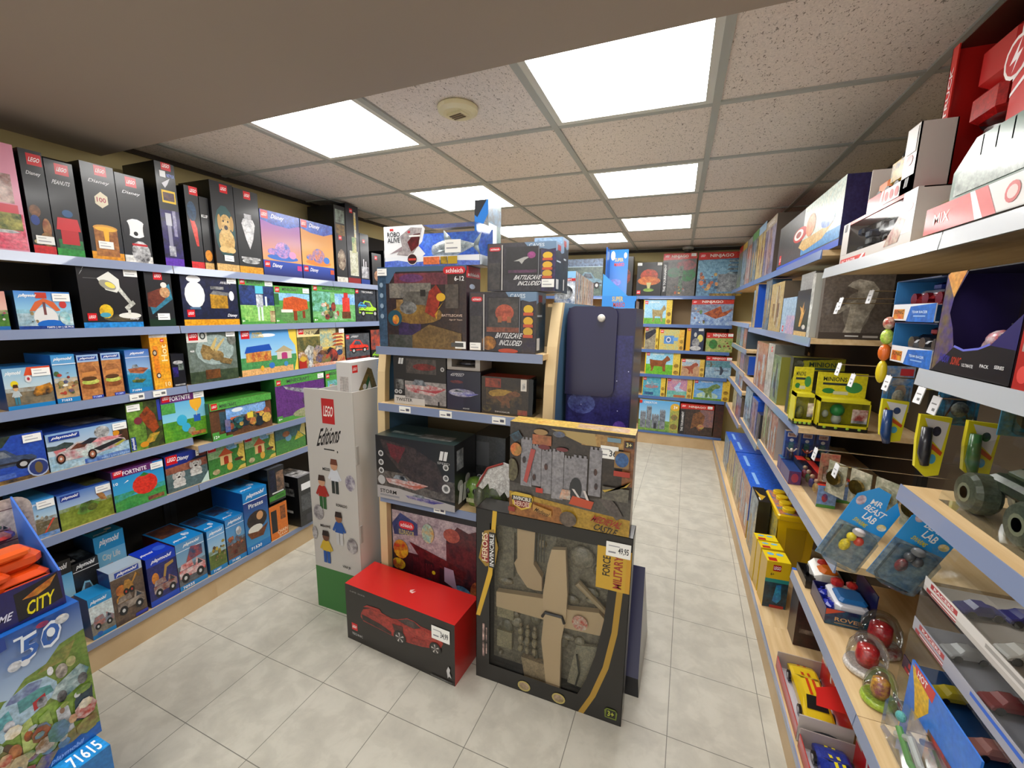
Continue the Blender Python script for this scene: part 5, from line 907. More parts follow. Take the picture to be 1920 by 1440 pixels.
CB(720, 853, 1.50, .670, 815, .2, '1e1f22', '2a3a3a', 'large dark boat box with two speedboats, left on the display lower shelf', a_storm, dx0=-1.255, art_side=lambda G: (G.r(.1, .6, .4, .9, 'a0a4a8', '6a7074'), G.e(.25, .35, .12, .08, 'b0b0b0'), G.e(.6, .38, .12, .08, 'b0b0b0'), bolt(G, .15, .08, .4)), art_top=lambda T: (T.r(.1, .3, .5, .45, '9aa8a8', '2a3a3a'), T.r(.5, .2, .9, .5, '7a7a78', '4a4a4a')))
CB(872, 925, 1.72, .667, 815, .18, '26282a', '34383a', 'dark grey boxed toy set back beside the large boat box', lambda F: (F.r(0, 0, 1, 1, '2c2e30', '3a3c3e'), F.r(.1, .5, .5, .9, '4a4c50'), icons(F, [(.2, .3)], .08)), dx0=-.865, dx1=-.70)
t = empty('skull_toy', (-.805, 1.62, .668), 0, 'small green skull toy on the display lower shelf', 'toy')
M = MB(); M.lathe(0, 0, [(.03, 0), (.036, .02), (.034, .04), (.042, .07), (.044, .095), (.03, .12), (.01, .128)], 14, '6a8a34', '4a6a24'); M.build('skull', [PLAS], t, smooth=True)
for x in (-.016, .016):
    M = MB(); M.ell(x, -.038, .075, .011, .008, .014, '141812'); M.build('eye_socket', [PLAS], t)
for k in range(6):
    M = MB(); M.box(-.024 + .008 * k, -.041, .022, -.018 + .008 * k, -.034, .04, 'b8b890'); M.build('tooth', [PLAS], t)
t = empty('monster_figure', (-.68, 1.56, .668), 0, 'grey green monster figure with a jagged white wing, beside the skull toy', 'toy')
M = MB(); M.ell(-.07, .0, .06, .03, .03, .06, '3f4438', '5a5c48'); M.ell(.0, .0, .08, .06, .04, .08, '4a5a30', '3a3a34'); M.ell(.03, -.02, .03, .03, .03, .03, '8a5a30', '3a3428'); M.build('body', [PLAS], t, smooth=True)
M = MB(); wp = [(-.07, .13), (-.06, .17), (-.02, .22), (.05, .25), (.09, .24), (.09, .12), (.07, .1), (.055, .125), (.035, .1), (.015, .13), (-.01, .115), (-.02, .15), (-.045, .12)]
n = len(wp); M.mesh([(x, -.03, z) for x, z in wp] + [(x, -.02, z) for x, z in wp], [tuple(range(n)), tuple(reversed(range(n, 2 * n)))] + [(i, (i + 1) % n, n + (i + 1) % n, n + i) for i in range(n)], 'd8d8d4', 'a8a4a0')
M.tube([(-.07, -.035, .13), (-.02, -.035, .22), (.05, -.035, .25)], .005, 6, '8a3a34'); M.build('wing', [PLAS], t)
# bottom
def a_eld(F):
    F.r(0, 0, 1, 1, '2a1c24', '3a2024'); F.r(0, .5, 1, .92, '8a7a84', 'b8a8ac'); F.r(0, .92, 1, 1, '16141a'); F.r(0, 0, 1, .5, '3a141a', '24141c'); F.p([(.0, .78), (.1, .9), (.3, .82), (.3, .7), (.02, .66)], '34407a', '2a3058'); pill(F, .08, .74, .26, .82); F.t('schleich', .1, .76, .24, .8, 'f4e8e8'); F.t('ELDRADOR', .08, .68, .26, .73, 'b8b070')
    F.p([(.62, .4), (.62, .72), (.74, .88), (.86, .84), (1, .9), (1, .3), (.7, .3)], '2c1c24', '5a2428'); F.e(.68, .78, .09, .07, 'b05a48', '8a3a34'); F.p([(.2, .62), (.6, .52), (.84, .44), (.8, .36), (.3, .5)], '6a2024', '3a1418'); fort(F, .24, .2, .34, .36, '5a1820', '3a1018'); F.e(.42, .75, .07, .1, '8ab8b0', 'c89a50'); F.e(.1, .52, .09, .1, 'c8a024', 'a83020'); F.e(.07, .36, .08, .06, 'c8b020', '8a3020'); F.e(.78, .2, .12, .1, '6a98b8', '3a5a78'); F.e(.95, .26, .07, .12, 'b86a3c', '6a2c20'); F.e(.48, .36, .02, .02, 'd8b020'); F.p([(.6, .3), (.74, .24), (.7, .44), (.6, .45)], 'a88aa0')
CB(737, 893, 1.60, .095, 940, .2, '1a1418', '1e1a20', 'large dark box with a red fortress picture, bottom of the centre display', a_eld, dx0=-1.256, dx1=-.76)

# red car box on the floor
def a_red(F):
    F.r(0, 0, 1, 1, '201c1a'); F.t('LIFE SIZE', .05, .885, .2, .905, '8a8a88'); brick(F, .05, .2, .035); F.t('TECHNIC', .05, .11, .16, .15, 'b8b8b8')
    F.p([(.157, .577), (.18, .66), (.246, .72), (.33, .735), (.40, .715), (.456, .70), (.514, .73), (.6, .815), (.66, .81), (.72, .77), (.789, .765), (.842, .756), (.9, .701), (.905, .62), (.887, .54), (.802, .47), (.721, .43), (.596, .395), (.452, .40), (.332, .419), (.177, .44), (.15, .5)], '8a201a', 'a8342a')
    F.p([(.51, .715), (.6, .8), (.66, .80), (.72, .74), (.66, .68), (.57, .69)], '241818', '4a3c3a'); F.p([(.19, .66), (.25, .705), (.4, .7), (.455, .66), (.4, .6), (.2, .6)], 'b83c2c', '7a1e18'); F.p([(.16, .56), (.34, .52), (.45, .46), (.45, .41), (.33, .43), (.17, .46)], '161010', '3a2420')
    F.p([(.6, .66), (.74, .72), (.88, .7), (.9, .62), (.8, .6), (.6, .58)], 'b03a2c', '8a241c'); F.p([(.58, .5), (.76, .56), (.77, .46), (.6, .42)], '9a281e', '6a1814'); F.p([(.46, .62), (.56, .64), (.56, .52), (.48, .5)], '2a1614', '5a2a24'); F.p([(.18, .7), (.22, .76), (.34, .78), (.36, .74), (.24, .73)], 'a02c22')
    for u, v, r in ((.528, .43, .058), (.842, .5, .05)):
        F.e(u, v, r, r * 2.1, '141212'); F.e(u, v, r * .72, r * 1.55, '3a3634')
        for k in range(5): a = 2 * PI * k / 5 + .3; F.p([(u, v), (u + r * .66 * math.cos(a), v + r * 1.42 * math.sin(a)), (u + r * .66 * math.cos(a + .35), v + r * 1.42 * math.sin(a + .35))], 'c8c4c0')
    F.p([(.935, .22), (.95, .3), (.965, .26), (.96, .2), (.975, .12), (.955, .14), (.945, .1), (.94, .17)], 'c8c8c8'); F.r(.8, .03, .98, .05, '6a6a68', '201c1a')
rb = carton('large red and black car model box on the floor in front of the centre display', (-1.35, 1.362, 0), math.radians(-4), .602, .192, .285, 'b8201c', 'd02420', a_red, art_top=lambda T: (T.p([(.5, .5), (.53, .56), (.52, .46), (.55, .52), (.54, .42), (.51, .44)], 'e8c8c0'),), cat='toy box')
sticker(rb, .49, .19, .09, .06, txt='34,99')
# big aeroplane set box
def plane_box():
    w_, d_, h = .605, .098, .768
    t = empty('toy_box', (-.694, 1.404, 0), 0, 'tall black window box with a tan transport plane set, standing on the floor', 'toy box')
    K = '1e1c1a'
    M = MB(); M.box(0, d_ - .002, 0, w_, d_, h, K); M.box(0, 0, 0, .002, d_, h, K); M.box(w_ - .002, 0, 0, w_, d_, h, K); M.box(0, 0, h - .002, w_, d_, h, '141312', cols=dict(top=('2a2826', None))); M.box(0, 0, 0, w_, d_, .002, K)
    # card front with the window opening
    def fr(pts, c=K): M.face([(u * w_, 0, v * h) for u, v in pts], c)
    fr([(0, 0), (1, 0), (1, .1), (.72, .1), (.1, .1), (0, .1)]); fr([(0, .1), (.1, .1), (.1, .93), (0, .93)]); fr([(0, .93), (1, .93), (1, 1), (0, 1)])
    L_ = [(.72, .1), (.77, .2), (.82, .35), (.86, .55), (.875, .72)]
    for (a, b_), (c_, e_) in zip(L_, L_[1:]): fr([(a, b_), (1, b_), (1, e_), (c_, e_)])
    fr([(.8, .72), (1, .72), (1, .93), (.8, .93)], 'c8982c')
    F = Face(M, (0, 0, 0), (w_, 0, 0), (0, 0, h))
    gold = 'a8842c'
    S_ = [(.73, .0), (.8, .12), (.87, .3), (.91, .5), (.925, .72)]
    for (a, b_), (c_, e_) in zip(S_, S_[1:]): F.p([(a, b_), (a + .035, b_), (c_ + .035, e_), (c_, e_)], gold)
    F.r(.8, .72, .97, .935, 'c8a030'); F.p([(.0, .38), (.03, .38), (.12, .64), (.15, 1), (.12, 1), (.09, .66)], 'd0a830')
    F.p([(.02, .72), (.07, .68), (.14, .7), (.16, .8), (.13, .9), (.06, .88)], '9a7a2c'); F.p([(.035, .73), (.08, .7), (.12, .72), (.12, .86), (.07, .87)], '8a2c2c'); F.t('HEROES', .045, .71, .085, .87, 'e8d8b8', rot=True); F.r(.095, .68, .14, .88, '242220'); F.t('INVINCIBLE', .1, .69, .13, .87, 'e8e8e8', rot=True)
    F.t('MILITARY', .9, .735, .95, .9, '9a3028', rot=True); F.t('FORCE', .835, .79, .88, .89, '2a2420', rot=True); F.r(.05, .14, .065, .34, 'c8a8a0', '1e1c1a'); F.r(.075, .16, .085, .32, 'c8a8a0', '1e1c1a')
    for u, v in ((.36, .04), (.6, .04)): F.e(u, v, .045, .03, 'b8a860'); F.e(u, v, .035, .022, 'a89080', '8a7a50')
    F.p([(.9, .03), (.97, .03), (.975, .07), (.96, .085), (.91, .085), (.895, .07)], '6a7a24'); F.p([(.905, .036), (.965, .036), (.965, .078), (.91, .078)], '1c1c14'); F.t('3+', .915, .042, .955, .072, 'b8c040')
    M.build('carton', [CARD], t)
    M = MB(); M.box(.1 * w_, .05, .1 * h, .875 * w_, .056, .93 * h, '7c7462', '5c5648'); 
    for k in range(30): 
        u, v = RNG.uniform(.12, .8), RNG.uniform(.14, .9); M.ell(u * w_, .045, v * h, RNG.uniform(.008, .04), .012, RNG.uniform(.01, .04), RNG.choice(['8a7e66', 'a8967a', '6a624e', '948c76', '5c5c4c']), '6a6250')
    M.build('inner_tray', [PLAS], t)
    def slab(M_, pts, y0, y1, c='b89e7c', c2='ae9472'):
        n = len(pts); M_.mesh([(u * w_, y0, v * h) for u, v in pts] + [(u * w_, y1, v * h) for u, v in pts], [tuple(range(n)), tuple(reversed(range(n, 2 * n)))] + [(i, (i + 1) % n, n + (i + 1) % n, n + i) for i in range(n)], c, c2)
    M = MB(); slab(M, [(.512, .056), (.601, .064), (.598, .364), (.623, .5), (.627, .627), (.605, .865), (.516, .852), (.493, .768), (.468, .591), (.478, .464), (.467, .33)], .008, .03, 'c4ab88', None); M.build('plane_wing', [PLAS], t)
    M = MB(); slab(M, [(.137, .443), (.474, .445), (.49, .43), (.61, .432), (.833, .444), (.86, .46), (.868, .498), (.86, .54), (.825, .567), (.633, .54), (.469, .564), (.137, .531)], .018, .044, 'bfa682', None); M.build('plane_body', [PLAS], t)
    M = MB(); slab(M, [(.279, .942), (.401, .923), (.396, .74), (.453, .679), (.456, .603), (.40, .598), (.356, .603), (.286, .672), (.262, .722), (.284, .754)], .018, .044, 'b89e7c', None); M.build('tail_wing', [PLAS], t)
    M = MB(); slab(M, [(.323, .184), (.484, .18), (.506, .059), (.35, .062)], .02, .044, 'a89272', '8a785c'); M.build('cargo_ramp', [PLAS], t)
    M = MB(); M.ell(.7 * w_, .04, .82 * h, .05, .016, .045, '8c8474', '6a6456'); M.tube([(.68 * w_, .03, .69 * h), (.88 * w_, .03, .56 * h)], [.014, .01], 10, 'a08c6c'); M.build('toy_helicopter', [PLAS], t)
    M = MB(); slab(M, [(.69, .34), (.86, .37), (.84, .1), (.64, .11)], .03, .045, '7c7868', '9a9078'); M.tube([(.7 * w_, .02, .3 * h), (.72 * w_, .02, .2 * h), (.7 * w_, .02, .12 * h)], .004, 6, '3a3a34'); M.build('toy_jeep', [PLAS], t)
    M = MB(); slab(M, [(.14, .93), (.25, .93), (.25, .62), (.14, .6)], .034, .046, '7a725e', '5c5648'); M.build('toy_tower', [PLAS], t)
    for k in range(4):
        M = MB(); M.box((.4 + .02 * k) * w_, .02, .76 * h, (.405 + .02 * k) * w_, .024, .93 * h, '3c3a34'); M.build('toy_rifle', [PLAS], t)
    M = MB(); M.tube([(.47 * w_, .006, .475 * h), (.49 * w_, .003, .505 * h), (.6 * w_, .003, .505 * h), (.615 * w_, .006, .47 * h)], .006, 8, '1c1c1c'); M.build('strap', [PLAS], t)
    for (u, v, a) in ((.31, .33, 0), (.31, .28, 0), (.31, .225, 0)):
        M = MB()
        for k in range(3): M.ell((u + .05 * k) * w_, .03, (v - .04 * k * a) * h, .012, .012, .018, '9a8e70', '6a6250'); M.ell((u + .05 * k) * w_, .03, (v - .04 * k * a + .035) * h, .008, .008, .008, '8a7a60')
        M.build('toy_soldiers', [PLAS], t)
    M = MB(); M.box((.14) * w_, .025, .38 * h, .26 * w_, .048, .48 * h, '948a6c', '7a7258'); M.box(.14 * w_, .025, .2 * h, .25 * w_, .048, .3 * h, '948a6c', '7a7258'); M.build('toy_crate', [PLAS], t)
    M = MB(); M.lathe((.713 * w_, .012, .492 * h), 0, [(.001, 0), (.03, 0), (.03, .004), (.001, .004)], 16, 'b8402c', 'c8c0b0', ax='y'); M.build('round_badge', [PLAS], t)
    M = MB(); M.mesh([(.1 * w_, .004, .1 * h), (.72 * w_, .004, .1 * h), (.82 * w_, .004, .35 * h), (.87 * w_, .004, .72 * h), (.8 * w_, .004, .72 * h), (.8 * w_, .004, .93 * h), (.1 * w_, .004, .93 * h)], [(0, 1, 2, 3, 4, 5, 6)], 'fff'); M.build('clear_window', [CLEAR], t)
    sticker(t, .85 * w_, .895 * h, .085, .055, txt='49,95')
plane_box()
def a_cast(F):
    F.r(0, 0, 1, 1, '2a2420', '3a3028'); F.p([(0, 0), (1, 0), (1, .17), (.6, .2), (.3, .23), (0, .27)], '9a7a28', 'b08c34'); F.p([(0, 0), (.5, 0), (.45, .17), (0, .2)], '9a6430', '7a4c24'); F.p([(.0, .26), (.3, .24), (.6, .2), (1, .17), (1, .38), (.55, .3), (.3, .34), (0, .36)], '44403e', '54504a'); F.r(.6, .85, 1, .97, 'b08a48', '8a6a40'); F.p([(.35, .97), (.7, .97), (.72, .85), (.6, .86)], 'a89058'); F.r(.92, .5, 1, .94, '6a3c20', '8a5a34')
    for x0, x1, b_, t_ in ((.1, .2, .34, .83), (.2, .28, .36, .78), (.28, .37, .3, .74), (.37, .47, .26, .75), (.47, .55, .3, .7), (.54, .66, .32, .72), (.67, .77, .36, .82)):
        F.r(x0, b_, x1 - .004, t_, '7c7a80', '8a888c')
        for k in range(3): F.r(x0 + (x1 - x0) * (k / 3 + .04), t_, x0 + (x1 - x0) * (k / 3 + .22), t_ + .025, '86848a')
    for u, v in ((.13, .62), (.22, .45), (.32, .58), (.6, .44), (.72, .6), (.73, .46)): F.e(u, v, .014, .035, '2c2a2e', '5a3428')
    F.r(.2, .8, .36, .9, 'b0603c', '8a5a34'); F.e(.3, .78, .05, .025, '6a2428'); F.e(.45, .78, .05, .02, '6a2428'); F.p([(.19, .75), (.23, .74), (.16, .38), (.13, .4)], 'a84844'); F.e(.57, .4, .05, .12, '2a2c30'); F.p([(.54, .4), (.56, .4), (.66, .24), (.64, .24)], 'd0c8c4'); F.p([(.63, .4), (.65, .4), (.7, .25), (.68, .25)], 'd0c8c4'); F.p([(.52, .24), (.7, .22), (.72, .3), (.55, .33)], 'b84a2c'); F.p([(.44, .28), (.53, .28), (.53, .38), (.46, .38)], 'b0aaa0', 'c87a4a'); F.r(.24, .3, .3, .35, 'b8382c')
    F.p([(.0, .86), (.08, .92), (.12, .85), (.05, .8)], '3a6a80', '24303c'); F.e(.27, .93, .06, .03, '9a7a4a'); F.e(.06, .72, .05, .07, 'c8642c', '8a8040'); F.e(.03, .5, .05, .12, '6a6448', '3a3428'); F.e(.42, .93, .05, .03, '4a5a8a', '6a6440'); F.p([(.76, .34), (.82, .4), (.9, .3), (.95, .2), (.9, .16), (.8, .28)], '4a4240', '5c5450'); F.r(.78, .35, .98, .48, '4a4640', '6a665a'); F.p([(.78, .44), (.96, .5), (.99, .56), (.94, .5), (.8, .42)], 'b89a3c')
    F.p([(.02, .24), (.06, .27), (.2, .26), (.22, .22), (.2, .12), (.12, .08), (.04, .13)], 'c8a83c'); F.p([(.04, .22), (.2, .22), (.18, .13), (.12, .1), (.06, .13)], '7a2420'); F.r(.03, .18, .21, .23, '201c1a'); F.t('INVINCIBLE', .045, .185, .2, .225, 'e8e4dc'); F.t('HEROES', .055, .12, .19, .175, 'd8b8a8')
    F.p([(.22, .1), (.38, .06), (.38, .13), (.22, .17)], 'b08440'); F.t('Medieval', .23, .1, .37, .14, '3a2414', .2, -.04); F.e(.52, .08, .07, .08, '4a4038', '6a5c50'); F.t('MEDIEVAL', .7, .11, .96, .175, '9a2420', .15, -.03); F.t('CASTLE', .72, .03, .92, .095, '201c1a', .15, -.03); F.r(.0, .05, .06, .1, '8a3028'); F.r(.93, .88, .99, .94, '2a2018'); F.t('3+', .94, .89, .98, .93, 'e8d88a'); F.r(.86, .68, .97, .84, '8a6a3c'); F.e(.915, .76, .05, .07, '24487a', '3a68a0'); F.r(.86, .6, .98, .65, 'a83424'); F.r(.8, .92, .9, .96, '6a8a9a')
cz = hat(Vector((-.548, 1.435, .77)), 784)
cb = carton('large grey castle picture box lying across the top of the tall plane box', (-.552, 1.402, .770), math.radians(0), .447, .085, .367, '7a4a28', 'c8a85a', a_cast, art_side=lambda G: G.r(0, 0, 1, 1, '8a5a34', '6a4428'), art_top=lambda T: (T.r(0, 0, 1, 1, 'd8b860', 'c0a050'), T.r(.05, .2, .4, .8, 'c88a3c', 'e0c870'), T.r(.55, .2, .95, .8, 'b88a6a', 'c8b8a0')))
sticker(cb, .335, .275, .06, .045, txt='36')
M = MB(); M.box(0, 0, 0, .012, .075, .022, 'b8902c'); 
# navy carton at the side of the display
def cart(label, x, y, z, w_, d_, h, c, top, art=None, name='carton', rot=0, **k): return carton(label, (x, y, z), rot, w_, d_, h, c, top, art, name=name, **k)

# white cardboard footballer display
def foot_stand():
    w_, d_, h = .295, .245, 1.162
    t = empty('display_stand', (-1.652, 1.479, 0), 0, 'tall white cardboard display stand with a red logo and green foot', 'display stand')
    M = MB()
    M.box(0, 0, 0, w_, .006, h - .0, 'c0bcb6'); M.box(0, d_ - .006, 0, w_, d_, h - .1, 'c0bcb6'); M.box(0, .006, 0, .006, d_ - .006, h - .02, 'c0bcb6'); M.box(w_ - .006, .006, 0, w_, d_ - .006, h, 'ccc8c2'); M.box(.006, .006, h - .1, w_ - .006, d_ - .006, h - .09, 'b8b4ae')
    F = Face(M, (0, 0, 0), (w_, 0, 0), (0, 0, h))
    F.r(0, 0, 1, .2, '3a7438'); F.r(.36, .86, .62, .965, 'b82020'); F.t('LEGO', .39, .89, .6, .935, 'f0e8e0', .1)
    F.t('Editions', .2, .755, .78, .835, '1c1a1a', .25, .03); F.e(.64, .745, .012, .005, '1c1a1a'); F.r(.36, .747, .58, .752, '1c1a1a')
    def mini(u, v, sh, lg, hr, sk='c09070'):
        folk(F, u - .05, v - .02, .36, .155, sh, lg, sk, hr)
    F.t('MESSI', .3, .655, .45, .668, '1c1a1a'); mini(.42, .58, 'd0d4dc', '2a302c', '6a3a28'); F.e(.87, .62, .1, .035, 'c0bcc0', '6a6078')
    F.t('RONALDO', .55, .505, .78, .518, '1c1a1a'); mini(.14, .5, 'a0281c', '2a5a2c', '3a2418'); F.e(.16, .46, .11, .035, 'b8b4b4', '6a6468')
    F.t('MBAPPÉ', .18, .395, .4, .41, '1c1a1a'); mini(.46, .35, '24509a', 'c0c0c0', '2a1c18', '8a5c40'); F.e(.85, .34, .11, .035, 'b0acac', '6a6468')
    F.t('VINI JR', .62, .225, .8, .24, '1c1a1a'); mini(.16, .25, 'c8a82c', '24509a', '241814', '6a4430'); F.e(.05, .36, .06, .03, 'b8b4b4', '6a6468')
    G = Face(M, (w_, 0, 0), (0, d_, 0), (0, 0, h)); G.r(0, 0, 1, .2, '3a7438')
    M.build('carton_body', [MATT], t)
    for z in (.86, .46):
        M = MB(); M.box(w_ + .0002, .004, z - .045, w_ + .004, .02, z + .045, 'a8a49e'); M.build('slot_tab', [MATT], t)
foot_stand()
def a_frame(F): F.r(0, 0, 1, 1, 'd8d8da'); F.r(.8, 0, 1, 1, 'c0d0e8', 'd8d8e0'); brick(F, .04, .78, .035); F.p([(.2, .4), (.5, .85), (.62, .8), (.9, .0), (.72, 0), (.52, .55), (.3, .35)], '5a4a20', '8a7438'); F.p([(.3, .3), (.52, .68), (.7, .1), (.66, 0), (.32, 0)], '24582c'); F.p([(.36, .2), (.54, .56), (.66, .1), (.6, 0), (.36, 0)], 'd0ccc8'); F.r(.42, 0, .6, .25, '8a6a1c', '5a4414'); F.r(.28, 0, .36, .25, 'a02820'); F.e(.38, .45, .06, .06, 'c8c8cc')
carton('white toy box with a gold and green arch picture, inside the white display stand', (-1.452, 1.49, 1.075), 0, .083, .225, .222, 'd0cecc', 'e8e6e2', lambda F: (F.r(.2, .3, .8, .7, 'c0b8b4', 'a8a4a0')), art_side=a_frame, group=None)
# navy cardboard display beside the centre shelving
def navy_stand():
    t = empty('display_stand', (-.436, 1.745, 0), 0, 'navy cardboard display stand with a rounded blank tab, right of the centre display', 'display stand')
    w_, d_, h = .276, .4, 1.555; N_ = '1f1d40'
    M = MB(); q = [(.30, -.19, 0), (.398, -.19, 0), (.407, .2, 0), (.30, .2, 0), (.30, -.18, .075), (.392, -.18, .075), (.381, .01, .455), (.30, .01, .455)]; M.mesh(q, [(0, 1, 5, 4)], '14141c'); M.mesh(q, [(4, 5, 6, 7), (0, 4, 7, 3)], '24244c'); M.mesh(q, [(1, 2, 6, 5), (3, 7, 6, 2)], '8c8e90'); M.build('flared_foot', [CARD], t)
    M = MB(); M.box(0, .02, 0, w_, d_, h, N_, cols={'top': 'c8b890'}); F = Face(M, (0, .02, 0), (w_, 0, 0), (0, 0, h))
    F.r(0, 0, 1, 1, '211f44'); F.r(.02, .4, .98, .93, '2c2a6c', '1f2058'); F.r(.05, .5, .7, .78, '3a3a80', '2a2a60'); F.e(.25, .74, .22, .03, '6a7ac0', '3a3a80'); F.e(.85, .68, .1, .02, '6a4ab0', '3a2c80'); F.r(.02, .3, .98, .5, '4a4470', '34305c')
    F.e(.3, .56, .2, .05, 'c08098', 'b06a84'); F.e(.85, .52, .12, .02, '3a8a3c', '2f7a34')
    for k in range(26): F.e(RNG.uniform(.05, .95), RNG.uniform(.52, .92), .008, .0015, 'c8c8f0')
    M.build('carton_body', [CARD], t)
    M = MB(); x1, z0, z1, r = .205, 1.19, 1.562, .035; pts = [(0, z0), (x1 - r * .6, z0)]
    pts = [(0, z0)] + [(x1 - r + r * math.sin(a), z0 + r - r * math.cos(a)) for a in [i * PI / 12 for i in range(7)]] + [(x1 - r + r * math.cos(a), z1 - r + r * math.sin(a)) for a in [i * PI / 12 for i in range(7)]] + [(r - r * math.sin(a), z1 - r + r * math.cos(a)) for a in [i * PI / 12 for i in range(7)]]
    n = len(pts); M.mesh([(x, 0, z) for x, z in pts] + [(x, .006, z) for x, z in pts], [tuple(range(n)), tuple(reversed(range(n, 2 * n)))] + [(i, (i + 1) % n, n + (i + 1) % n, n + i) for i in range(n)], '201e44'); M.build('front_tab', [CARD], t)
    M = MB(); M.lathe((.142, -.001, 1.515), 0, [(.001, -.0), (.013, .0), (.016, .005), (.012, .011), (.002, .014)], 18, 'd8d4cc', ax='y'); M.build('button', [PLAS], t)
navy_stand()
# blue display bin standing on it
def mario_bin():
    y, z = 1.80, 1.556; x0 = along((0, y, z), (1, 0, 0), 1128); x1 = along((0, y, z), (1, 0, 0), 1192)
    t = empty('display_box', (x0, y, z), 0, 'light blue cardboard display bin with a tall header, on the navy display stand', 'display box')
    w_ = x1 - x0; w2 = along((0, y + .05, z), (1, 0, 0), 1168) - x0; h = hat(Vector((x0, y, z)), 460)
    M = MB(); M.box(0, .05, 0, .004, .14, h, '1c60b8'); M.box(0, .136, 0, w2, .14, h, '1c70c8')
    F = Face(M, (0, .136, 0), (w2, 0, 0), (0, 0, h)); F.r(0, 0, 1, 1, ('7aa0e0', '1c78d0')); F.e(.4, .45, .3, .06, '9a90d8', '6a90e0'); F.t('SUPER', .3, .8, .75, .86, 'e8c840'); F.t('MARIO', .28, .72, .8, .78, 'e05030'); F.e(.2, .9, .12, .08, 'd8e8f0'); F.e(.85, .9, .08, .05, 'e8e8f0')
    M.build('header', [CARD], t)
    M = MB(); M.box(0, 0, 0, w_, .004, .05, '2c84d8'); M.face([(0, 0, .05), (w_ * .75, 0, .05), (0, 0, .14)], '3a94e0'); F = Face(M, (0, 0, 0), (w_, 0, 0), (0, 0, .05)); F.t('SUPER', .3, .55, .62, .95, 'd8b830'); F.t('MARIO', .34, .08, .68, .48, 'b0402c'); M.box(w_ - .004, 0, 0, w_, .14, .03, 'c8c0b8'); M.build('front_bin', [CARD], t)
mario_bin()
# comics in a row on the rear of the centre display
M = MB(); M.box(0, 0, 0, .116, .44, .018, 'ccc')
tb = empty('wooden_shelf', (-.595, 1.985, 1.557), 0, 'pale wooden ledge holding the row of standing comics', 'shelf')
M.build('shelf_board', [WOODY], tb)
cg = ['e8e8ea', '8a3a34', 'c8c4c0', '3a5a8a', 'd8d4cc', '2c2c34', 'c0c8d0', 'a8745a', 'e0dcd4', 'b8a890', 'd8b8a0', '6a5a50', 'e8e0d8', 'b88a6a']
for k in range(14):
    y = 1.99 + .033 * k
    def a_com(F, k=k): F.r(0, 0, 1, 1, 'e0e4e8' if k == 0 else cg[k], cg[(k + 3) % 14]); (F.r(0, .8, 1, 1, '88b8dc'), F.r(0, .7, 1, .78, 'b82828'), F.t('VENOM', .2, .71, .8, .77, 'f0e8e0'), F.e(.5, .35, .4, .22, '24242a', 'c8ccd0')) if k == 0 else None
    carton('%s comic book, %s in the row behind the centre display' % (('white', 'brick red', 'light grey', 'blue', 'cream', 'black', 'grey blue', 'tan', 'off white', 'beige', 'peach', 'brown', 'ivory', 'ochre')[k], ('first', 'second', 'third', 'fourth', 'fifth', 'sixth', 'seventh', 'eighth', 'ninth', 'tenth', 'eleventh', 'twelfth', 'thirteenth', 'last')[k]), (-.565, y, 1.577), 0, .1, .024, .15 - .002 * k, cg[k], 'e8e4da', a_com, name='comic_book', cat='comic book', group='row of thin comic books', art_side=lambda G, k=k: G.r(.0, .0, 1, 1, cg[(k + 5) % 14], cg[(k + 2) % 14]))

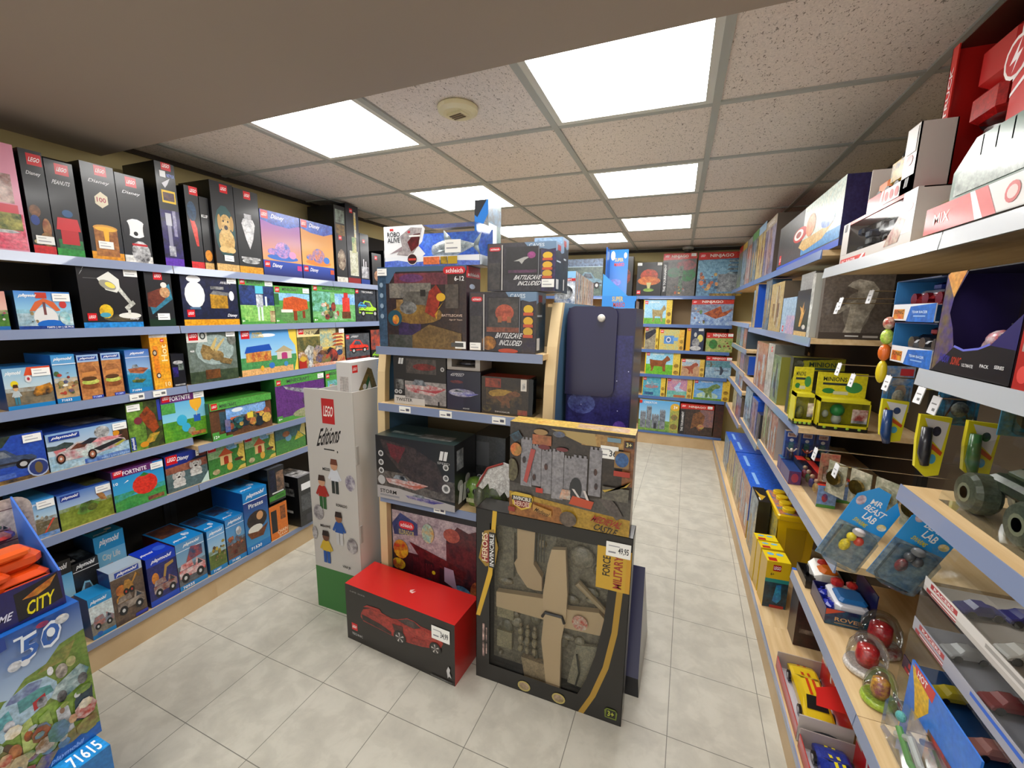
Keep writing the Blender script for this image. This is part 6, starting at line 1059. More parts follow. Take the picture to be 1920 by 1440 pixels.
# ================================================================ left foreground stack
def a_61(F): F.r(0, 0, 1, 1, '1c6cb8', '2a80c8', .6); F.e(.85, .5, .08, .25, 'a04038', '6a8a98')
carton('light blue toy box on the floor at bottom left, underneath the picnic van box', (-1.45, -.12, 0), PI / 2, .654, .33, .276, '1a5ca4', '1c84d4', a_61, art_top=lambda T: (T.r(.0, .0, 1, 1, '1c88d8', '2a98e0'), T.t('71615', .885, .03, .985, .18, 'ffffff'), T.r(.6, .3, .75, .5, '7ab8e8')), group='stacked boxes at the left foreground')
def a_van(F):
    F.r(0, .5, 1, 1, ('b8d0e8', '1c4c9c')); F.r(0, 0, 1, .55, '6a8a34', '88a84a')
    q = F.sub(.74, 0, 1, 1)
    q.p([(0, .58), (.1, .64), (.25, .6), (.4, .68), (.6, .7), (.75, .78), (1, .8), (1, .45), (0, .4)], '5a7a30', '7a8c44'); q.p([(0, .58), (.1, .64), (.14, .6), (.0, .5)], 'b8b04a', '8a9a3c'); q.p([(.5, .66), (.7, .74), (.9, .76), (.8, .66)], '9a8a50', '6a7a3c')
    q.p([(.05, .42), (.08, .52), (.2, .60), (.42, .64), (.58, .62), (.66, .55), (.66, .48), (.4, .42), (.12, .36)], 'a8c4d8', '98b4cc'); q.p([(.2, .575), (.26, .61), (.42, .635), (.54, .615), (.5, .57), (.3, .56)], '4a4a8a', '8aa0c0'); q.p([(.3, .56), (.5, .57), (.6, .55), (.62, .5), (.3, .48)], '5aa0a0', '4a8088'); q.p([(.1, .44), (.14, .52), (.22, .54), (.24, .47)], '3a7a90', '6ab0b8'); q.p([(.42, .44), (.42, .5), (.54, .52), (.54, .46)], 'a82830'); q.e(.2, .44, .05, .035, '4a4450', 'c8ccd8'); q.e(.5, .47, .05, .035, '3a3a44', 'c8ccd8')
    q.e(.62, .64, .03, .03, 'e8e8ec', 'b8c0c8'); q.e(.72, .6, .06, .05, 'c8c0b8', '3a3434'); q.e(.82, .63, .05, .035, 'b8a880', '8a9a5a'); q.p([(.58, .46), (.64, .52), (.9, .58), (.98, .52), (.9, .44), (.66, .4)], '3a6870', 'b8c8cc'); q.e(.68, .43, .05, .04, '24262a', '8a8a90'); q.e(.9, .47, .05, .04, '24262a', '8a8a90')
    q.p([(0, .12), (0, .34), (.16, .34), (.3, .24), (.2, .1)], '6a5038', '3a3424'); q.e(.2, .26, .06, .05, 'b87a4a', '7a3a24'); q.p([(.26, .2), (.28, .4), (.38, .42), (.4, .22)], '8a9a54', 'b8c878'); q.e(.33, .31, .04, .035, 'b8602c', '5a3a24'); q.p([(.44, .22), (.44, .38), (.54, .4), (.56, .24)], 'a8b868', '7a9a4a'); q.p([(.6, .16), (.6, .36), (.68, .38), (.72, .34), (.74, .16)], 'c8ccd4', '9aa0ac'); q.e(.655, .335, .025, .02, '8a6a5a'); q.p([(.76, .2), (.78, .34), (.86, .42), (.98, .4), (.96, .26), (.86, .18)], '2c4a5c', '24282e'); q.e(.82, .38, .035, .02, 'd8dce0')
    q.p([(.0, .02), (.0, .12), (.2, .14), (.34, .1), (.3, .02)], 'a83a34', '8a6a4a'); q.p([(.26, .04), (.4, .12), (.56, .1), (.44, .02)], 'b8a43a', '4a3a8a'); q.e(.12, .2, .07, .05, 'c8a888', '9a7a50'); q.e(.36, .17, .035, .025, 'd8b8a0', '4a6ab0'); q.e(.5, .16, .03, .03, '3a6ab8', 'd8d8e0'); q.p([(.5, .1), (.66, .16), (.98, .2), (.98, .12), (.7, .08)], '8a6a44', '6a7a34'); crowd(q, .02, .08, .9, .4, 26, 12, ('a83a30', '7a5a38', '3a6a34', 'c8b890', '5a7a9a', 'd8d8d4', '8a9a4a'))
    F.r(0, 0, 1, .085, '1c5cb0', '2a6cc0', .5); q.t('playmobil', .45, .02, .8, .06, '8ab0e8', .1)
    q.p([(0, .9), (.3, .93), (.3, 1), (0, 1)], '1c3c90')
    q.t('50', .36, .78, .8, .95, 'dce6f4', .1, .03); q.t('50', .39, .80, .78, .93, '2c5cae', .1, .03); q.e(.33, .8, .06, .03, 'd8d8dc', 'a8b0c0'); q.e(.8, .95, .07, .03, 'd8d8d4', 'b0b8c8'); q.e(.42, .79, .04, .02, 'd8dce4'); q.e(.68, .9, .04, .03, 'd8e0ec'); q.e(.62, .975, .06, .018, 'a82c40', '6a2c6a'); q.r(.36, .95, .44, .965, 'd8e4f0')
carton('large blue and green toy box with camper van picnic picture at left edge', (-1.52, -.25, .278), PI / 2, .797, .3, .434, '1a3c6c', '1c5cb0', a_van, group='stacked boxes at the left foreground')
def truck_tray():
    z = .714; y1 = .53; y0 = .02
    t = empty('display_box', (-1.54, y0, z), PI / 2, 'navy counter tray of orange toy trucks with a rounded header card, left foreground', 'display box', 'stacked boxes at the left foreground')
    w_ = y1 - y0; d_ = .2
    M = MB(); M.box(0, 0, 0, w_, .004, .1, '1c1a50'); M.box(0, 0, 0, w_, d_, .004, '241c4c')
    F = Face(M, (0, 0, 0), (w_, 0, 0), (0, 0, .1)); F.r(0, 0, 1, 1, '1e1c58', '24205c', .5); F.p([(.82, .05), (.82, .85), (.985, 1), (.99, .2)], '14121c'); F.t('CITY', .85, .12, .965, .5, 'e8d818', .1, .05); F.p([(.845, .62), (.9, .78), (.98, .95), (.95, .7), (.9, .58)], 'c8902c', 'a04a20'); F.t('XTREME', .66, .2, .81, .4, 'd8d8f0', .1, .03)
    for x in (0, w_ - .004):
        M.mesh([(x, 0, 0), (x + .004, 0, 0), (x + .004, d_, 0), (x, d_, 0), (x, 0, .1), (x + .004, 0, .1), (x + .004, d_, .28), (x, d_, .28)], [(0, 1, 5, 4), (1, 2, 6, 5), (2, 3, 7, 6), (3, 0, 4, 7), (4, 5, 6, 7)], '3a70d0')
    M.build('tray', [CARD], t)
    M = MB(); r = .035; h = .275; wo = w_; w_ = w_ + .035; pts = [(0, 0), (w_, 0)] + [(w_ - r + r * math.cos(a), h - r + r * math.sin(a)) for a in [i * PI / 10 for i in range(6)]] + [(r - r * math.sin(a), h - r + r * math.cos(a)) for a in [i * PI / 10 for i in range(6)]]
    n = len(pts); M.mesh([(x, d_, z_) for x, z_ in pts] + [(x, d_ + .005, z_) for x, z_ in pts], [tuple(range(n)), tuple(reversed(range(n, 2 * n)))] + [(i, (i + 1) % n, n + (i + 1) % n, n + i) for i in range(n)], 'a89890', 'b8aca4')
    F = Face(M, (0, d_, 0), (w_, 0, 0), (0, 0, h)); F.r(.78, .55, .945, .9, '5a3a44'); F.r(.785, .56, .94, .89, 'c8c0b8', 'b8b0a8'); truck(F, .82, .6, .09, .16, '8a2028'); F.r(.5, .3, .97, .5, '9a7a70', 'a88a80')
    M.build('header_card', [MATT], t); w_ = wo
    for k in range(3):
        x = w_ - .155 * (k + 1) + .02; tt = t
        M = MB(); M.rbox(x, .02, .03, x + .125, .12, .115, .012, 'd84a14'); M.rbox(x + .01, .045, .115, x + .125, .14, .165, .016, 'dc5018'); M.rbox(x + .02, .03, .16, x + .1, .09, .185, .008, 'e05a1c'); M.rbox(x + .03, .012, .06, x + .12, .022, .1, .004, 'c03c0c'); M.rbox(x + .0, .01, .115, x + .05, .06, .14, .008, 'c84412')
        for q in (0, 1): M.lathe((x + .03 + .06 * q, .018, .03), 0, [(.001, -.012), (.022, -.01), (.022, .01), (.001, .012)], 14, '24160f', ax='y')
        M.build('toy_truck', [PLAS], t)
    M = MB(); M.rbox(.3, .15, .17, .49, .185, .2, .01, 'a83060', 'e0b0c0'); M.rbox(.28, .155, .2, .47, .19, .225, .01, '9a8a3c', 'c8b860'); M.build('foil_pack', [CHROM], t)
truck_tray()
# ================================================================ right wall
RX = .50
def rshelf(label, y_far, y_near, levels, top=2.05, rail=RAILG):
    w_ = y_far - y_near
    lv = [(z, 0, rm, y_far - a, y_far - b_) for z, rm, a, b_ in levels]
    return shelving(label, (RX, y_far, 0), -PI / 2, w_, lv, .44, -.04, .14, top, rail=rail, back=mat('brown_back_board', '4c3f30', .7) if 'brown_back_board' not in bpy.data.materials else bpy.data.materials['brown_back_board'], grp='right wall shelving bays')
rshelf('right wall shelving bay in the far right corner', 5.08, 3.65, [(1.79, RAILB, 5.08, 3.65), (1.47, None, 5.08, 3.65), (1.27, None, 4.6, 3.65), (1.09, None, 4.6, 3.65), (.94, None, 4.6, 3.65), (.68, None, 4.6, 3.65)])
rshelf('right wall shelving bay holding the brown bear like animal box', 3.65, 2.02, [(1.79, RAILB, 3.65, 2.02), (1.447, None, 3.65, 2.02), (1.075, None, 3.65, 2.02), (.75, None, 3.62, 2.84), (.80, None, 2.82, 2.02)])
rshelf('right wall shelving bay holding the red boxed trucks on top', 2.02, 1.18, [(1.711, RAILW, 1.96, 1.18), (.80, None, 2.02, 1.44), (.53, None, 1.85, 1.18)])
rshelf('nearest right wall shelving bay with the clear boxed monster trucks', 1.18, .25, [(1.711, RAILW, 1.18, .25), (1.425, RAILW, 1.18, .25), (1.16, None, 1.17, .25), (.53, None, 1.18, .25)])
GR = 'toy boxes on the right wall shelves'
def RS(z, x=RX, dm=.40): return Shelf((x, 0, z), (0, -1, 0), -PI / 2, GR, dm, {1.79: .45, 1.447: .305, 1.27: .17, 1.09: .14, .94: .12, .68: .22, 1.075: .335, .75: .28, .80: .24, .14: .5}.get(z))
STK = [('6a5040', 'a89c8c'), ('3f5a34', '8a9a74'), ('4a6888', '98acb8'), ('8a4030', 'a88a78'), ('2c3844', '7a8a94'), ('9a7a34', 'b8a878'), ('4a3c5a', '8a84a0'), ('242428', '6a6a68')]
def a_streak(k, word=None, hd=None):
    c1, c2 = STK[k % 8]; c3, c4 = STK[(k * 3 + 1) % 8]
    def f(F):
        F.r(0, 0, 1, 1, c1, c2)
        g_ = random.Random(k)
        for i in range(7): u = g_.random() * .85; F.r(u, g_.random() * .3, u + .1 + .1 * g_.random(), .5 + g_.random() * .45, g_.choice([c1, c2, c3, c4]), g_.choice([c3, c4, c2]))
        if hd: F.r(0, .85, 1, 1, hd)
        if word: F.t(word, .2, .87, .8, .96, 'f0ece8')
    return f
def side_plain(c, c2=None, pic=None): return lambda G: (G.r(0, 0, 1, 1, c, c2), pic(G) if pic else None)

S = RS(1.79)
NM = [('boxed set with red header', 'b82820'), ('boxed set with dusty brown picture', 'a89880'), ('boxed set with pale blue picture', '8ab0d0'), ('boxed set with green forest picture', '4a8a4a'), ('boxed set with grey rock picture', '8a8a88'), ('boxed set with yellow sand picture', 'c8a850')]
for k, (a, b_) in enumerate(((1380, 1386), (1386.5, 1394), (1394.5, 1403), (1403.5, 1414), (1414.5, 1427), (1427.5, 1446))):
    S.put(a, b_, 466 - k * 6 + (0, 0, -2, -8, -14, -16)[k], .25, '5a5048', '8a3428', '%s on the far top right shelf' % ('far corner ' * (k == 0) + NM[(k * 5 + 0) % 6][0] if k else 'small boxed set deepest in the corner'), a_streak(k + 1, 'NINJAGO' if k == 5 else None, NM[(k * 5) % 6][1]), off=.02)
S.put(1455, 1571, 366, .1, '202448', '2a2e50', 'big black toy box with a bright boat and sky picture, top right shelf', lambda F: (F.r(0, 0, 1, 1, '26292c', '34383c'), F.r(0, 0, 1, .1, '1c50c0'), brick(F, .05, .14, .05), F.r(.5, .12, 1, 1, 'b8d0c8', 'd8dccc'), F.r(.5, .12, 1, .3, '2a80c0', '4a9ad0'), F.p([(.45, .3), (.55, .18), (.8, .24), (.92, .42), (.7, .4), (.5, .4)], 'c89a50', 'e0c080'), F.e(.45, .55, .12, .14, 'c02c28'), F.e(.43, .56, .08, .1, 'e8e4e0'), F.e(.43, .56, .045, .06, '9a3c38'), F.e(.62, .6, .07, .2, 'd87040', 'e8a070'), F.e(.85, .5, .08, .12, '4a70c0', '8aa8d8')), art_side=side_plain('23264c', '2a2c54'), off=.02, h=.245)
S = RS(1.711)
# racing sets
def window_set(pa, pb, h, lift, label, k, off=.0):
    P = Vector((RX + .012 + off, 0, 1.711 + lift)); a = along(P, (0, -1, 0), pa); b_ = along(P, (0, -1, 0), pb); w_ = b_ - a
    t = empty('toy_box', (P.x, -a, P.z + .001), -PI / 2, label, 'toy box', GR)
    M = MB(); d_ = .085
    M.box(0, 0, 0, w_, d_, .003, 'd8d4d0'); M.box(0, d_ - .003, 0, w_, d_, h, 'c8c4c0'); M.box(0, 0, 0, .003, d_, h, 'e0dcd8'); M.box(w_ - .003, 0, 0, w_, d_, h, 'd8d4d0'); M.box(0, .01, h - .003, w_, d_, h, 'c82c28')
    F = Face(M, (0, 0, 0), (w_, 0, 0), (0, 0, h)); F.r(0, 0, 1, .24, 'c6c0ba'); F.r(.02, 0, .45, .13, 'c8281c', 'd83428'); F.p([(.34, 0), (.38, 0), (.44, .13), (.4, .13)], 'f0e8e4'); F.r(0, .24, .12, 1, 'c6c0ba'); F.r(.86, .24, 1, 1, 'd4d0cc'); F.r(.12, .93, .86, 1, 'c8281c'); F.p([(.7, .1), (.86, .12), (.92, .5), (.84, .6), (.74, .3)], 'b8a890', '8a3428'); F.e(.93, .7, .05, .08, 'c82828'); bolt(F, .03, .8, .05, '303030'); F.t('RC RACER', .06, .03, .3, .09, 'f4ecec')
    M.build('carton', [CARD], t)
    M = MB(); g_ = random.Random(k)
    for i in range(12):
        x, z = w_ * g_.uniform(.15, .82), h * g_.uniform(.3, .85); M.rbox(x - .02, .02, z - .012, x + .02, .05, z + .012, .005, g_.choice(['8a2c3a', '2c2c34', '3a4a6a', '8a8a8c', 'b84a30']), '2a2a30')
    M.box(.004, d_ - .02, .02, w_ - .004, d_ - .015, h * .95, '34343a', '5a5a62'); M.build('boxed_racers', [PLAS], t)
    M = MB(); M.face([(w_ * .12, .002, h * .24), (w_ * .86, .002, h * .24), (w_ * .86, .002, h * .93), (w_ * .12, .002, h * .93)], 'fff'); M.build('clear_window', [CLEAR], t)
window_set(1573, 1705, .135, 0, 'white and red window box of small racing vehicles, under the orange digger box', 3)
def dig_set():
    z = 1.711 + .137; P = Vector((RX + .015, 0, z)); a = along(P, (0, -1, 0), 1624); b_ = along(P, (0, -1, 0), 1708); w_ = b_ - a; h = .16
    t = empty('toy_box', (P.x, -a, z), -PI / 2, 'open red and white box with an orange digger toy, upper of the stack', 'toy box', GR)
    M = MB(); M.box(0, 0, 0, w_, .07, .003, 'd8d4d0'); M.box(0, .067, 0, w_, .07, h, 'b8b4b0'); M.box(0, 0, 0, .003, .07, h * .8, 'c6c0ba'); M.box(0, 0, 0, w_, .003, h * .26, 'c6c0ba'); M.box(w_ * .76, 0, 0, w_, .003, h, 'c6c0ba'); M.box(w_ - .003, 0, 0, w_, .07, h, 'c6c0ba')
    F = Face(M, (0, 0, 0), (w_, 0, 0), (0, 0, h)); F.r(0, .0, .42, .26, 'c82c24'); F.p([(.3, 0), (.34, 0), (.4, .26), (.36, .26)], 'f0ece8'); 
    for k in range(3): F.e(.48 + .11 * k, .13, .04, .08, 'b82c2c')
    F.e(.88, .82, .07, .1, 'b02830'); F.e(.88, .5, .06, .08, 'c02c30'); bolt(F, .84, .1, .08, '202020')
    F.r(.79, .6, .97, .97, 'd0ccc8')
    M.build('carton', [CARD], t)
    M = MB(); M.rbox(w_ * .1, .012, .04, w_ * .35, .055, .08, .008, 'c86a28'); M.rbox(w_ * .35, .012, .05, w_ * .7, .06, .12, .01, 'd8a820', '2c2c28'); M.tube([(w_ * .3, .035, .08), (w_ * .5, .035, .15), (w_ * .65, .03, .11)], .008, 6, '2a2a28')
    for k in range(3): M.lathe((w_ * (.15 + .2 * k), .02, .035), 0, [(.001, -.01), (.022, -.01), (.022, .01), (.001, .01)], 12, '17171a', ax='y')
    M.build('toy_digger', [PLAS], t)
dig_set()
def tall_truck_box():
    z = 1.711; X_ = RX + .10; P = Vector((X_, 0, z)); a = along(P, (0, -1, 0), 1722); w_ = .37; h = .50; d_ = .24
    t = empty('toy_box', (X_, -a, z + .001), -PI / 2, 'tall open red and white box holding a red and silver tanker truck upright', 'toy box', GR)
    M = MB(); M.box(0, d_ - .003, 0, w_, d_, h, 'a8a09c'); M.box(0, 0, 0, .003, d_, h, 'c8201c'); M.box(0, 0, 0, .028, .003, h, 'c8241c'); M.box(0, .003, h - .003, w_, d_, h, '3a2a20'); M.box(w_ - .003, 0, 0, w_, d_, h, 'c01c1c'); M.box(w_ * .72, 0, 0, w_, .003, h, 'c01c1c'); M.box(0, 0, 0, w_, .003, h * .1, 'd8d4d0'); M.box(0, 0, 0, w_, d_, .003, 'c8c4c0')
    F = Face(M, (0, 0, 0), (w_, 0, 0), (0, 0, h)); F.r(.72, .7, 1, 1, 'd8d4d0'); F.r(.82, .78, .96, .92, '1c1c1c'); F.p([(.72, .7), (.82, .76), (1, .7), (1, .66), (.82, .71), (.72, .66)], 'c01c1c'); F.p([(.72, .62), (.82, .67), (1, .6), (1, .585), (.82, .65), (.72, .605)], 'f0e8e8'); F.p([(.72, .56), (.82, .61), (1, .54), (1, .525), (.82, .59), (.72, .545)], 'f0e8e8')
    F.e(.72, .7, .1, .085, 'e8e0dc'); F.e(.72, .7, .085, .07, 'b81c20'); F.p([(.7, .64), (.76, .72), (.72, .71), (.74, .77), (.67, .68), (.72, .69)], 'f0e8e8'); F.t('CEMENT TRUCK', .02, .35, .06, .9, 'f0e0dc', rot=True); F.r(0, .02, .08, .12, 'd8d0cc')
    M.build('carton', [CARD], t)
    M = MB(); c = 'b01818'
    M.rbox(.06, .03, .36, .2, .15, .46, .015, c); M.rbox(.075, .02, .28, .19, .14, .35, .012, c, '8a1010'); M.rbox(.05, .04, .4, .075, .13, .43, .006, '2a2a2c'); M.rbox(.05, .05, .03, .18, .16, .27, .01, '2c2c30')
    M.tube([(.1, .09, .04), (.1, .09, .1), (.105, .09, .2), (.11, .09, .27)], [.035, .05, .055, .045], 16, 'b8b8ba')
    M.box(.098, .034, .05, .104, .036, .25, 'a01c1c'); M.box(.12, .036, .05, .124, .038, .25, '8a8a8c')
    for k in range(3): M.lathe((.055, .09, .07 + .12 * k), 0, [(.001, -.02), (.03, -.02), (.03, .02), (.001, .02)], 14, '151517', ax='x')
    M.build('toy_truck', [PLAS], t)
tall_truck_box()
def garbage_box():
    z = 1.7145; X_ = RX - .005; P = Vector((X_, 0, z)); a = along(P, (0, -1, 0), 1730); w_ = .36; d_ = .1
    t = empty('toy_box', (X_, -a, z + .001), -PI / 2, 'open red and white tray box with a green and silver garbage truck', 'toy box', GR)
    M = MB(); M.box(0, d_ - .003, 0, w_, d_, .06, 'b8a8a0'); M.box(0, 0, 0, w_, d_, .003, 'c8c4c0'); M.box(0, 0, 0, w_, .003, .055, 'd8d4d0')
    M.mesh([(0, 0, 0), (.003, 0, 0), (.003, d_, 0), (0, d_, 0), (0, 0, .055), (.003, 0, .055), (.003, d_, .12), (0, d_, .12)], [(0, 1, 5, 4), (1, 2, 6, 5), (2, 3, 7, 6), (3, 0, 4, 7), (4, 5, 6, 7)], 'd0ccc6')
    F = Face(M, (0, 0, 0), (w_, 0, 0), (0, 0, .055)); F.r(0, 0, .55, 1, 'c8241c', 'd83028'); F.p([(.5, 0), (.56, 0), (.46, 1), (.42, 1)], 'f4f0ec'); F.p([(.56, 0), (.66, 0), (.56, 1), (.46, 1)], 'c8241c'); F.t('MIX', .1, .3, .26, .7, 'f0b0a8'); F.e(.75, .5, .05, .32, 'c02c28'); F.e(.75, .5, .035, .2, 'e8c0b8')
    F2 = Face(M, (0, .0, .0), (w_, 0, 0), (0, 0, .055))
    M.build('carton', [CARD], t)
    M = MB(); g_ = '0f4a28'
    M.mesh([(.03, .022, .06), (.28, .022, .06), (.28, .022, .17), (.09, .022, .17), (.03, .022, .12), (.03, .092, .06), (.28, .092, .06), (.28, .092, .17), (.09, .092, .17), (.03, .092, .12)], [(0, 1, 2, 3, 4), (9, 8, 7, 6, 5), (0, 4, 9, 5), (4, 3, 8, 9), (3, 2, 7, 8), (2, 1, 6, 7), (1, 0, 5, 6)], g_)
    M.mesh([(.045, .0205, .07), (.27, .0205, .07), (.27, .0205, .13), (.1, .0205, .13), (.045, .0205, .11), (.27, .0385, .07)], [(0, 1, 2, 3, 4)], '9aa498', '4a5a4c')
    for k in range(4): M.box(.11 + .042 * k, .034, .128, .114 + .042 * k, .022, .168, '123a20')
    M.rbox(.035, .035, .028, .29, .092, .06, .006, '3a3c3a'); M.rbox(.28, .026, .06, .34, .09, .13, .01, 'c87020'); M.rbox(.02, .03, .05, .035, .05, .08, .003, 'd8c020')
    for x in (.07, .115, .25): M.lathe((x, .02, .03), 0, [(.001, -.012), (.024, -.012), (.024, .012), (.001, .012)], 16, '26262a', ax='y'); M.lathe((x, .009, .03), 0, [(.001, -.004), (.01, -.003), (.01, .002)], 10, 'b8b8b8', ax='y')
    M.build('toy_truck', [PLAS], t)
garbage_box()

# second shelf from the top, middle bay
S = RS(1.447)
row = [(1392, 1401, 560, 'slim streaky picture box furthest back', 4), (1401.5, 1409, 560, 'slim green picture box', 1)]
S.put(1407.8, 1409.7, 545, .2, '6a6a60', '8a8a80', 'pale streaky toy box at the far end of the second right shelf', a_streak(2), off=.01)
S.put(1410, 1414, 523, .22, '1c50c0', '1c5ad0', 'bright blue toy box with small pictures on its end, second right shelf', a_streak(5), art_side=lambda G: (G.r(0, 0, 1, 1, '1c54c8'), G.r(.4, .3, .8, .34, '4a9a4a'), G.r(.4, .42, .8, .46, 'b8a03c'), G.r(.4, .54, .8, .58, '4aa0c8'), G.r(.3, .08, .7, .11, 'c8d4e8')), off=.01)
S.put(1428, 1438, 520, .1, '4a6a8a', '5a7a9a', 'slim blue grey toy box leaning beside the tall brown picture box', a_streak(4), off=.008)
S.put(1439, 1461, 507, .16, '6a5a48', '8a7a60', 'tall streaky brown and gold toy box on the second right shelf', a_streak(5), off=.008, h=.27)
S.put(1462, 1486, 560, .18, '8aa0b8', '9ab8d0', 'low pale blue and pink toy box on the second right shelf', lambda F: (F.r(0, 0, 1, 1, 'a8c0d0', '7a98b8'), F.r(.4, 0, 1, .5, 'c8a0b0', '8a90b8'), brick(F, .15, .04, .03)), off=.008)
S.put(1487, 1510, 530, .14, '141414', '2a2826', 'black toy box with a flame shaped flower picture, second right shelf', lambda F: (F.r(0, 0, 1, 1, '201f1e'), F.r(0, 0, 1, .1, 'd0b078', 'c0a068'), F.p([(.35, .2), (.45, .5), (.3, .65), (.5, .6), (.6, .75), (.62, .5), (.75, .6), (.6, .35), (.5, .2)], 'b87a38', 'd8a858'), F.e(.75, .2, .13, .05, 'c8c0b8')), off=.004, h=.2)
S.put(1510.5, 1515.5, 505, .06, 'a8a8a0', 'b0b0a8', 'speckled grey box edge next to the brown animal picture box', lambda F: F.r(0, 0, 1, 1, '8a8a84', 'd8d8d0'), off=.004, h=.26)
carton('large grey box lying flat above the flame flower box, second right shelf', (RX + .03, 2.42, 1.447 + .205), -PI / 2, .22, .2, .075, '8a8a88', '9a9a98', lambda F: F.r(0, 0, 1, 1, '9a9a98', '8a8a88'), art_side=side_plain('5c5852', '54504c', lambda G: (G.r(.35, .55, .45, .9, 'c8c4c0'), G.e(.55, .8, .03, .08, 'b8b4b0'))), group=GR)
# brown box facing the entrance
def a_bear(F): F.r(0, 0, 1, 1, '6a6058', '5c5249'); F.r(0, .0, 1, .1, '4a4038'); F.r(.4, .04, .6, .06, 'd8d4cc'); F.r(.66, .03, .88, .06, 'b8b0a8'); F.e(.52, .42, .2, .3, '8a8278', '7c7468'); F.p([(.36, .1), (.62, .1), (.66, .3), (.76, .5), (.8, .75), (.7, .86), (.5, .9), (.4, .86), (.34, .8), (.5, .74), (.5, .6), (.3, .5), (.22, .4), (.26, .38), (.42, .5), (.42, .3)], 'b8b0a0', '8a8274'); F.p([(.38, .1), (.48, .1), (.5, .5), (.42, .5)], 'c8c0ae', 'a09684')
bx = along((0, 2.022, 1.45), (1, 0, 0), 1533)
carton('large brown box with a pale standing animal picture, at the end of the shelf', (bx, 2.022, 1.448), 0, along((0, 2.022, 1.45), (1, 0, 0), 1661) - bx, .035, .255, '5a5048', '6a6058', a_bear, group=GR)
# far narrow shelves
for z, lst in ((1.27, ((1380, 1386, 603), (1386.5, 1392, 604), (1392.5, 1398, 606))), (1.09, ((1381, 1386, 650), (1386.5, 1393, 652), (1393.5, 1401, 655))), (.94, ((1378, 1384, 690), (1384.5, 1391, 694))), (.68, ((1372, 1378, 727), (1378.5, 1386, 730)))):
    S = RS(z)
    for k, (a, b_, ty) in enumerate(lst):
        n_ = ('first', 'second', 'third')[k]; sh = {1.27: 'upper', 1.09: 'second', .94: 'third', .68: 'lowest'}[z]
        S.put(a, b_, ty, .2, ('1c50b8', '6a5a48', '3a4a5a')[(k + int(z * 10)) % 3], '8a8a80', 'small streaky toy box, %s from the corner on the %s narrow shelf' % (n_, sh), a_streak(k + int(z * 20)), off=.01, h={1.27: .17, 1.09: .14, .94: .12, .68: .2}[z])
S = RS(1.075)
S.put(1412, 1431, 625, .2, '5a4a3a', '8a7a60', 'tall streaky box with a red streak, middle right shelf', a_streak(3), off=.006, h=.29)
S.put(1431.5, 1442, 640, .14, '7a7a74', '8a8a84', 'grey patterned box with a small red logo, middle right shelf', lambda F: (F.r(0, 0, 1, 1, '8a8a86', 'b8b8b2'), brick(F, .5, .85, .03)), off=.006, h=.30)
S.put(1442.5, 1455, 670, .14, '8a8a3a', '6a6a5a', 'streaky green and grey picture box beside the yellow packs', a_streak(1), off=.006, h=.25)
S = RS(.75)
S.put(1393, 1404, 735, .3, '3a5a8a', '5a7a9a', 'streaky pale blue toy box on the low right shelf', a_streak(2), off=.01, h=.26)
S.put(1404.5, 1414, 730, .3, '1c54c8', '1c5cd0', 'bright blue sided toy box on the low right shelf', a_streak(6), off=.01, h=.24)
S.put(1414.5, 1420, 760, .3, '2c2c34', '34343c', 'dark toy box at the near end of the low right shelf', a_streak(7), off=.01, h=.18)
S = RS(.80)
S.put(1426, 1437, 770, .2, 'b8b4b0', 'c8c0b8', 'pale streaky picture box, far end of the shelf of small figure packs', a_streak(0), off=.008, h=.26)
S.put(1437.5, 1450, 790, .2, 'a8a09c', 'c8c0b8', 'pale grey picture box behind the blue figure packs', a_streak(3), off=.008, h=.22)
# blue figure packs standing on a purple stepped tray
def fig_pack(x, y, k, lab):
    t = empty('toy_pack', (x, y, .801 + .065), 0, lab, 'toy pack', 'blue backed figure packs')
    M = MB(); M.box(0, 0, 0, .052, .03, .13, '1c4a90', cols={'top': 'c8b8a0'}); F = Face(M, (0, 0, 0), (.052, 0, 0), (0, 0, .13)); F.r(0, 0, 1, 1, '1c50a0', '2a3a80'); F.r(.15, .8, .85, .95, 'd8d4d0'); F.r(.2, .82, .8, .93, '3a3a50', 'c8a090'); F.e(.5, .68, .16, .06, 'c8d0d8'); F.r(.3, .3, .7, .6, '4a7a8a', '2a6a5a'); M.build('backing_card', [CARD], t)
    M = MB(); c = ('d8c8b8', 'c85a40', '3a4a3a')[k]; M.ell(.026, -.02, .02, .009, .008, .018, '3a3034'); M.ell(.026, -.02, .045, .008, .008, .01, c); M.tube([(.006, -.02, .055), (.018, -.02, .04), (.034, -.02, .04), (.046, -.02, .055)], .003, 6, c); M.build('toy_figure', [PLAS], t)
    M = MB(); M.box(.004, -.036, 0, .048, -.0005, .075, 'fff'); M.build('clear_bubble', [CLEAR], t)
tr = carton('purple and blue stepped tray under the small figure packs', (.505, 2.262, .801), 0, .19, .062, .062, '3a2a70', '1c5a8a', lambda F: (F.r(0, 0, 1, 1, '34286a', '4a2a70'), F.e(.22, .5, .1, .35, '8a2c5a', '5a2a70')), name='display_tray', cat='tray', group=None)
for k, (x, lab) in enumerate(((.515, 'blue figure pack with a pale figure, nearest the shelf edge'), (.577, 'blue figure pack with an orange red figure, between two others'), (.639, 'dark blue figure pack with a green grey figure, furthest from the shelf edge'))): fig_pack(x, 2.275, k, lab)
carton('short purple carton with a red print beside the long red window box', (.504, 2.09, .801), 0, .046, .165, .06, '3a2a70', '24407a', lambda F: (F.r(0, 0, 1, 1, '40245c', '5a2a60'), F.e(.5, .5, .3, .35, '9a2c4a')), name='toy_box', group=GR)
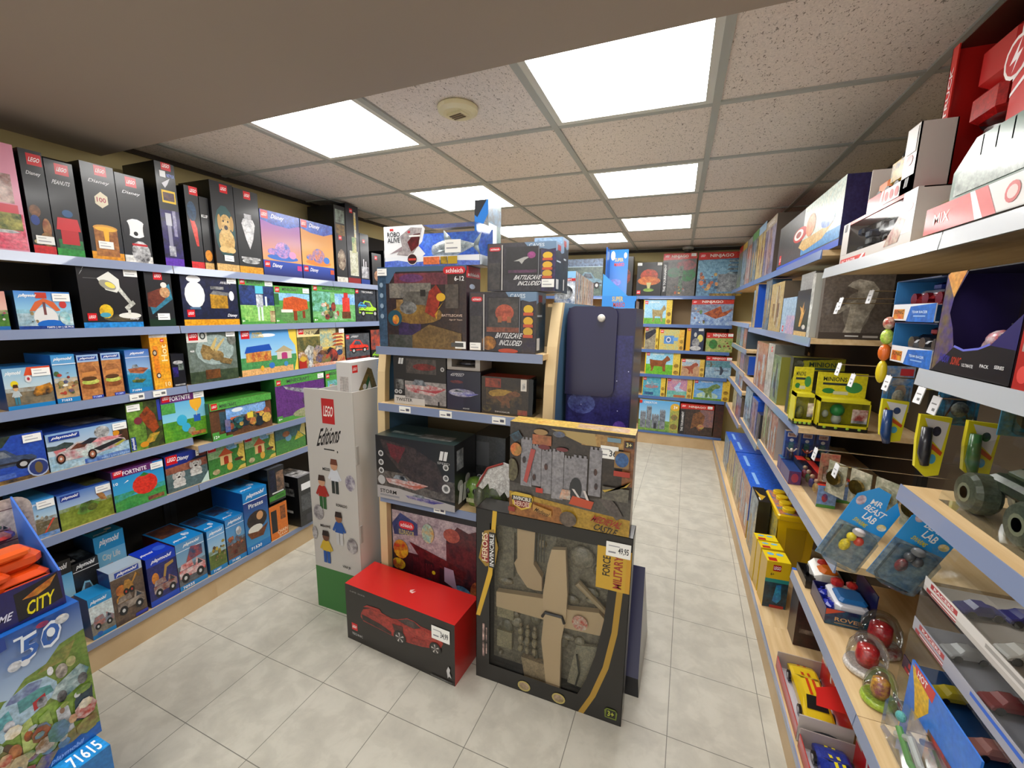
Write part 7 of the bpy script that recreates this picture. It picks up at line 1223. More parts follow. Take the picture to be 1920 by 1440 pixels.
# red window boxes
def red_long(x, y0, y1, lab, k):
    t = empty('toy_box', (x, y1, .801), -PI / 2, lab, 'toy box', 'long red window boxes')
    w_ = y1 - y0; d_ = .062; h = .088
    M = MB(); M.box(0, d_ - .002, 0, w_, d_, h, 'b82820'); M.box(0, 0, 0, w_, d_, .002, 'b8a890'); M.box(w_ - .002, 0, 0, w_, d_, h, '5a78b0'); M.box(0, 0, 0, .002, d_, h, '5a78b0')
    M.box(0, d_ * .55, h - .002, w_, d_, h, 'd83828'); M.box(0, 0, h - .002, w_ * .16, d_, h, 'd83828'); M.box(w_ * .95, 0, h - .002, w_, d_, h, 'd83828')
    G = Face(M, (w_, 0, 0), (0, d_, 0), (0, 0, h)); G.r(0, 0, 1, 1, '5a80b8', '7a98c8'); G.r(0, 0, 1, .14, '4a8a3c'); G.r(.3, .78, .75, .9, '3a4a6a', 'c8a040'); G.e(.4, .45, .16, .2, 'a83028', '3a3a8a')
    T = Face(M, (0, d_ * .55, h), (w_, 0, 0), (0, d_ * .45, 0)); T.r(.02, .2, .14, .7, 'c8a030', '8a6a28')
    M.build('carton', [CARD], t)
    M = MB()
    for i in range(5): M.ell(w_ * (.2 + .15 * i), .03, .03, .014, .012, .022, ('a83a34', '3a6a3a', '3a4a8a', 'c8a040', '8a5a40')[(i + k) % 5]); M.ell(w_ * (.2 + .15 * i), .03, .058, .01, .01, .01, 'c8a080')
    M.build('toy_figures', [PLAS], t)
    M = MB(); M.face([(0.002, .0, .002), (w_ - .002, .0, .002), (w_ - .002, .0, h - .002), (.002, .0, h - .002)], 'fff'); M.face([(w_ * .16, 0, h - .001), (w_ * .95, 0, h - .001), (w_ * .95, d_ * .55, h - .001), (w_ * .16, d_ * .55, h - .001)], 'fff'); M.build('clear_window', [CLEAR], t)
red_long(.553, 1.872, 2.25, 'long red window box with a blue end, nearer the shelf edge', 0)
red_long(.625, 1.95, 2.25, 'shorter red window box, set further in beside the longer one', 2)

# yellow packs on the shelf end
def ypack(px0, px1, py_t, py_b, y, lab, col, toy, wrd, z=None, tint='cfe8c8'):
    zb = 1.0785; x0 = along((0, y, zb), (1, 0, 0), px0); x1 = along((0, y, zb), (1, 0, 0), px1); h = hat(Vector((x0, y, zb)), py_t); w_ = x1 - x0
    t = empty('toy_pack', (x0, y, zb), 0, lab, 'toy pack', 'yellow carded toy packs')
    M = MB(); n = 14; M.box(0, .05, 0, w_, .056, h, col); M.box(0, -.02, 0, w_, .05, .012, '1a1a14'); F = Face(M, (0, .05, 0), (w_, 0, 0), (0, 0, h)); F.r(0, 0, 1, 1, 'd8cc20', 'c8bc20', .5); F.t(wrd, .12, .84, .6, .92, '2a3420'); F.r(.12, .77, .62, .81, '2a3438'); F.e(.25, .66, .13, .05, '2a7a3c'); F.e(.75, .74, .17, .1, '3f8a4a'); F.r(.35, .6, .65, .66, 'c8c8b0')
    M.build('backing_card', [CARD], t)
    M = MB(); M.box(0, -.02, .012, .004, .05, h * .56, 'd8cc20'); M.box(w_ - .004, -.02, .012, w_, .05, h * .56, 'c8bc1c'); M.box(0, -.02, .012, w_, -.017, h * .1, 'd8cc20'); M.box(0, -.02, h * .5, w_, .05, h * .56, 'e0d428'); F = Face(M, (0, -.02, .0), (w_, 0, 0), (0, 0, h * .5)); F.r(.66, .36, .96, .8, 'd8d0c0', '8a3a34'); F.r(.66, .3, .96, .4, 'c8c8c8', '555'); M.build('pack_frame', [CARD], t)
    M = MB()
    if toy == 'ball': M.ell(w_ * .42, .012, h * .34, .026, .02, .026, '2f9a4a'); M.ell(w_ * .42, .012, h * .17, .018, .014, .022, 'c8c8b8'); M.ell(w_ * .18, .01, h * .26, .012, .01, .016, 'c8c8b8')
    else: M.ell(w_ * .4, .012, h * .2, .016, .014, .03, 'b8a82c', '5a5a20')
    M.build('toy_figure', [PLAS], t, smooth=True)
    M = MB(); M.box(.005, -.0195, h * .1, w_ - .005, -.0185, h * .5, 'fff'); M.build('clear_window', [CLEAR], t)
    M = MB()
    for i in range(4): M.ell(w_ * (.15 + .23 * i), -.021, .008, .006, .002, .005, '8ab83c')
    M.build('printed_skirting', [CARD], t)
ypack(1528, 1622, 700, 797, 2.05, 'wide yellow pack with a green ball shaped toy under clear plastic', 'd8cc20', 'ball', 'MINIONS')
ypack(1483, 1520, 690, 785, 2.09, 'narrow yellow pack beside the green ball toy pack', 'e0d42c', 'fig', 'MINIONS')
def back_pack():
    y = 2.29; zb = 1.076; x0 = along((0, y, zb), (1, 0, 0), 1462); x0 = max(x0, .51); w_ = .2; h = .27
    t = empty('toy_box', (x0, y, zb), 0, 'large dark and yellow window box standing behind the yellow packs', 'toy box', GR)
    M = MB(); M.box(0, 0, 0, w_, .05, h, '2a2c1c', cols={'top': '8a8a20'}); F = Face(M, (0, 0, 0), (w_, 0, 0), (0, 0, h)); F.r(0, 0, 1, 1, '2c2c20', '1c1c18'); F.p([(0, 0), (0, .6), (.2, .95), (1, 1), (1, .8), (.4, .78), (.3, .5), (.1, 0)], 'a8a81c', '8a8c20'); F.t('MINIONS', .32, .85, .9, .93, '2a4038'); F.r(.32, .8, .9, .835, '24505c'); F.e(.25, .68, .1, .06, 'c8c8c0', '6a6a5a'); F.e(.5, .3, .2, .15, '3a3c38', '5a5c50'); F.e(.12, .88, .1, .07, '1a1c18', '5a5c50')
    M.build('carton', [CARD], t)
back_pack()
def roundpack():
    t = empty('toy_pack', (.505, 2.165, 1.076), 0, 'small round grey toy in yellow packaging, left of the narrow yellow pack', 'toy pack', 'yellow carded toy packs')
    M = MB(); M.box(0, 0, 0, .045, .05, .05, 'c8c020', '8a8a20'); M.box(-.005, .052, 0, .06, .056, .13, 'd0c828', 'a0a020'); M.build('backing_card', [CARD], t); M = MB(); M.ell(.022, .02, .09, .024, .02, .028, '5a6468'); M.build('toy_figure', [PLAS], t, smooth=True)
roundpack()
# hanging packs and hooks
HOOKG = 'wire display hooks with price tags'
def hook(x0, y, z, L_, lab):
    t = empty('display_hook', (.926, y, z), 0, lab, 'display hook', HOOKG)
    dx = x0 - .926
    M = MB(); M.tube([(-.014, 0, 0), (dx, 0, .0)], .0022, 6, 'ccc'); M.tube([(dx, 0, 0), (dx - .004, 0, .008)], .0022, 6, 'ccc'); M.build('wire', [CHR], t)
    M = MB(); M.mesh([(dx - .004, -.018, .004), (dx - .004, .018, .004), (dx - .012, .018, -.04), (dx - .012, -.018, -.04), (dx - .006, -.018, .004), (dx - .006, .018, .004), (dx - .014, .018, -.04), (dx - .014, -.018, -.04)], [(0, 1, 2, 3), (7, 6, 5, 4), (0, 4, 5, 1), (3, 2, 6, 7), (0, 3, 7, 4), (1, 5, 6, 2)], 'e8e8ea')
    F = Face(M, (dx - .0145, .018, -.04), (0, -.036, 0), (.008, 0, .044)); F.r(.2, .55, .8, .62, '888'); F.r(.5, .2, .8, .35, '777'); M.build('price_tag', [MATT], t)
hl = [(.56, 1.92, 1.60, 'second wire hook to the right of the animal box'), (.60, 1.78, 1.62, 'wire hook between the animal box and boxed toy carts'), (.57, 1.98, 1.585, 'wire hook whose tag hangs in front of the animal box'), (.60, 1.46, 1.60, 'wire hook just left of the white and blue cart packs'),
      (.56, 1.84, 1.365, 'upper hook over the yellow packs'), (.585, 1.78, 1.335, 'small hook just in front of the yellow packs'), (.60, 1.56, 1.36, 'hook above the first yellow dispenser pack'), (.62, 1.42, 1.35, 'hook between the two yellow dispenser packs'), (.60, 1.30, 1.345, 'hook above the green packs, right of the dispenser packs'),
      (.52, 1.82, 1.045, 'hook above the clear coin packs'), (.54, 1.66, 1.04, 'hook with a pale tag over the gold packs')]
for q in hl: hook(q[0], q[1], q[2], .3, 'wire hook with white tag, ' + q[3].replace('wire hook ', '').replace('hook ', ''))
def dispenser(x, y, ztop, lab, capc, h=.15):
    t = empty('toy_pack', (x, y, ztop), 0, lab, 'toy pack', 'yellow dispenser packs')
    M = MB(); w_ = .062; pts = [(0, 0), (w_ * 1.02, -.004), (w_ * .92, -h * .95), (w_ * .5, -h), (w_ * .1, -h * .85), (0, -h * .4)]
    n = len(pts); M.mesh([(a, 0, b_) for a, b_ in pts] + [(a, .012, b_) for a, b_ in pts], [tuple(reversed(range(n))), tuple(range(n, 2 * n))] + [(i, n + i, n + (i + 1) % n, (i + 1) % n) for i in range(n)], 'd8cc20')
    F = Face(M, (0, -.0004, -h), (w_, 0, 0), (0, 0, h)); F.p([(.15, .95), (.95, .9), (.85, .45), (.5, .6)], 'dcd8d8'); F.p([(.2, .8), (.4, .6), (.9, .42), (.86, .36), (.35, .52), (.12, .8)], 'c84a20'); F.e(.6, .75, .14, .08, capc, '3a3a50'); F.e(.6, .3, .13, .08, '4aa0c0'); M.build('backing_card', [CARD], t)
    M = MB(); M.tube([(.012, -.012, -.03), (.014, -.014, -.1), (.02, -.012, -.13)], [.011, .013, .009], 10, capc); M.build('dispenser', [PLAS], t, smooth=True)
dispenser(.585, 1.55, 1.295, 'yellow and blue dispenser pack hanging right of the green ball toy pack', '1c3a6a', .13)
dispenser(.60, 1.37, 1.29, 'larger yellow and black dispenser pack hanging in the middle of the right wall', '24242a', .165)
dispenser(.69, 1.36, 1.285, 'yellow and green dispenser pack hanging behind the larger one', '3a6a3a', .15)
def hang_card(x, y, z, w_, h, c, c2, lab, pic=None, grp='blue hanging toy cards', rot=0):
    t = empty('toy_pack', (x, y, z), rot, lab, 'toy pack', grp)
    M = MB(); M.box(0, 0, -h, w_, .003, 0, c); F = Face(M, (0, 0, -h), (w_, 0, 0), (0, 0, h)); F.r(0, 0, 1, 1, c, c2); 
    if pic: pic(F)
    M.build('backing_card', [CARD], t)
    M = MB(); M.rbox(w_ * .15, -.02, -h * .95, w_ * .85, -.0005, -h * .4, .006, 'fff'); M.build('clear_bubble', [CLEAR], t)
    M = MB(); M.ell(w_ * .5, -.01, -h * .66, w_ * .22, .008, h * .16, c2, '8a8a80'); M.build('toy_figure', [PLAS], t)
hang_card(.60, 1.60, 1.39, .07, .14, '3a80c0', 'b8a890', 'blue card with a tan figure hanging behind the first dispenser pack', lambda F: (F.r(.5, .8, .95, .95, 'c83030'), F.e(.6, .45, .2, .15, 'c8a080')))
hang_card(.66, 1.44, 1.385, .085, .13, '3a8ac0', '2a2a34', 'light blue card with a black figure hanging between the dispenser packs', lambda F: F.p([(.2, .1), (.5, .8), (.6, .8), (.8, .1), (.5, .5)], '24242c'))
hang_card(.68, 1.24, 1.40, .12, .12, '3a90b8', '6a7a5a', 'pale blue card with a brown animal hanging under the cart packs', lambda F: F.e(.5, .4, .3, .3, '7a7058', '4a4a3a'))
for k in range(4): hang_card(.834, 1.12 - .1 * k, 1.40, .078, .14, '1a3a70', '16264a', 'dark blue carded pack with a %s tab, %s of the row under the cart packs' % (('green', 'orange', 'red', 'green')[k], ('first', 'second', 'third', 'last')[k]), lambda F, k=k: (F.r(0, .7, 1, 1, ('4ab83c', 'd8801c', 'b83020', '3aa03c')[k]), F.r(.1, .4, .6, .5, 'd8c8a0')), grp='dark blue carded packs under the cart packs')
for k in range(5):
    t = empty('toy_pack', (.535 + .045 * k, 1.74 - .065 * k, 1.035), math.radians(-60), 'round gold toy coin in a clear blister, %s of five along the hooks' % ('first', 'second', 'third', 'fourth', 'fifth')[k], 'toy pack', 'clear coin blister packs')
    M = MB(); M.box(0, 0, -.12, .07, .002, 0, 'c8c0a8', '8a8a70'); M.build('backing_card', [CARD], t)
    M = MB(); M.lathe((.035, -.012, -.055), 0, [(.001, -.006), (.024, -.005), (.024, .005), (.001, .006)], 18, 'a8883a', '6a5a2c', ax='y'); M.build('toy_coin', [CHROM], t)
    M = MB(); M.lathe((.035, -.002, -.055), 0, [(.032, 0), (.03, -.018), (.001, -.02)], 18, 'fff', ax='y'); M.build('clear_bubble', [CLEAR], t)
hang_card(.535, 1.83, 1.03, .06, .11, 'a89878', 'b85a50', 'clear hanging pouch with a small picture label, in front of the red boxes', lambda F: F.r(.25, .0, .75, .3, 'd8d0c8', 'a8484a'), grp=None)
for k, (x, y) in enumerate(((.515, 1.385), (.62, 1.32))):
    t = empty('toy_pack', (x, y, 1.085), (math.radians(8), math.radians(18), math.radians(-8)), ('bright blue carded pack with a small yellow figure, hanging at the shelf front', 'bright blue carded pack with a grey figure, hanging behind the yellow figure one')[k], 'toy pack', 'bright blue carded packs')
    M = MB(); w_, h = .105, .27; M.face([(0, 0, -h), (w_, 0, -h), (w_, 0, -.05), (w_ * .8, 0, -.02), (w_ * .72, 0, -.06), (w_ * .6, 0, -.005), (w_ * .3, 0, 0), (0, 0, -.04)], '1c94e0'); M.box(0, .0005, -h, w_, .003, -.06, '1c94e0')
    F = Face(M, (0, -.0003, -h), (w_, 0, 0), (0, 0, h)); F.r(.0, 0, 1, .5, '4a6a8a', '8a9aa0'); F.t('MR', .35, .8, .6, .86, 'f0f0f4', rot=False); F.t('BEAST', .3, .72, .8, .79, 'f0f0f4', .1, -.03); F.t('LAB', .38, .62, .7, .7, 'f4f4f4', .1, -.03); F.t('SWARMS', .25, .55, .6, .6, 'd8c820', .1, -.03); F.e(.86, .6, .1, .04, 'e8e0d0', 'd8c020'); F.e(.15, .8, .1, .06, 'd8d0d8', '8a5a7a')
    M.build('backing_card', [CARD], t)
    M = MB(); M.rbox(.008, -.045, -h + .006, w_ - .008, -.001, -h * .5, .01, 'fff'); M.build('clear_bubble', [CLEAR], t)
    M = MB(); c = ('e0c828', '4a4c50')[k]; M.ell(.04, -.02, -h * .72, .013, .012, .02, c, ('e0c828', '8a3a3c')[k]); M.ell(.042, -.02, -h * .6, .012, .012, .013, c); M.ell(.062, -.02, -h * .62, .012, .01, .014, ('d84030', '5a5a60')[k]); M.ell(.05, -.02, -h * .52, .016, .01, .012, ('e0d8d8', '8a8c90')[k]); M.build('toy_figure', [PLAS], t, smooth=True)

# cart packs and the black boxed set
def kart(z0, lab, c, cw):
    P = Vector((RX + .006, 0, z0)); a = along(P, (0, -1, 0), 1671 if z0 > 1.5 else 1667); b_ = along(P, (0, -1, 0), 1750 if z0 > 1.5 else 1742); w_ = b_ - a; h = .098; d_ = .1
    t = empty('toy_box', (P.x, -a, z0), -PI / 2, lab, 'toy box', 'white and blue boxed toy carts')
    M = MB(); M.box(0, d_ - .002, 0, w_, d_, h, '14182c'); M.box(0, 0, 0, w_, d_, .002, 'ddd'); M.box(0, 0, h - .002, w_, d_, h, '1c2a50'); M.box(0, 0, 0, w_, .002, h * .42, 'dcdee2'); M.box(0, 0, 0, .002, d_, h, '3a80c0')
    F = Face(M, (0, 0, 0), (w_, 0, 0), (0, 0, h)); F.p([(.38, 0), (1, 0), (1, .42), (.45, .36)], '1c5cb0', '2a70c8'); F.r(.04, .06, .32, .3, 'd8a830', 'c03a28'); F.t('SONIC', .06, .18, .3, .28, '3a2c20'); F.t('TEAM RACER', .5, .2, .85, .26, 'c8dcf4'); F.r(.55, .12, .82, .15, '8ab0e0')
    M.build('carton', [CARD], t)
    M = MB(); M.rbox(w_ * .3, .02, .05, w_ * .95, .07, .072, .008, c); M.rbox(w_ * .5, .03, .07, w_ * .7, .06, .088, .005, cw)
    for x in (.36, .62, .9): M.lathe((w_ * x, .02, .052), 0, [(.001, -.01), (.014, -.01), (.014, .01), (.001, .01)], 12, 'b82830' if z0 > 1.5 else '8a8a8c', ax='y')
    M.build('toy_cart', [CHROM], t)
kart(1.426, 'white and blue boxed black toy cart, lower of the two', '18181a', 'c82820'); kart(1.526, 'white and blue boxed white and blue toy cart, on top of the other', 'd0d4dc', '2a3a9a')
def dark_box():
    P = Vector((RX + .004, 0, 1.426)); a = along(P, (0, -1, 0), 1744); b_ = along(P, (0, -1, 0), 1892); w_ = b_ - a; h = .20; d_ = .12
    t = empty('toy_box', (P.x, -a, P.z), -PI / 2, 'large black and purple open fronted box with a white and red model motorcycle', 'toy box', GR)
    M = MB(); M.box(0, d_ - .002, 0, w_, d_, h, '241a34', '3a2030'); M.box(0, 0, 0, w_, d_, .002, '18161c'); M.box(0, 0, h - .002, w_, d_, h, '1c1c24'); M.box(w_ - .002, 0, 0, w_, d_, h, '1a1820'); M.box(0, 0, 0, .002, d_, h, '2a2050')
    fr = lambda p, c, c2=None: M.face([(u * w_, 0, v * h) for u, v in p], c, c2)
    fr([(0, 0), (1, 0), (1, .3), (.72, .32), (.6, .27), (.42, .24), (.28, .27)], '16151a'); fr([(0, 0), (.28, .27), (.22, .45), (.14, .6), (.16, .75), (.3, 1), (0, 1)], '3a2c80', '6a5a3a'); fr([(.72, .32), (1, .3), (1, .6)], '2a2460')
    F = Face(M, (0, 0, 0), (w_, 0, 0), (0, 0, h)); F.p([(.28, .27), (.42, .24), (.6, .27), (.72, .32), (.72, .34), (.6, .29), (.42, .26), (.29, .29)], '6a70d0'); F.t('SHADOW', .1, .12, .26, .2, '3a3aa0', .1, -.02); F.t('SONIC', .28, .1, .42, .18, 'b03a24', .1); F.p([(.02, .97), (.16, .75), (.28, 1), (.05, 1)], 'c87a28', 'd8a050'); F.t('ULTIMATE', .44, .1, .58, .13, 'd8d8d8'); F.t('PACK', .66, .12, .76, .15, 'd8d8d8'); F.t('SERIES', .82, .13, .92, .16, 'd8d8d8')
    M.build('carton', [CARD], t)
    M = MB(); M.ell(w_ * .42, .05, .07, .022, .02, .02, 'd0c8cc', 'b84a58'); M.lathe((w_ * .4, .04, .055), 0, [(.001, -.006), (.016, -.006), (.016, .006), (.001, .006)], 14, '8a3a48', 'c8c0c4', ax='y'); M.lathe((w_ * .56, .04, .055), 0, [(.001, -.006), (.016, -.006), (.016, .006), (.001, .006)], 14, '2a2a2e', 'c8c8c8', ax='y'); M.tube([(w_ * .44, .045, .075), (w_ * .56, .045, .08), (w_ * .6, .045, .1)], .008, 8, '24242a'); M.build('toy_motorcycle', [PLAS], t, smooth=True)
    M = MB(); M.box(0, 0, 0, .06, .1, .2, 'b82420', cols=dict(front=('a8241c', None)))
    F = Face(M, (0, 0, 0), (.06, 0, 0), (0, 0, .2)); F.r(.1, .3, .5, .62, 'd8c0b8', '3a2020'); F.e(.3, .12, .2, .07, 'd84a44')
    o = M.build('toy_box', [CARD], None, (P.x, -b_ - .004, P.z), -PI / 2); tag(o, 'red box with a barcode on its spine, at the right edge of the picture', 'toy box', GR)
dark_box()
t = empty('toy_figure', (RX + .0, 1.36, 1.426), 0, 'stack of small bright plastic toys hanging left of the boxed carts', 'toy')
M = MB(); M.ell(0, 0, -.03, .012, .012, .03, 'd8c020'); M.ell(0, 0, .02, .014, .012, .022, 'd8681c'); M.ell(0, 0, .06, .014, .012, .02, '8ab83c', 'c8d860'); M.ell(0, 0, .095, .013, .012, .016, 'd8c8b0', 'a83028'); M.build('toy_stack', [PLAS], t, smooth=True)

# monster trucks in clear packs
def monster(x, y, lab, body, hub, rot=-PI / 2):
    t = empty('toy_pack', (x, y, 1.161), rot, lab, 'toy pack', 'clear packs of big wheeled toy trucks')
    w_, d_, h = .25, .13, .17
    M = MB(); M.box(0, d_, 0, w_, d_ + .003, h * 1.25, '3a3a40', '4a4a50'); F = Face(M, (0, d_, 0), (w_, 0, 0), (0, 0, h * 1.25)); F.r(0, 0, 1, 1, '404046', '56565c'); F.p([(.1, .95), (.3, .95), (.35, .5), (.25, .5)], '5a9ad8', 'd8d8dc'); F.p([(.3, .95), (.9, .95), (.82, .6), (.62, .4), (.4, .6)], 'c8442c'); F.p([(.36, .9), (.84, .9), (.78, .66), (.42, .66)], 'd89a28'); F.r(.45, .82, .74, .87, '24285a'); F.t('MONSTER', .4, .68, .82, .79, 'f4f0f0'); F.t('JAM', .5, .55, .72, .66, 'f4f0f0'); M.build('backing_card', [CARD], t)
    M = MB(); M.rbox(.04, .03, .055, .21, .1, .085, .008, body, '2a2c28'); M.rbox(.08, .035, .085, .17, .095, .11, .01, body)
    M.build('truck_body', [PLAS], t)
    for i, (a, b_) in enumerate(((.055, .02), (.195, .02), (.055, .1), (.195, .1))):
        M = MB(); M.lathe((a, b_, .04), 0, [(.012, -.022), (.034, -.02), (.04, -.012), (.04, .012), (.034, .02), (.012, .022)], 18, '3f4a3c' if hub != 'a82030' else '74767a', '5c6658', ax='y'); M.lathe((a, b_ - .018, .04), 0, [(.001, -.006), (.017, -.004), (.019, .004)], 12, hub, ax='y'); M.build('wheel', [PLAS], t)
    M = MB(); M.mesh([(0, -.01, 0), (w_, -.01, 0), (w_, d_, 0), (0, d_, 0), (.01, .0, h * .7), (w_ - .01, .0, h * .7), (w_ - .01, d_, h), (.01, d_, h)], [(0, 1, 5, 4), (1, 2, 6, 5), (3, 0, 4, 7), (4, 5, 6, 7), (0, 3, 2, 1)], 'fff'); M.build('clear_cover', [CLEAR], t)
monster(.545, 1.10, 'clear pack with a dark green big wheeled toy truck, nearest the shelf corner', '3c4a34', '8a9078')
monster(.545, .83, 'clear pack with a grey big wheeled toy truck with red hubs', '34363a', 'a82030')
monster(.70, 1.02, 'clear pack with an orange toy truck, standing behind the green one', 'b8782c', '8a8a5a')

# display cases of small metal cars
def diecast(M, x, y, z, c, s=1.0, c2=None):
    L_, Wd = .032 * s, .015 * s
    for z0, z1, a, b_ in ((0, .010, 1, 1), (.010, .02, .55, .8)):
        M.mesh([(x - L_ * a, y - Wd * b_, z + z0), (x + L_ * a, y - Wd * b_, z + z0), (x + L_ * a, y + Wd * b_, z + z0), (x - L_ * a, y + Wd * b_, z + z0), (x - L_ * a * .8, y - Wd * b_ * .85, z + z1), (x + L_ * a * .8, y - Wd * b_ * .85, z + z1), (x + L_ * a * .8, y + Wd * b_ * .85, z + z1), (x - L_ * a * .8, y + Wd * b_ * .85, z + z1)], [(0, 1, 5, 4), (1, 2, 6, 5), (2, 3, 7, 6), (3, 0, 4, 7), (4, 5, 6, 7)], c if z0 == 0 else (c2 or c))
def small_car(x, y, z, c, lab, rot, parent=None, s=1.0):
    t = parent
    M = MB(); L_, Wd = .034 * s, .016 * s
    prof = [(-1, .25), (-1, .5), (-.75, .62), (-.5, .68), (-.3, 1.0), (.25, 1.0), (.5, .7), (.9, .58), (1, .4), (1, .22)]
    for sgn in (1,):
        rs = []
        for k, yy in enumerate((-1, -.85, .85, 1)):
            sh = .88 if k in (0, 3) else 1
            rs.append([(a * L_ * (1 if k in (1, 2) else .97), yy * Wd * (.8 if b_ > .8 else 1), .003 + b_ * .022 * s * (sh if b_ > .3 else 1)) for a, b_ in prof])
        M.rings(rs, c)
    M.mesh([(-.46 * L_, -Wd * .9, .003 + .7 * .022 * s), (.44 * L_, -Wd * .9, .003 + .7 * .022 * s), (.22 * L_, -Wd * .81, .003 + .95 * .022 * s), (-.28 * L_, -Wd * .81, .003 + .95 * .022 * s)], [(0, 1, 2, 3)], '1c2024')
    o = M.build('toy_car', [PLAS], None, (x, y, z), rot)
    for a in (-.6, .6):
        for b_ in (-1, 1):
            W_ = MB(); W_.lathe((a * L_, b_ * Wd * .92, .0075 * s), 0, [(.001, -.003), (.0075 * s, -.003), (.0075 * s, .003), (.001, .003)], 10, '1a1a1c', ax='y'); W_.build('wheel', [PLAS], o)
    tag(o, lab, 'toy car', 'small metal toy cars in the clear cases'); return o
cols_ = [[('c8d028', 'lime'), ('d8d8dc', 'silver'), ('c84a30', 'orange red'), ('2a80b8', 'blue')], [('d8c020', 'yellow'), ('d08a80', 'pink'), ('88b8b8', 'pale teal'), ('c8c4b0', 'cream')], [('b8b8ba', 'grey'), ('8a2028', 'dark red'), ('e0e0e4', 'white'), ('24285a', 'navy')], [('2a2c78', 'royal blue'), ('e4e4e2', 'white'), ('b81c28', 'red'), ('c02430', 'crimson')]]
for L_ in range(4):
    z = .532 + .113 * L_; y1, y0 = 1.26, .60; x0 = .60 + .006 * L_; w_ = y1 - y0; d_ = .17; h = .112
    t = empty('display_case', (x0, y1, z), -PI / 2, 'clear display case of small metal cars, %s of the stack' % ('bottom one', 'second from the bottom', 'third from the bottom', 'topmost')[L_], 'display case', 'stacked clear display cases')
    M = MB(); M.box(0, 0, 0, w_, d_, .012, ('8a8a90', '1c4a80', '9a9aa4', 'b8b0a8')[L_], cols=dict(front=(('a82c30', None), ('23283a', None), ('a8a8b4', None), ('c6c0ba', None))[L_]))
    F = Face(M, (0, 0, 0), (w_, 0, 0), (0, 0, .012)); F.r(.02, .1, .2, .9, 'a82830'); F.r(.05, .4, .2, .7, 'e8e0e0')
    M.box(0, 0, .012, w_, .002, .034, ('b8b4c0', '22283c', 'a8a8b4', 'dedad6')[L_]); F = Face(M, (0, 0, .012), (w_, 0, 0), (0, 0, .022)); F.r(.04, .25, .2, .8, 'b02c34'); F.t('RACERS', .06, .35, .18, .7, 'f0e8e8'); F.r(.34, .3, .56, .7, ('2a5ac8', '2a70d8', '3a6ad0', 'a8a4a0')[L_]); F.p([(.6, 0), (.72, 0), (.78, 1), (.64, 1)], ('6a1c28', 'a8c83c', '6a2430', '24245a')[L_]); F.p([(.78, 0), (1, 0), (1, 1), (.84, 1)], 'c02420' if L_ > 1 else 'b8703c')
    M.build('base_tray', [CARD], t)
    M = MB(); M.mesh([(0.001, .001, .014), (w_ - .001, .001, .014), (w_ - .001, d_ - .001, .014), (.001, d_ - .001, .014), (.001, .001, h), (w_ - .001, .001, h), (w_ - .001, d_ - .001, h), (.001, d_ - .001, h)], [(0, 1, 5, 4), (1, 2, 6, 5), (2, 3, 7, 6), (3, 0, 4, 7), (4, 5, 6, 7)], 'fff'); M.build('clear_cover', [CLEAR], t)
    for i, (c, nm) in enumerate(cols_[L_]):
        for j in range(2):
            small_car(x0 + .05 + .075 * j, y1 - .1 - .135 * i, z + .0135, c, '%s toy car in the %s clear case, %s row' % (nm, ('bottom', 'second', 'third', 'topmost')[L_], ('front', 'rear')[j]), PI + .15, s=1.15)
S = RS(.53)
# playset toys on the low shelf
def obox(lab, loc, w_, d_, h, c, parts, rot=-PI / 2, nm='toy_box'):
    t = empty(nm, loc, rot, lab, 'toy box', GR); M = MB(); M.box(0, 0, 0, w_, d_, .003, c); M.box(0, 0, 0, w_, .003, h, c); M.box(0, 0, 0, .003, d_, h, c); M.box(w_ - .003, 0, 0, w_, d_, h, c); M.box(0, d_ - .003, 0, w_, d_, h * 2.4, c)
    G = Face(M, (w_, 0, 0), (0, d_, 0), (0, 0, h)); parts(M, G); M.build('carton', [CARD], t); return t
t = obox('open black box with a white and orange toy car, on the low right shelf', (.515, 1.86, .532), .13, .14, .03, '1c1a18', lambda M, G: G.r(0, 0, 1, 1, '2a2420'))
M = MB(); M.rings([[(.02, .03, .02), (.11, .03, .02), (.11, .03, .045), (.02, .03, .05)], [(.01, .05, .02), (.12, .05, .02), (.12, .05, .06), (.01, .05, .065)], [(.01, .1, .02), (.12, .1, .02), (.12, .1, .06), (.01, .1, .065)], [(.02, .12, .02), (.11, .12, .02), (.11, .12, .045), (.02, .12, .05)]], 'e0ded8'); M.rbox(.055, .045, .05, .115, .105, .075, .012, 'dc7018'); M.ell(.04, .075, .066, .016, .022, .014, 'b82820'); M.build('toy_car', [PLAS], t)
for a in (.03, .1):
    M = MB(); M.lathe((a, .028, .022), 0, [(.001, -.006), (.018, -.006), (.018, .006), (.001, .006)], 14, '18181a', ax='y'); M.build('wheel', [PLAS], t)
t = obox('open navy box with a red, white and blue rescue ship toy', (.525, 1.70, .532), .16, .13, .055, '1c1c50', lambda M, G: (G.r(0, 0, 1, 1, '202450', '1c5a70'), G.p([(0, 1), (0, .6), (.4, 1)], 'c84a34'), G.t('ROVER', .2, .3, .8, .55, 'c8a070'), G.r(.2, .14, .7, .2, '9a8060')))
M = MB(); M.rbox(.02, .03, .03, .15, .12, .075, .012, 'e4e4e8'); M.rbox(.07, .035, .07, .148, .115, .09, .008, '1c6ab0'); M.rbox(.03, .04, .075, .06, .075, .105, .008, 'c8282c'); M.rbox(.03, .085, .075, .06, .115, .1, .008, 'c8302c'); M.rbox(.03, .005, .015, .07, .035, .06, .012, '1c2ca0'); M.rbox(.09, .005, .015, .14, .035, .06, .012, '1c2ca0'); M.build('toy_ship', [PLAS], t)
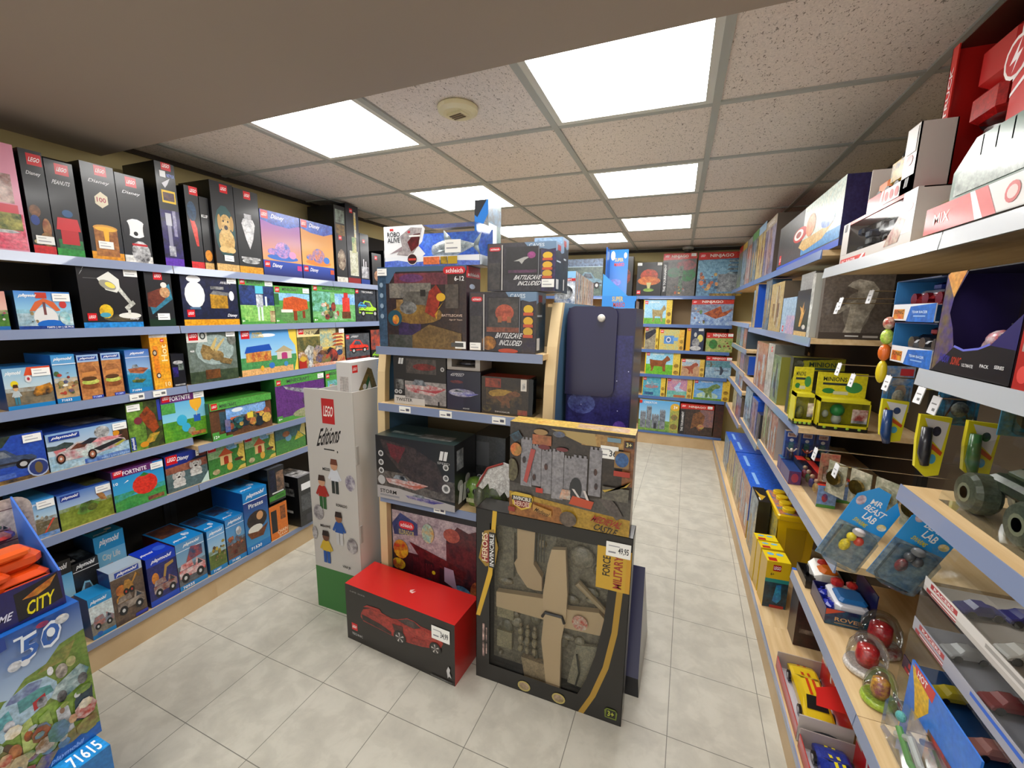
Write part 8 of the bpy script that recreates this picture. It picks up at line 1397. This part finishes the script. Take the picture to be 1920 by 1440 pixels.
def capsule(x, y, r, h, c, c2, lab, base='8aa83c', core='d8a828'):
    t = empty('toy_container', (x, y, .532), 0, lab, 'toy', 'clear domed toy containers')
    M = MB(); M.lathe(0, 0, [(r * .95, 0), (r * 1.05, .006), (r * .98, .018), (r * .8, .02)], 22, base, c2); M.build('base', [PLAS], t, smooth=True)
    M = MB(); M.lathe(0, 0, [(r * .45, .02), (r * .55, h * .35), (r * .5, h * .65), (r * .2, h * .72)], 16, core, c); M.build('toy_core', [PLAS], t, smooth=True)
    M = MB(); M.lathe(0, 0, [(r * .92, .018), (r * .96, h * .4), (r * .9, h * .65), (r * .6, h * .9), (r * .15, h)], 22, 'fff'); M.build('clear_dome', [CLEAR], t, smooth=True)
capsule(.565, 1.245, .037, .10, '8a3a4a', 'a8c03c', 'clear dome with a golden toy on a lime green base')
capsule(.575, 1.36, .05, .11, 'a82028', 'c8c4c0', 'clear dome with a dark red and white toy, larger than the golden one', 'c8c0b8', 'b82c2c')
capsule(.645, 1.475, .055, .12, '9a1c24', 'b8b8b0', 'clear dome with a red toy, furthest in of the three domes', '8a2c2c', 'b82830')
def hw_pack():
    t = empty('toy_pack', (.53, 1.17, .532), -PI / 2, 'clear pack with a flame printed blue and yellow card, left of the clear cases', 'toy pack')
    w_, h = .25, .2
    M = MB(); M.box(0, .05, 0, w_, .054, h, '2a70d0'); F = Face(M, (0, .05, 0), (w_, 0, 0), (0, 0, h)); F.r(0, 0, 1, 1, '2a6cd0', '4a8ad8', .4); F.p([(.02, .95), (.3, .98), (.36, .7), (.2, .4), (.12, .7)], 'e0b818', 'd8a014'); F.p([(.05, 1), (.4, 1), (.38, .85), (.1, .9)], 'c82c2c'); F.t('HOT', .12, .9, .28, .98, 'f4f0f0'); F.r(.4, 0, 1, .55, 'c02020', '3a3a3c'); M.build('backing_card', [CARD], t)
    M = MB(); M.rbox(.02, 0, .01, w_ * .9, .049, h * .55, .012, 'fff'); M.build('clear_bubble', [CLEAR], t)
    M = MB(); M.tube([(.05, .025, .03), (.1, .025, .07), (.15, .025, .05), (.2, .025, .08)], .008, 8, 'c8ccc8'); M.tube([(.06, .02, .06), (.12, .02, .03), (.2, .02, .04)], .007, 8, '6ab858'); M.ell(.05, .025, .08, .012, .01, .012, '6ac0c0'); M.build('toy_track', [PLAS], t)
hw_pack()

# bottom shelf, right
S = RS(.14, .465)
LBL = ['streaky pale box standing first in the far right corner, bottom shelf', 'bright blue topped box, second from the far corner, bottom right shelf', 'bright blue topped box with a white tag, third from the far corner', 'long bright blue box ahead of the black and yellow box, bottom right shelf']
for k, (a, b_, h) in enumerate(((1355, 1362, .3), (1362.5, 1371, .33), (1371.5, 1383, .33), (1383.5, 1397, .34))):
    S.put(a, b_, 800, .2, '1c54c0', '1c5cd4', LBL[k], a_streak(2 + k * 3), off=.03, h=h, art_side=lambda G: (G.r(0, 0, 1, 1, '1c50b8'), G.r(0, 0, 1, .35, 'c8a418')), art_top=lambda T: (T.r(0, 0, 1, 1, '1c58cc', '2a6ad8'), T.r(.2, .2, .8, .3, '8ab8f0')))
S.put(1398.5, 1409, 880, .062, '131312', '16161a', 'large black box with a gold pointed shape on its top, bottom right shelf', a_streak(4), off=.03, h=.36, art_top=lambda T: (T.r(0, 0, 1, 1, '141416'), T.p([(.2, .1), (.9, .3), (.6, .8), (.5, .4)], 'c8a028'), T.e(.8, .2, .1, .06, 'e0e0e0')))
def tub():
    z = .142; x0 = .572; y = 2.45; w_ = .17; d_ = .33
    t = empty('toy_tub', (x0, y, z), 0, 'large yellow plastic brick tub with round studs on its lid', 'toy tub')
    M = MB(); M.mesh([(.012, .012, 0), (w_ - .012, .012, 0), (w_ - .012, d_ - .012, 0), (.012, d_ - .012, 0), (0, 0, .34), (w_, 0, .34), (w_, d_, .34), (0, d_, .34)], [(0, 1, 5, 4), (1, 2, 6, 5), (2, 3, 7, 6), (3, 0, 4, 7), (3, 2, 1, 0), (4, 5, 6, 7)], 'e0b80c'); 
    M.mesh([(.05, .006, .03), (w_ - .05, .006, .03), (w_ - .04, -.004, .29), (.04, -.004, .29), (.05, .02, .03), (w_ - .05, .02, .03), (w_ - .04, .01, .29), (.04, .01, .29)], [(0, 1, 2, 3), (0, 3, 7, 4), (1, 5, 6, 2)], 'b8960a')
    M.build('tub_body', [PLAS], t)
    M = MB(); M.rbox(-.008, -.008, .325, w_ + .008, d_ + .008, .362, .008, 'e8c010'); M.build('lid', [PLAS], t)
    M = MB(); M.box(.0, .0, .3625, w_, d_, .3635, '2a70b0', 'c8783c'); F = Face(M, (0, 0, .3635), (w_, 0, 0), (0, d_, 0)); crowd(F, .1, .05, .95, .95, 24, 6, ('c8402c', '2a70c0', '3a9a4a', 'e0b020', 'd8681c')); M.build('lid_label', [CARD], t)
    for i in range(4):
        M = MB(); M.lathe(.05, .045 + .08 * i, [(.03, .3635), (.03, .38), (.026, .382), (.001, .382)], 20, 'f0cc14'); M.build('lid_stud', [PLAS], t, smooth=False)
    M = MB(); M.box(-.003, .01, .02, -.001, d_ - .01, .32, 'd8c040', '8a8a70'); M.build('side_label', [CARD], t)
tub()
for k, (x, y) in enumerate(((.505, 2.36), (.512, 2.28), (.52, 2.16))):
    carton(('yellow brick box with blue pieces, furthest of three beside the tub', 'yellow brick box with blue pieces, middle of three beside the tub', 'yellow topped brick box with dark monster print, nearest of three by the tub')[k], (x - .04, y, .142), math.radians(4), .10, .07 if k < 2 else .10, .24, 'c8a020', 'e8c818',
           (lambda F: (F.r(0, 0, 1, 1, 'e0c020'), F.r(.1, .8, .5, .95, 'c01c20'), F.r(.1, .4, .9, .7, '6aa8d8', 'e0c828'))) if k < 2 else (lambda F: (F.r(0, 0, 1, .62, '1c4a5a', '242c34'), F.r(0, .6, 1, 1, 'd8b418'), F.r(0, .55, 1, .63, '2a8a84'), F.r(.28, .8, .62, .93, 'b01c20'), F.t('LEGO', .31, .83, .6, .9, 'fff'), F.t('6+', .2, .7, .35, .76, '3a3420'), F.p([(.4, .15), (.5, .5), (.7, .52), (.75, .2), (.6, .1)], '1c5aa0', '2a90b0'), F.r(.3, 0, .9, .06, 'a83028'))),
           art_top=lambda T: (T.r(0, 0, 1, 1, 'e8cc18'), T.r(.1, .05, .45, .35, 'b81c20'), T.e(.3, .7, .15, .12, '6ab0e0'), T.e(.7, .7, .15, .12, '6ab0e0')), group='yellow brick boxes by the tub')
carton('dark red toy box standing on the bottom right shelf behind the boxed cars', (.56, 1.93, .142), 0, .16, .1, .25, '2a1414', '1c1418', lambda F: (F.r(0, 0, 1, 1, '3a1a1c', '241418'), F.e(.5, .6, .3, .2, '7a2428', '3a2a20'), F.r(.2, .85, .6, .9, 'c8b8a8', '5a2020'), F.r(.1, .25, .9, .33, '8a7a70', '2a1a18')), group=GR)
carton('small blue and white toy box above the dark red box', (.545, 1.935, .395), 0, .11, .09, .05, '2a5ac8', '3a70d8', lambda F: F.r(0, 0, 1, 1, '2a58c8', 'c8d4d8'), group=GR)
def car_box(x, y, w_, lab, c, c2, ch):
    d_ = .15; h = .05
    t = empty('toy_box', (x, y, .142), -PI / 2, lab, 'toy box', 'open red and white car boxes')
    M = MB(); M.box(0, 0, 0, w_, d_, .003, 'c0b8b8'); M.box(0, 0, 0, w_, .003, h, 'b83a38'); M.box(0, 0, 0, .003, d_, .07, 'a89c98'); M.box(w_ - .003, 0, 0, w_, d_, .10, 'c0b8b4')
    M.box(0, d_ - .003, 0, w_, d_, .15, 'c82020'); F = Face(M, (0, d_ - .003, 0), (w_, 0, 0), (0, 0, .15)); F.r(0, .6, .16, 1, 'c6c0ba'); F.p([(.3, .5), (.34, .5), (.3, 1), (.26, 1)], 'f0ecec'); F.p([(.46, .3), (.5, .3), (.46, 1), (.42, 1)], 'f0ecec'); F.r(.05, .7, .12, .95, '1c1c1c')
    M.mesh([(w_ * .62, d_ - .003, .15), (w_, d_ - .003, .15), (w_, .04, .152), (w_ * .75, .06, .152)], [(0, 1, 2, 3)], 'c82020')
    G = Face(M, (w_, 0, 0), (0, d_, 0), (0, 0, .1)); G.r(0, 0, 1, 1, 'c4bcb8'); G.e(.5, .4, .3, .2, '5a6068', '2a2c30')
    T = Face(M, (0, 0, .0035), (w_, 0, 0), (0, d_, 0)); T.r(.05, .05, .9, .3, 'd0ccd4')
    M.build('carton', [CARD], t)
    M = MB(); L_, Wd = w_ * .40, .045; cx, cy = w_ * .42, .08
    prof = [(-1, .2), (-1, .42), (-.8, .6), (-.45, .68), (-.2, 1.0), (.4, 1.0), (.75, .66), (.95, .55), (1, .2)]
    rs = [[(cx + a * L_, cy + yy * Wd * (.78 if b_ > .8 else 1), .012 + b_ * .06 * sh) for a, b_ in prof] for yy, sh in ((-1, .8), (-.8, .97), (-.2, 1.02), (.2, 1.02), (.8, .97), (1, .8))]
    M.rings(rs, c, c2)
    for yy in (-.22, .22):
        M.mesh([(cx - .98 * L_, cy + Wd * (yy - .1), .0405), (cx - .98 * L_, cy + Wd * (yy + .1), .0405), (cx - .46 * L_, cy + Wd * (yy + .1), .0555), (cx - .46 * L_, cy + Wd * (yy - .1), .0555)], [(0, 1, 2, 3)], 'c03c14' if ch is PLAS and c != '1c2c80' else 'e0d020'); M.mesh([(cx - .18 * L_, cy + Wd * (yy - .1), .0742), (cx + .4 * L_, cy + Wd * (yy - .1), .0742), (cx + .4 * L_, cy + Wd * (yy + .1), .0742), (cx - .18 * L_, cy + Wd * (yy + .1), .0742)], [(0, 1, 2, 3)], 'c03c14' if c != '1c2c80' else 'e0d020')
    M.build('car_body', [ch], t, smooth=False)
    M = MB(); M.mesh([(cx - .4 * L_, cy - Wd * .7, .0565), (cx - .18 * L_, cy - Wd * .62, .074), (cx - .18 * L_, cy + Wd * .62, .074), (cx - .4 * L_, cy + Wd * .7, .0565)], [(0, 1, 2, 3)], '15181a'); M.build('windscreen', [PLAS], t); M = MB(); M.mesh([(cx + .42 * L_, cy - Wd * .62, .0735), (cx + .74 * L_, cy - Wd * .72, .0545), (cx + .74 * L_, cy + Wd * .72, .0545), (cx + .42 * L_, cy + Wd * .62, .0735)], [(0, 1, 2, 3)], '15181a'); M.build('rear_window', [PLAS], t)
    for a in (-.6, .62):
        for b_ in (-1, 1):
            M = MB(); M.lathe((cx + a * L_, cy + b_ * Wd, .022), 0, [(.001, -.008), (.019, -.008), (.019, .008), (.001, .008)], 16, '161618', ax='y'); M.lathe((cx + a * L_, cy + b_ * Wd * 1.19, .022), 0, [(.001, -.001), (.01, -.001), (.01, .001), (.001, .001)], 10, 'b8b8b8', ax='y'); M.build('wheel', [PLAS], t)
car_box(.468, 1.77, .32, 'open red and white box with a shiny yellow gold toy car with orange stripes', 'd8b81c', None, PLAS)
car_box(.468, 1.43, .26, 'open red and white box with dark blue toy car, at the picture bottom', '1c2c80', '24389a', PLAS)
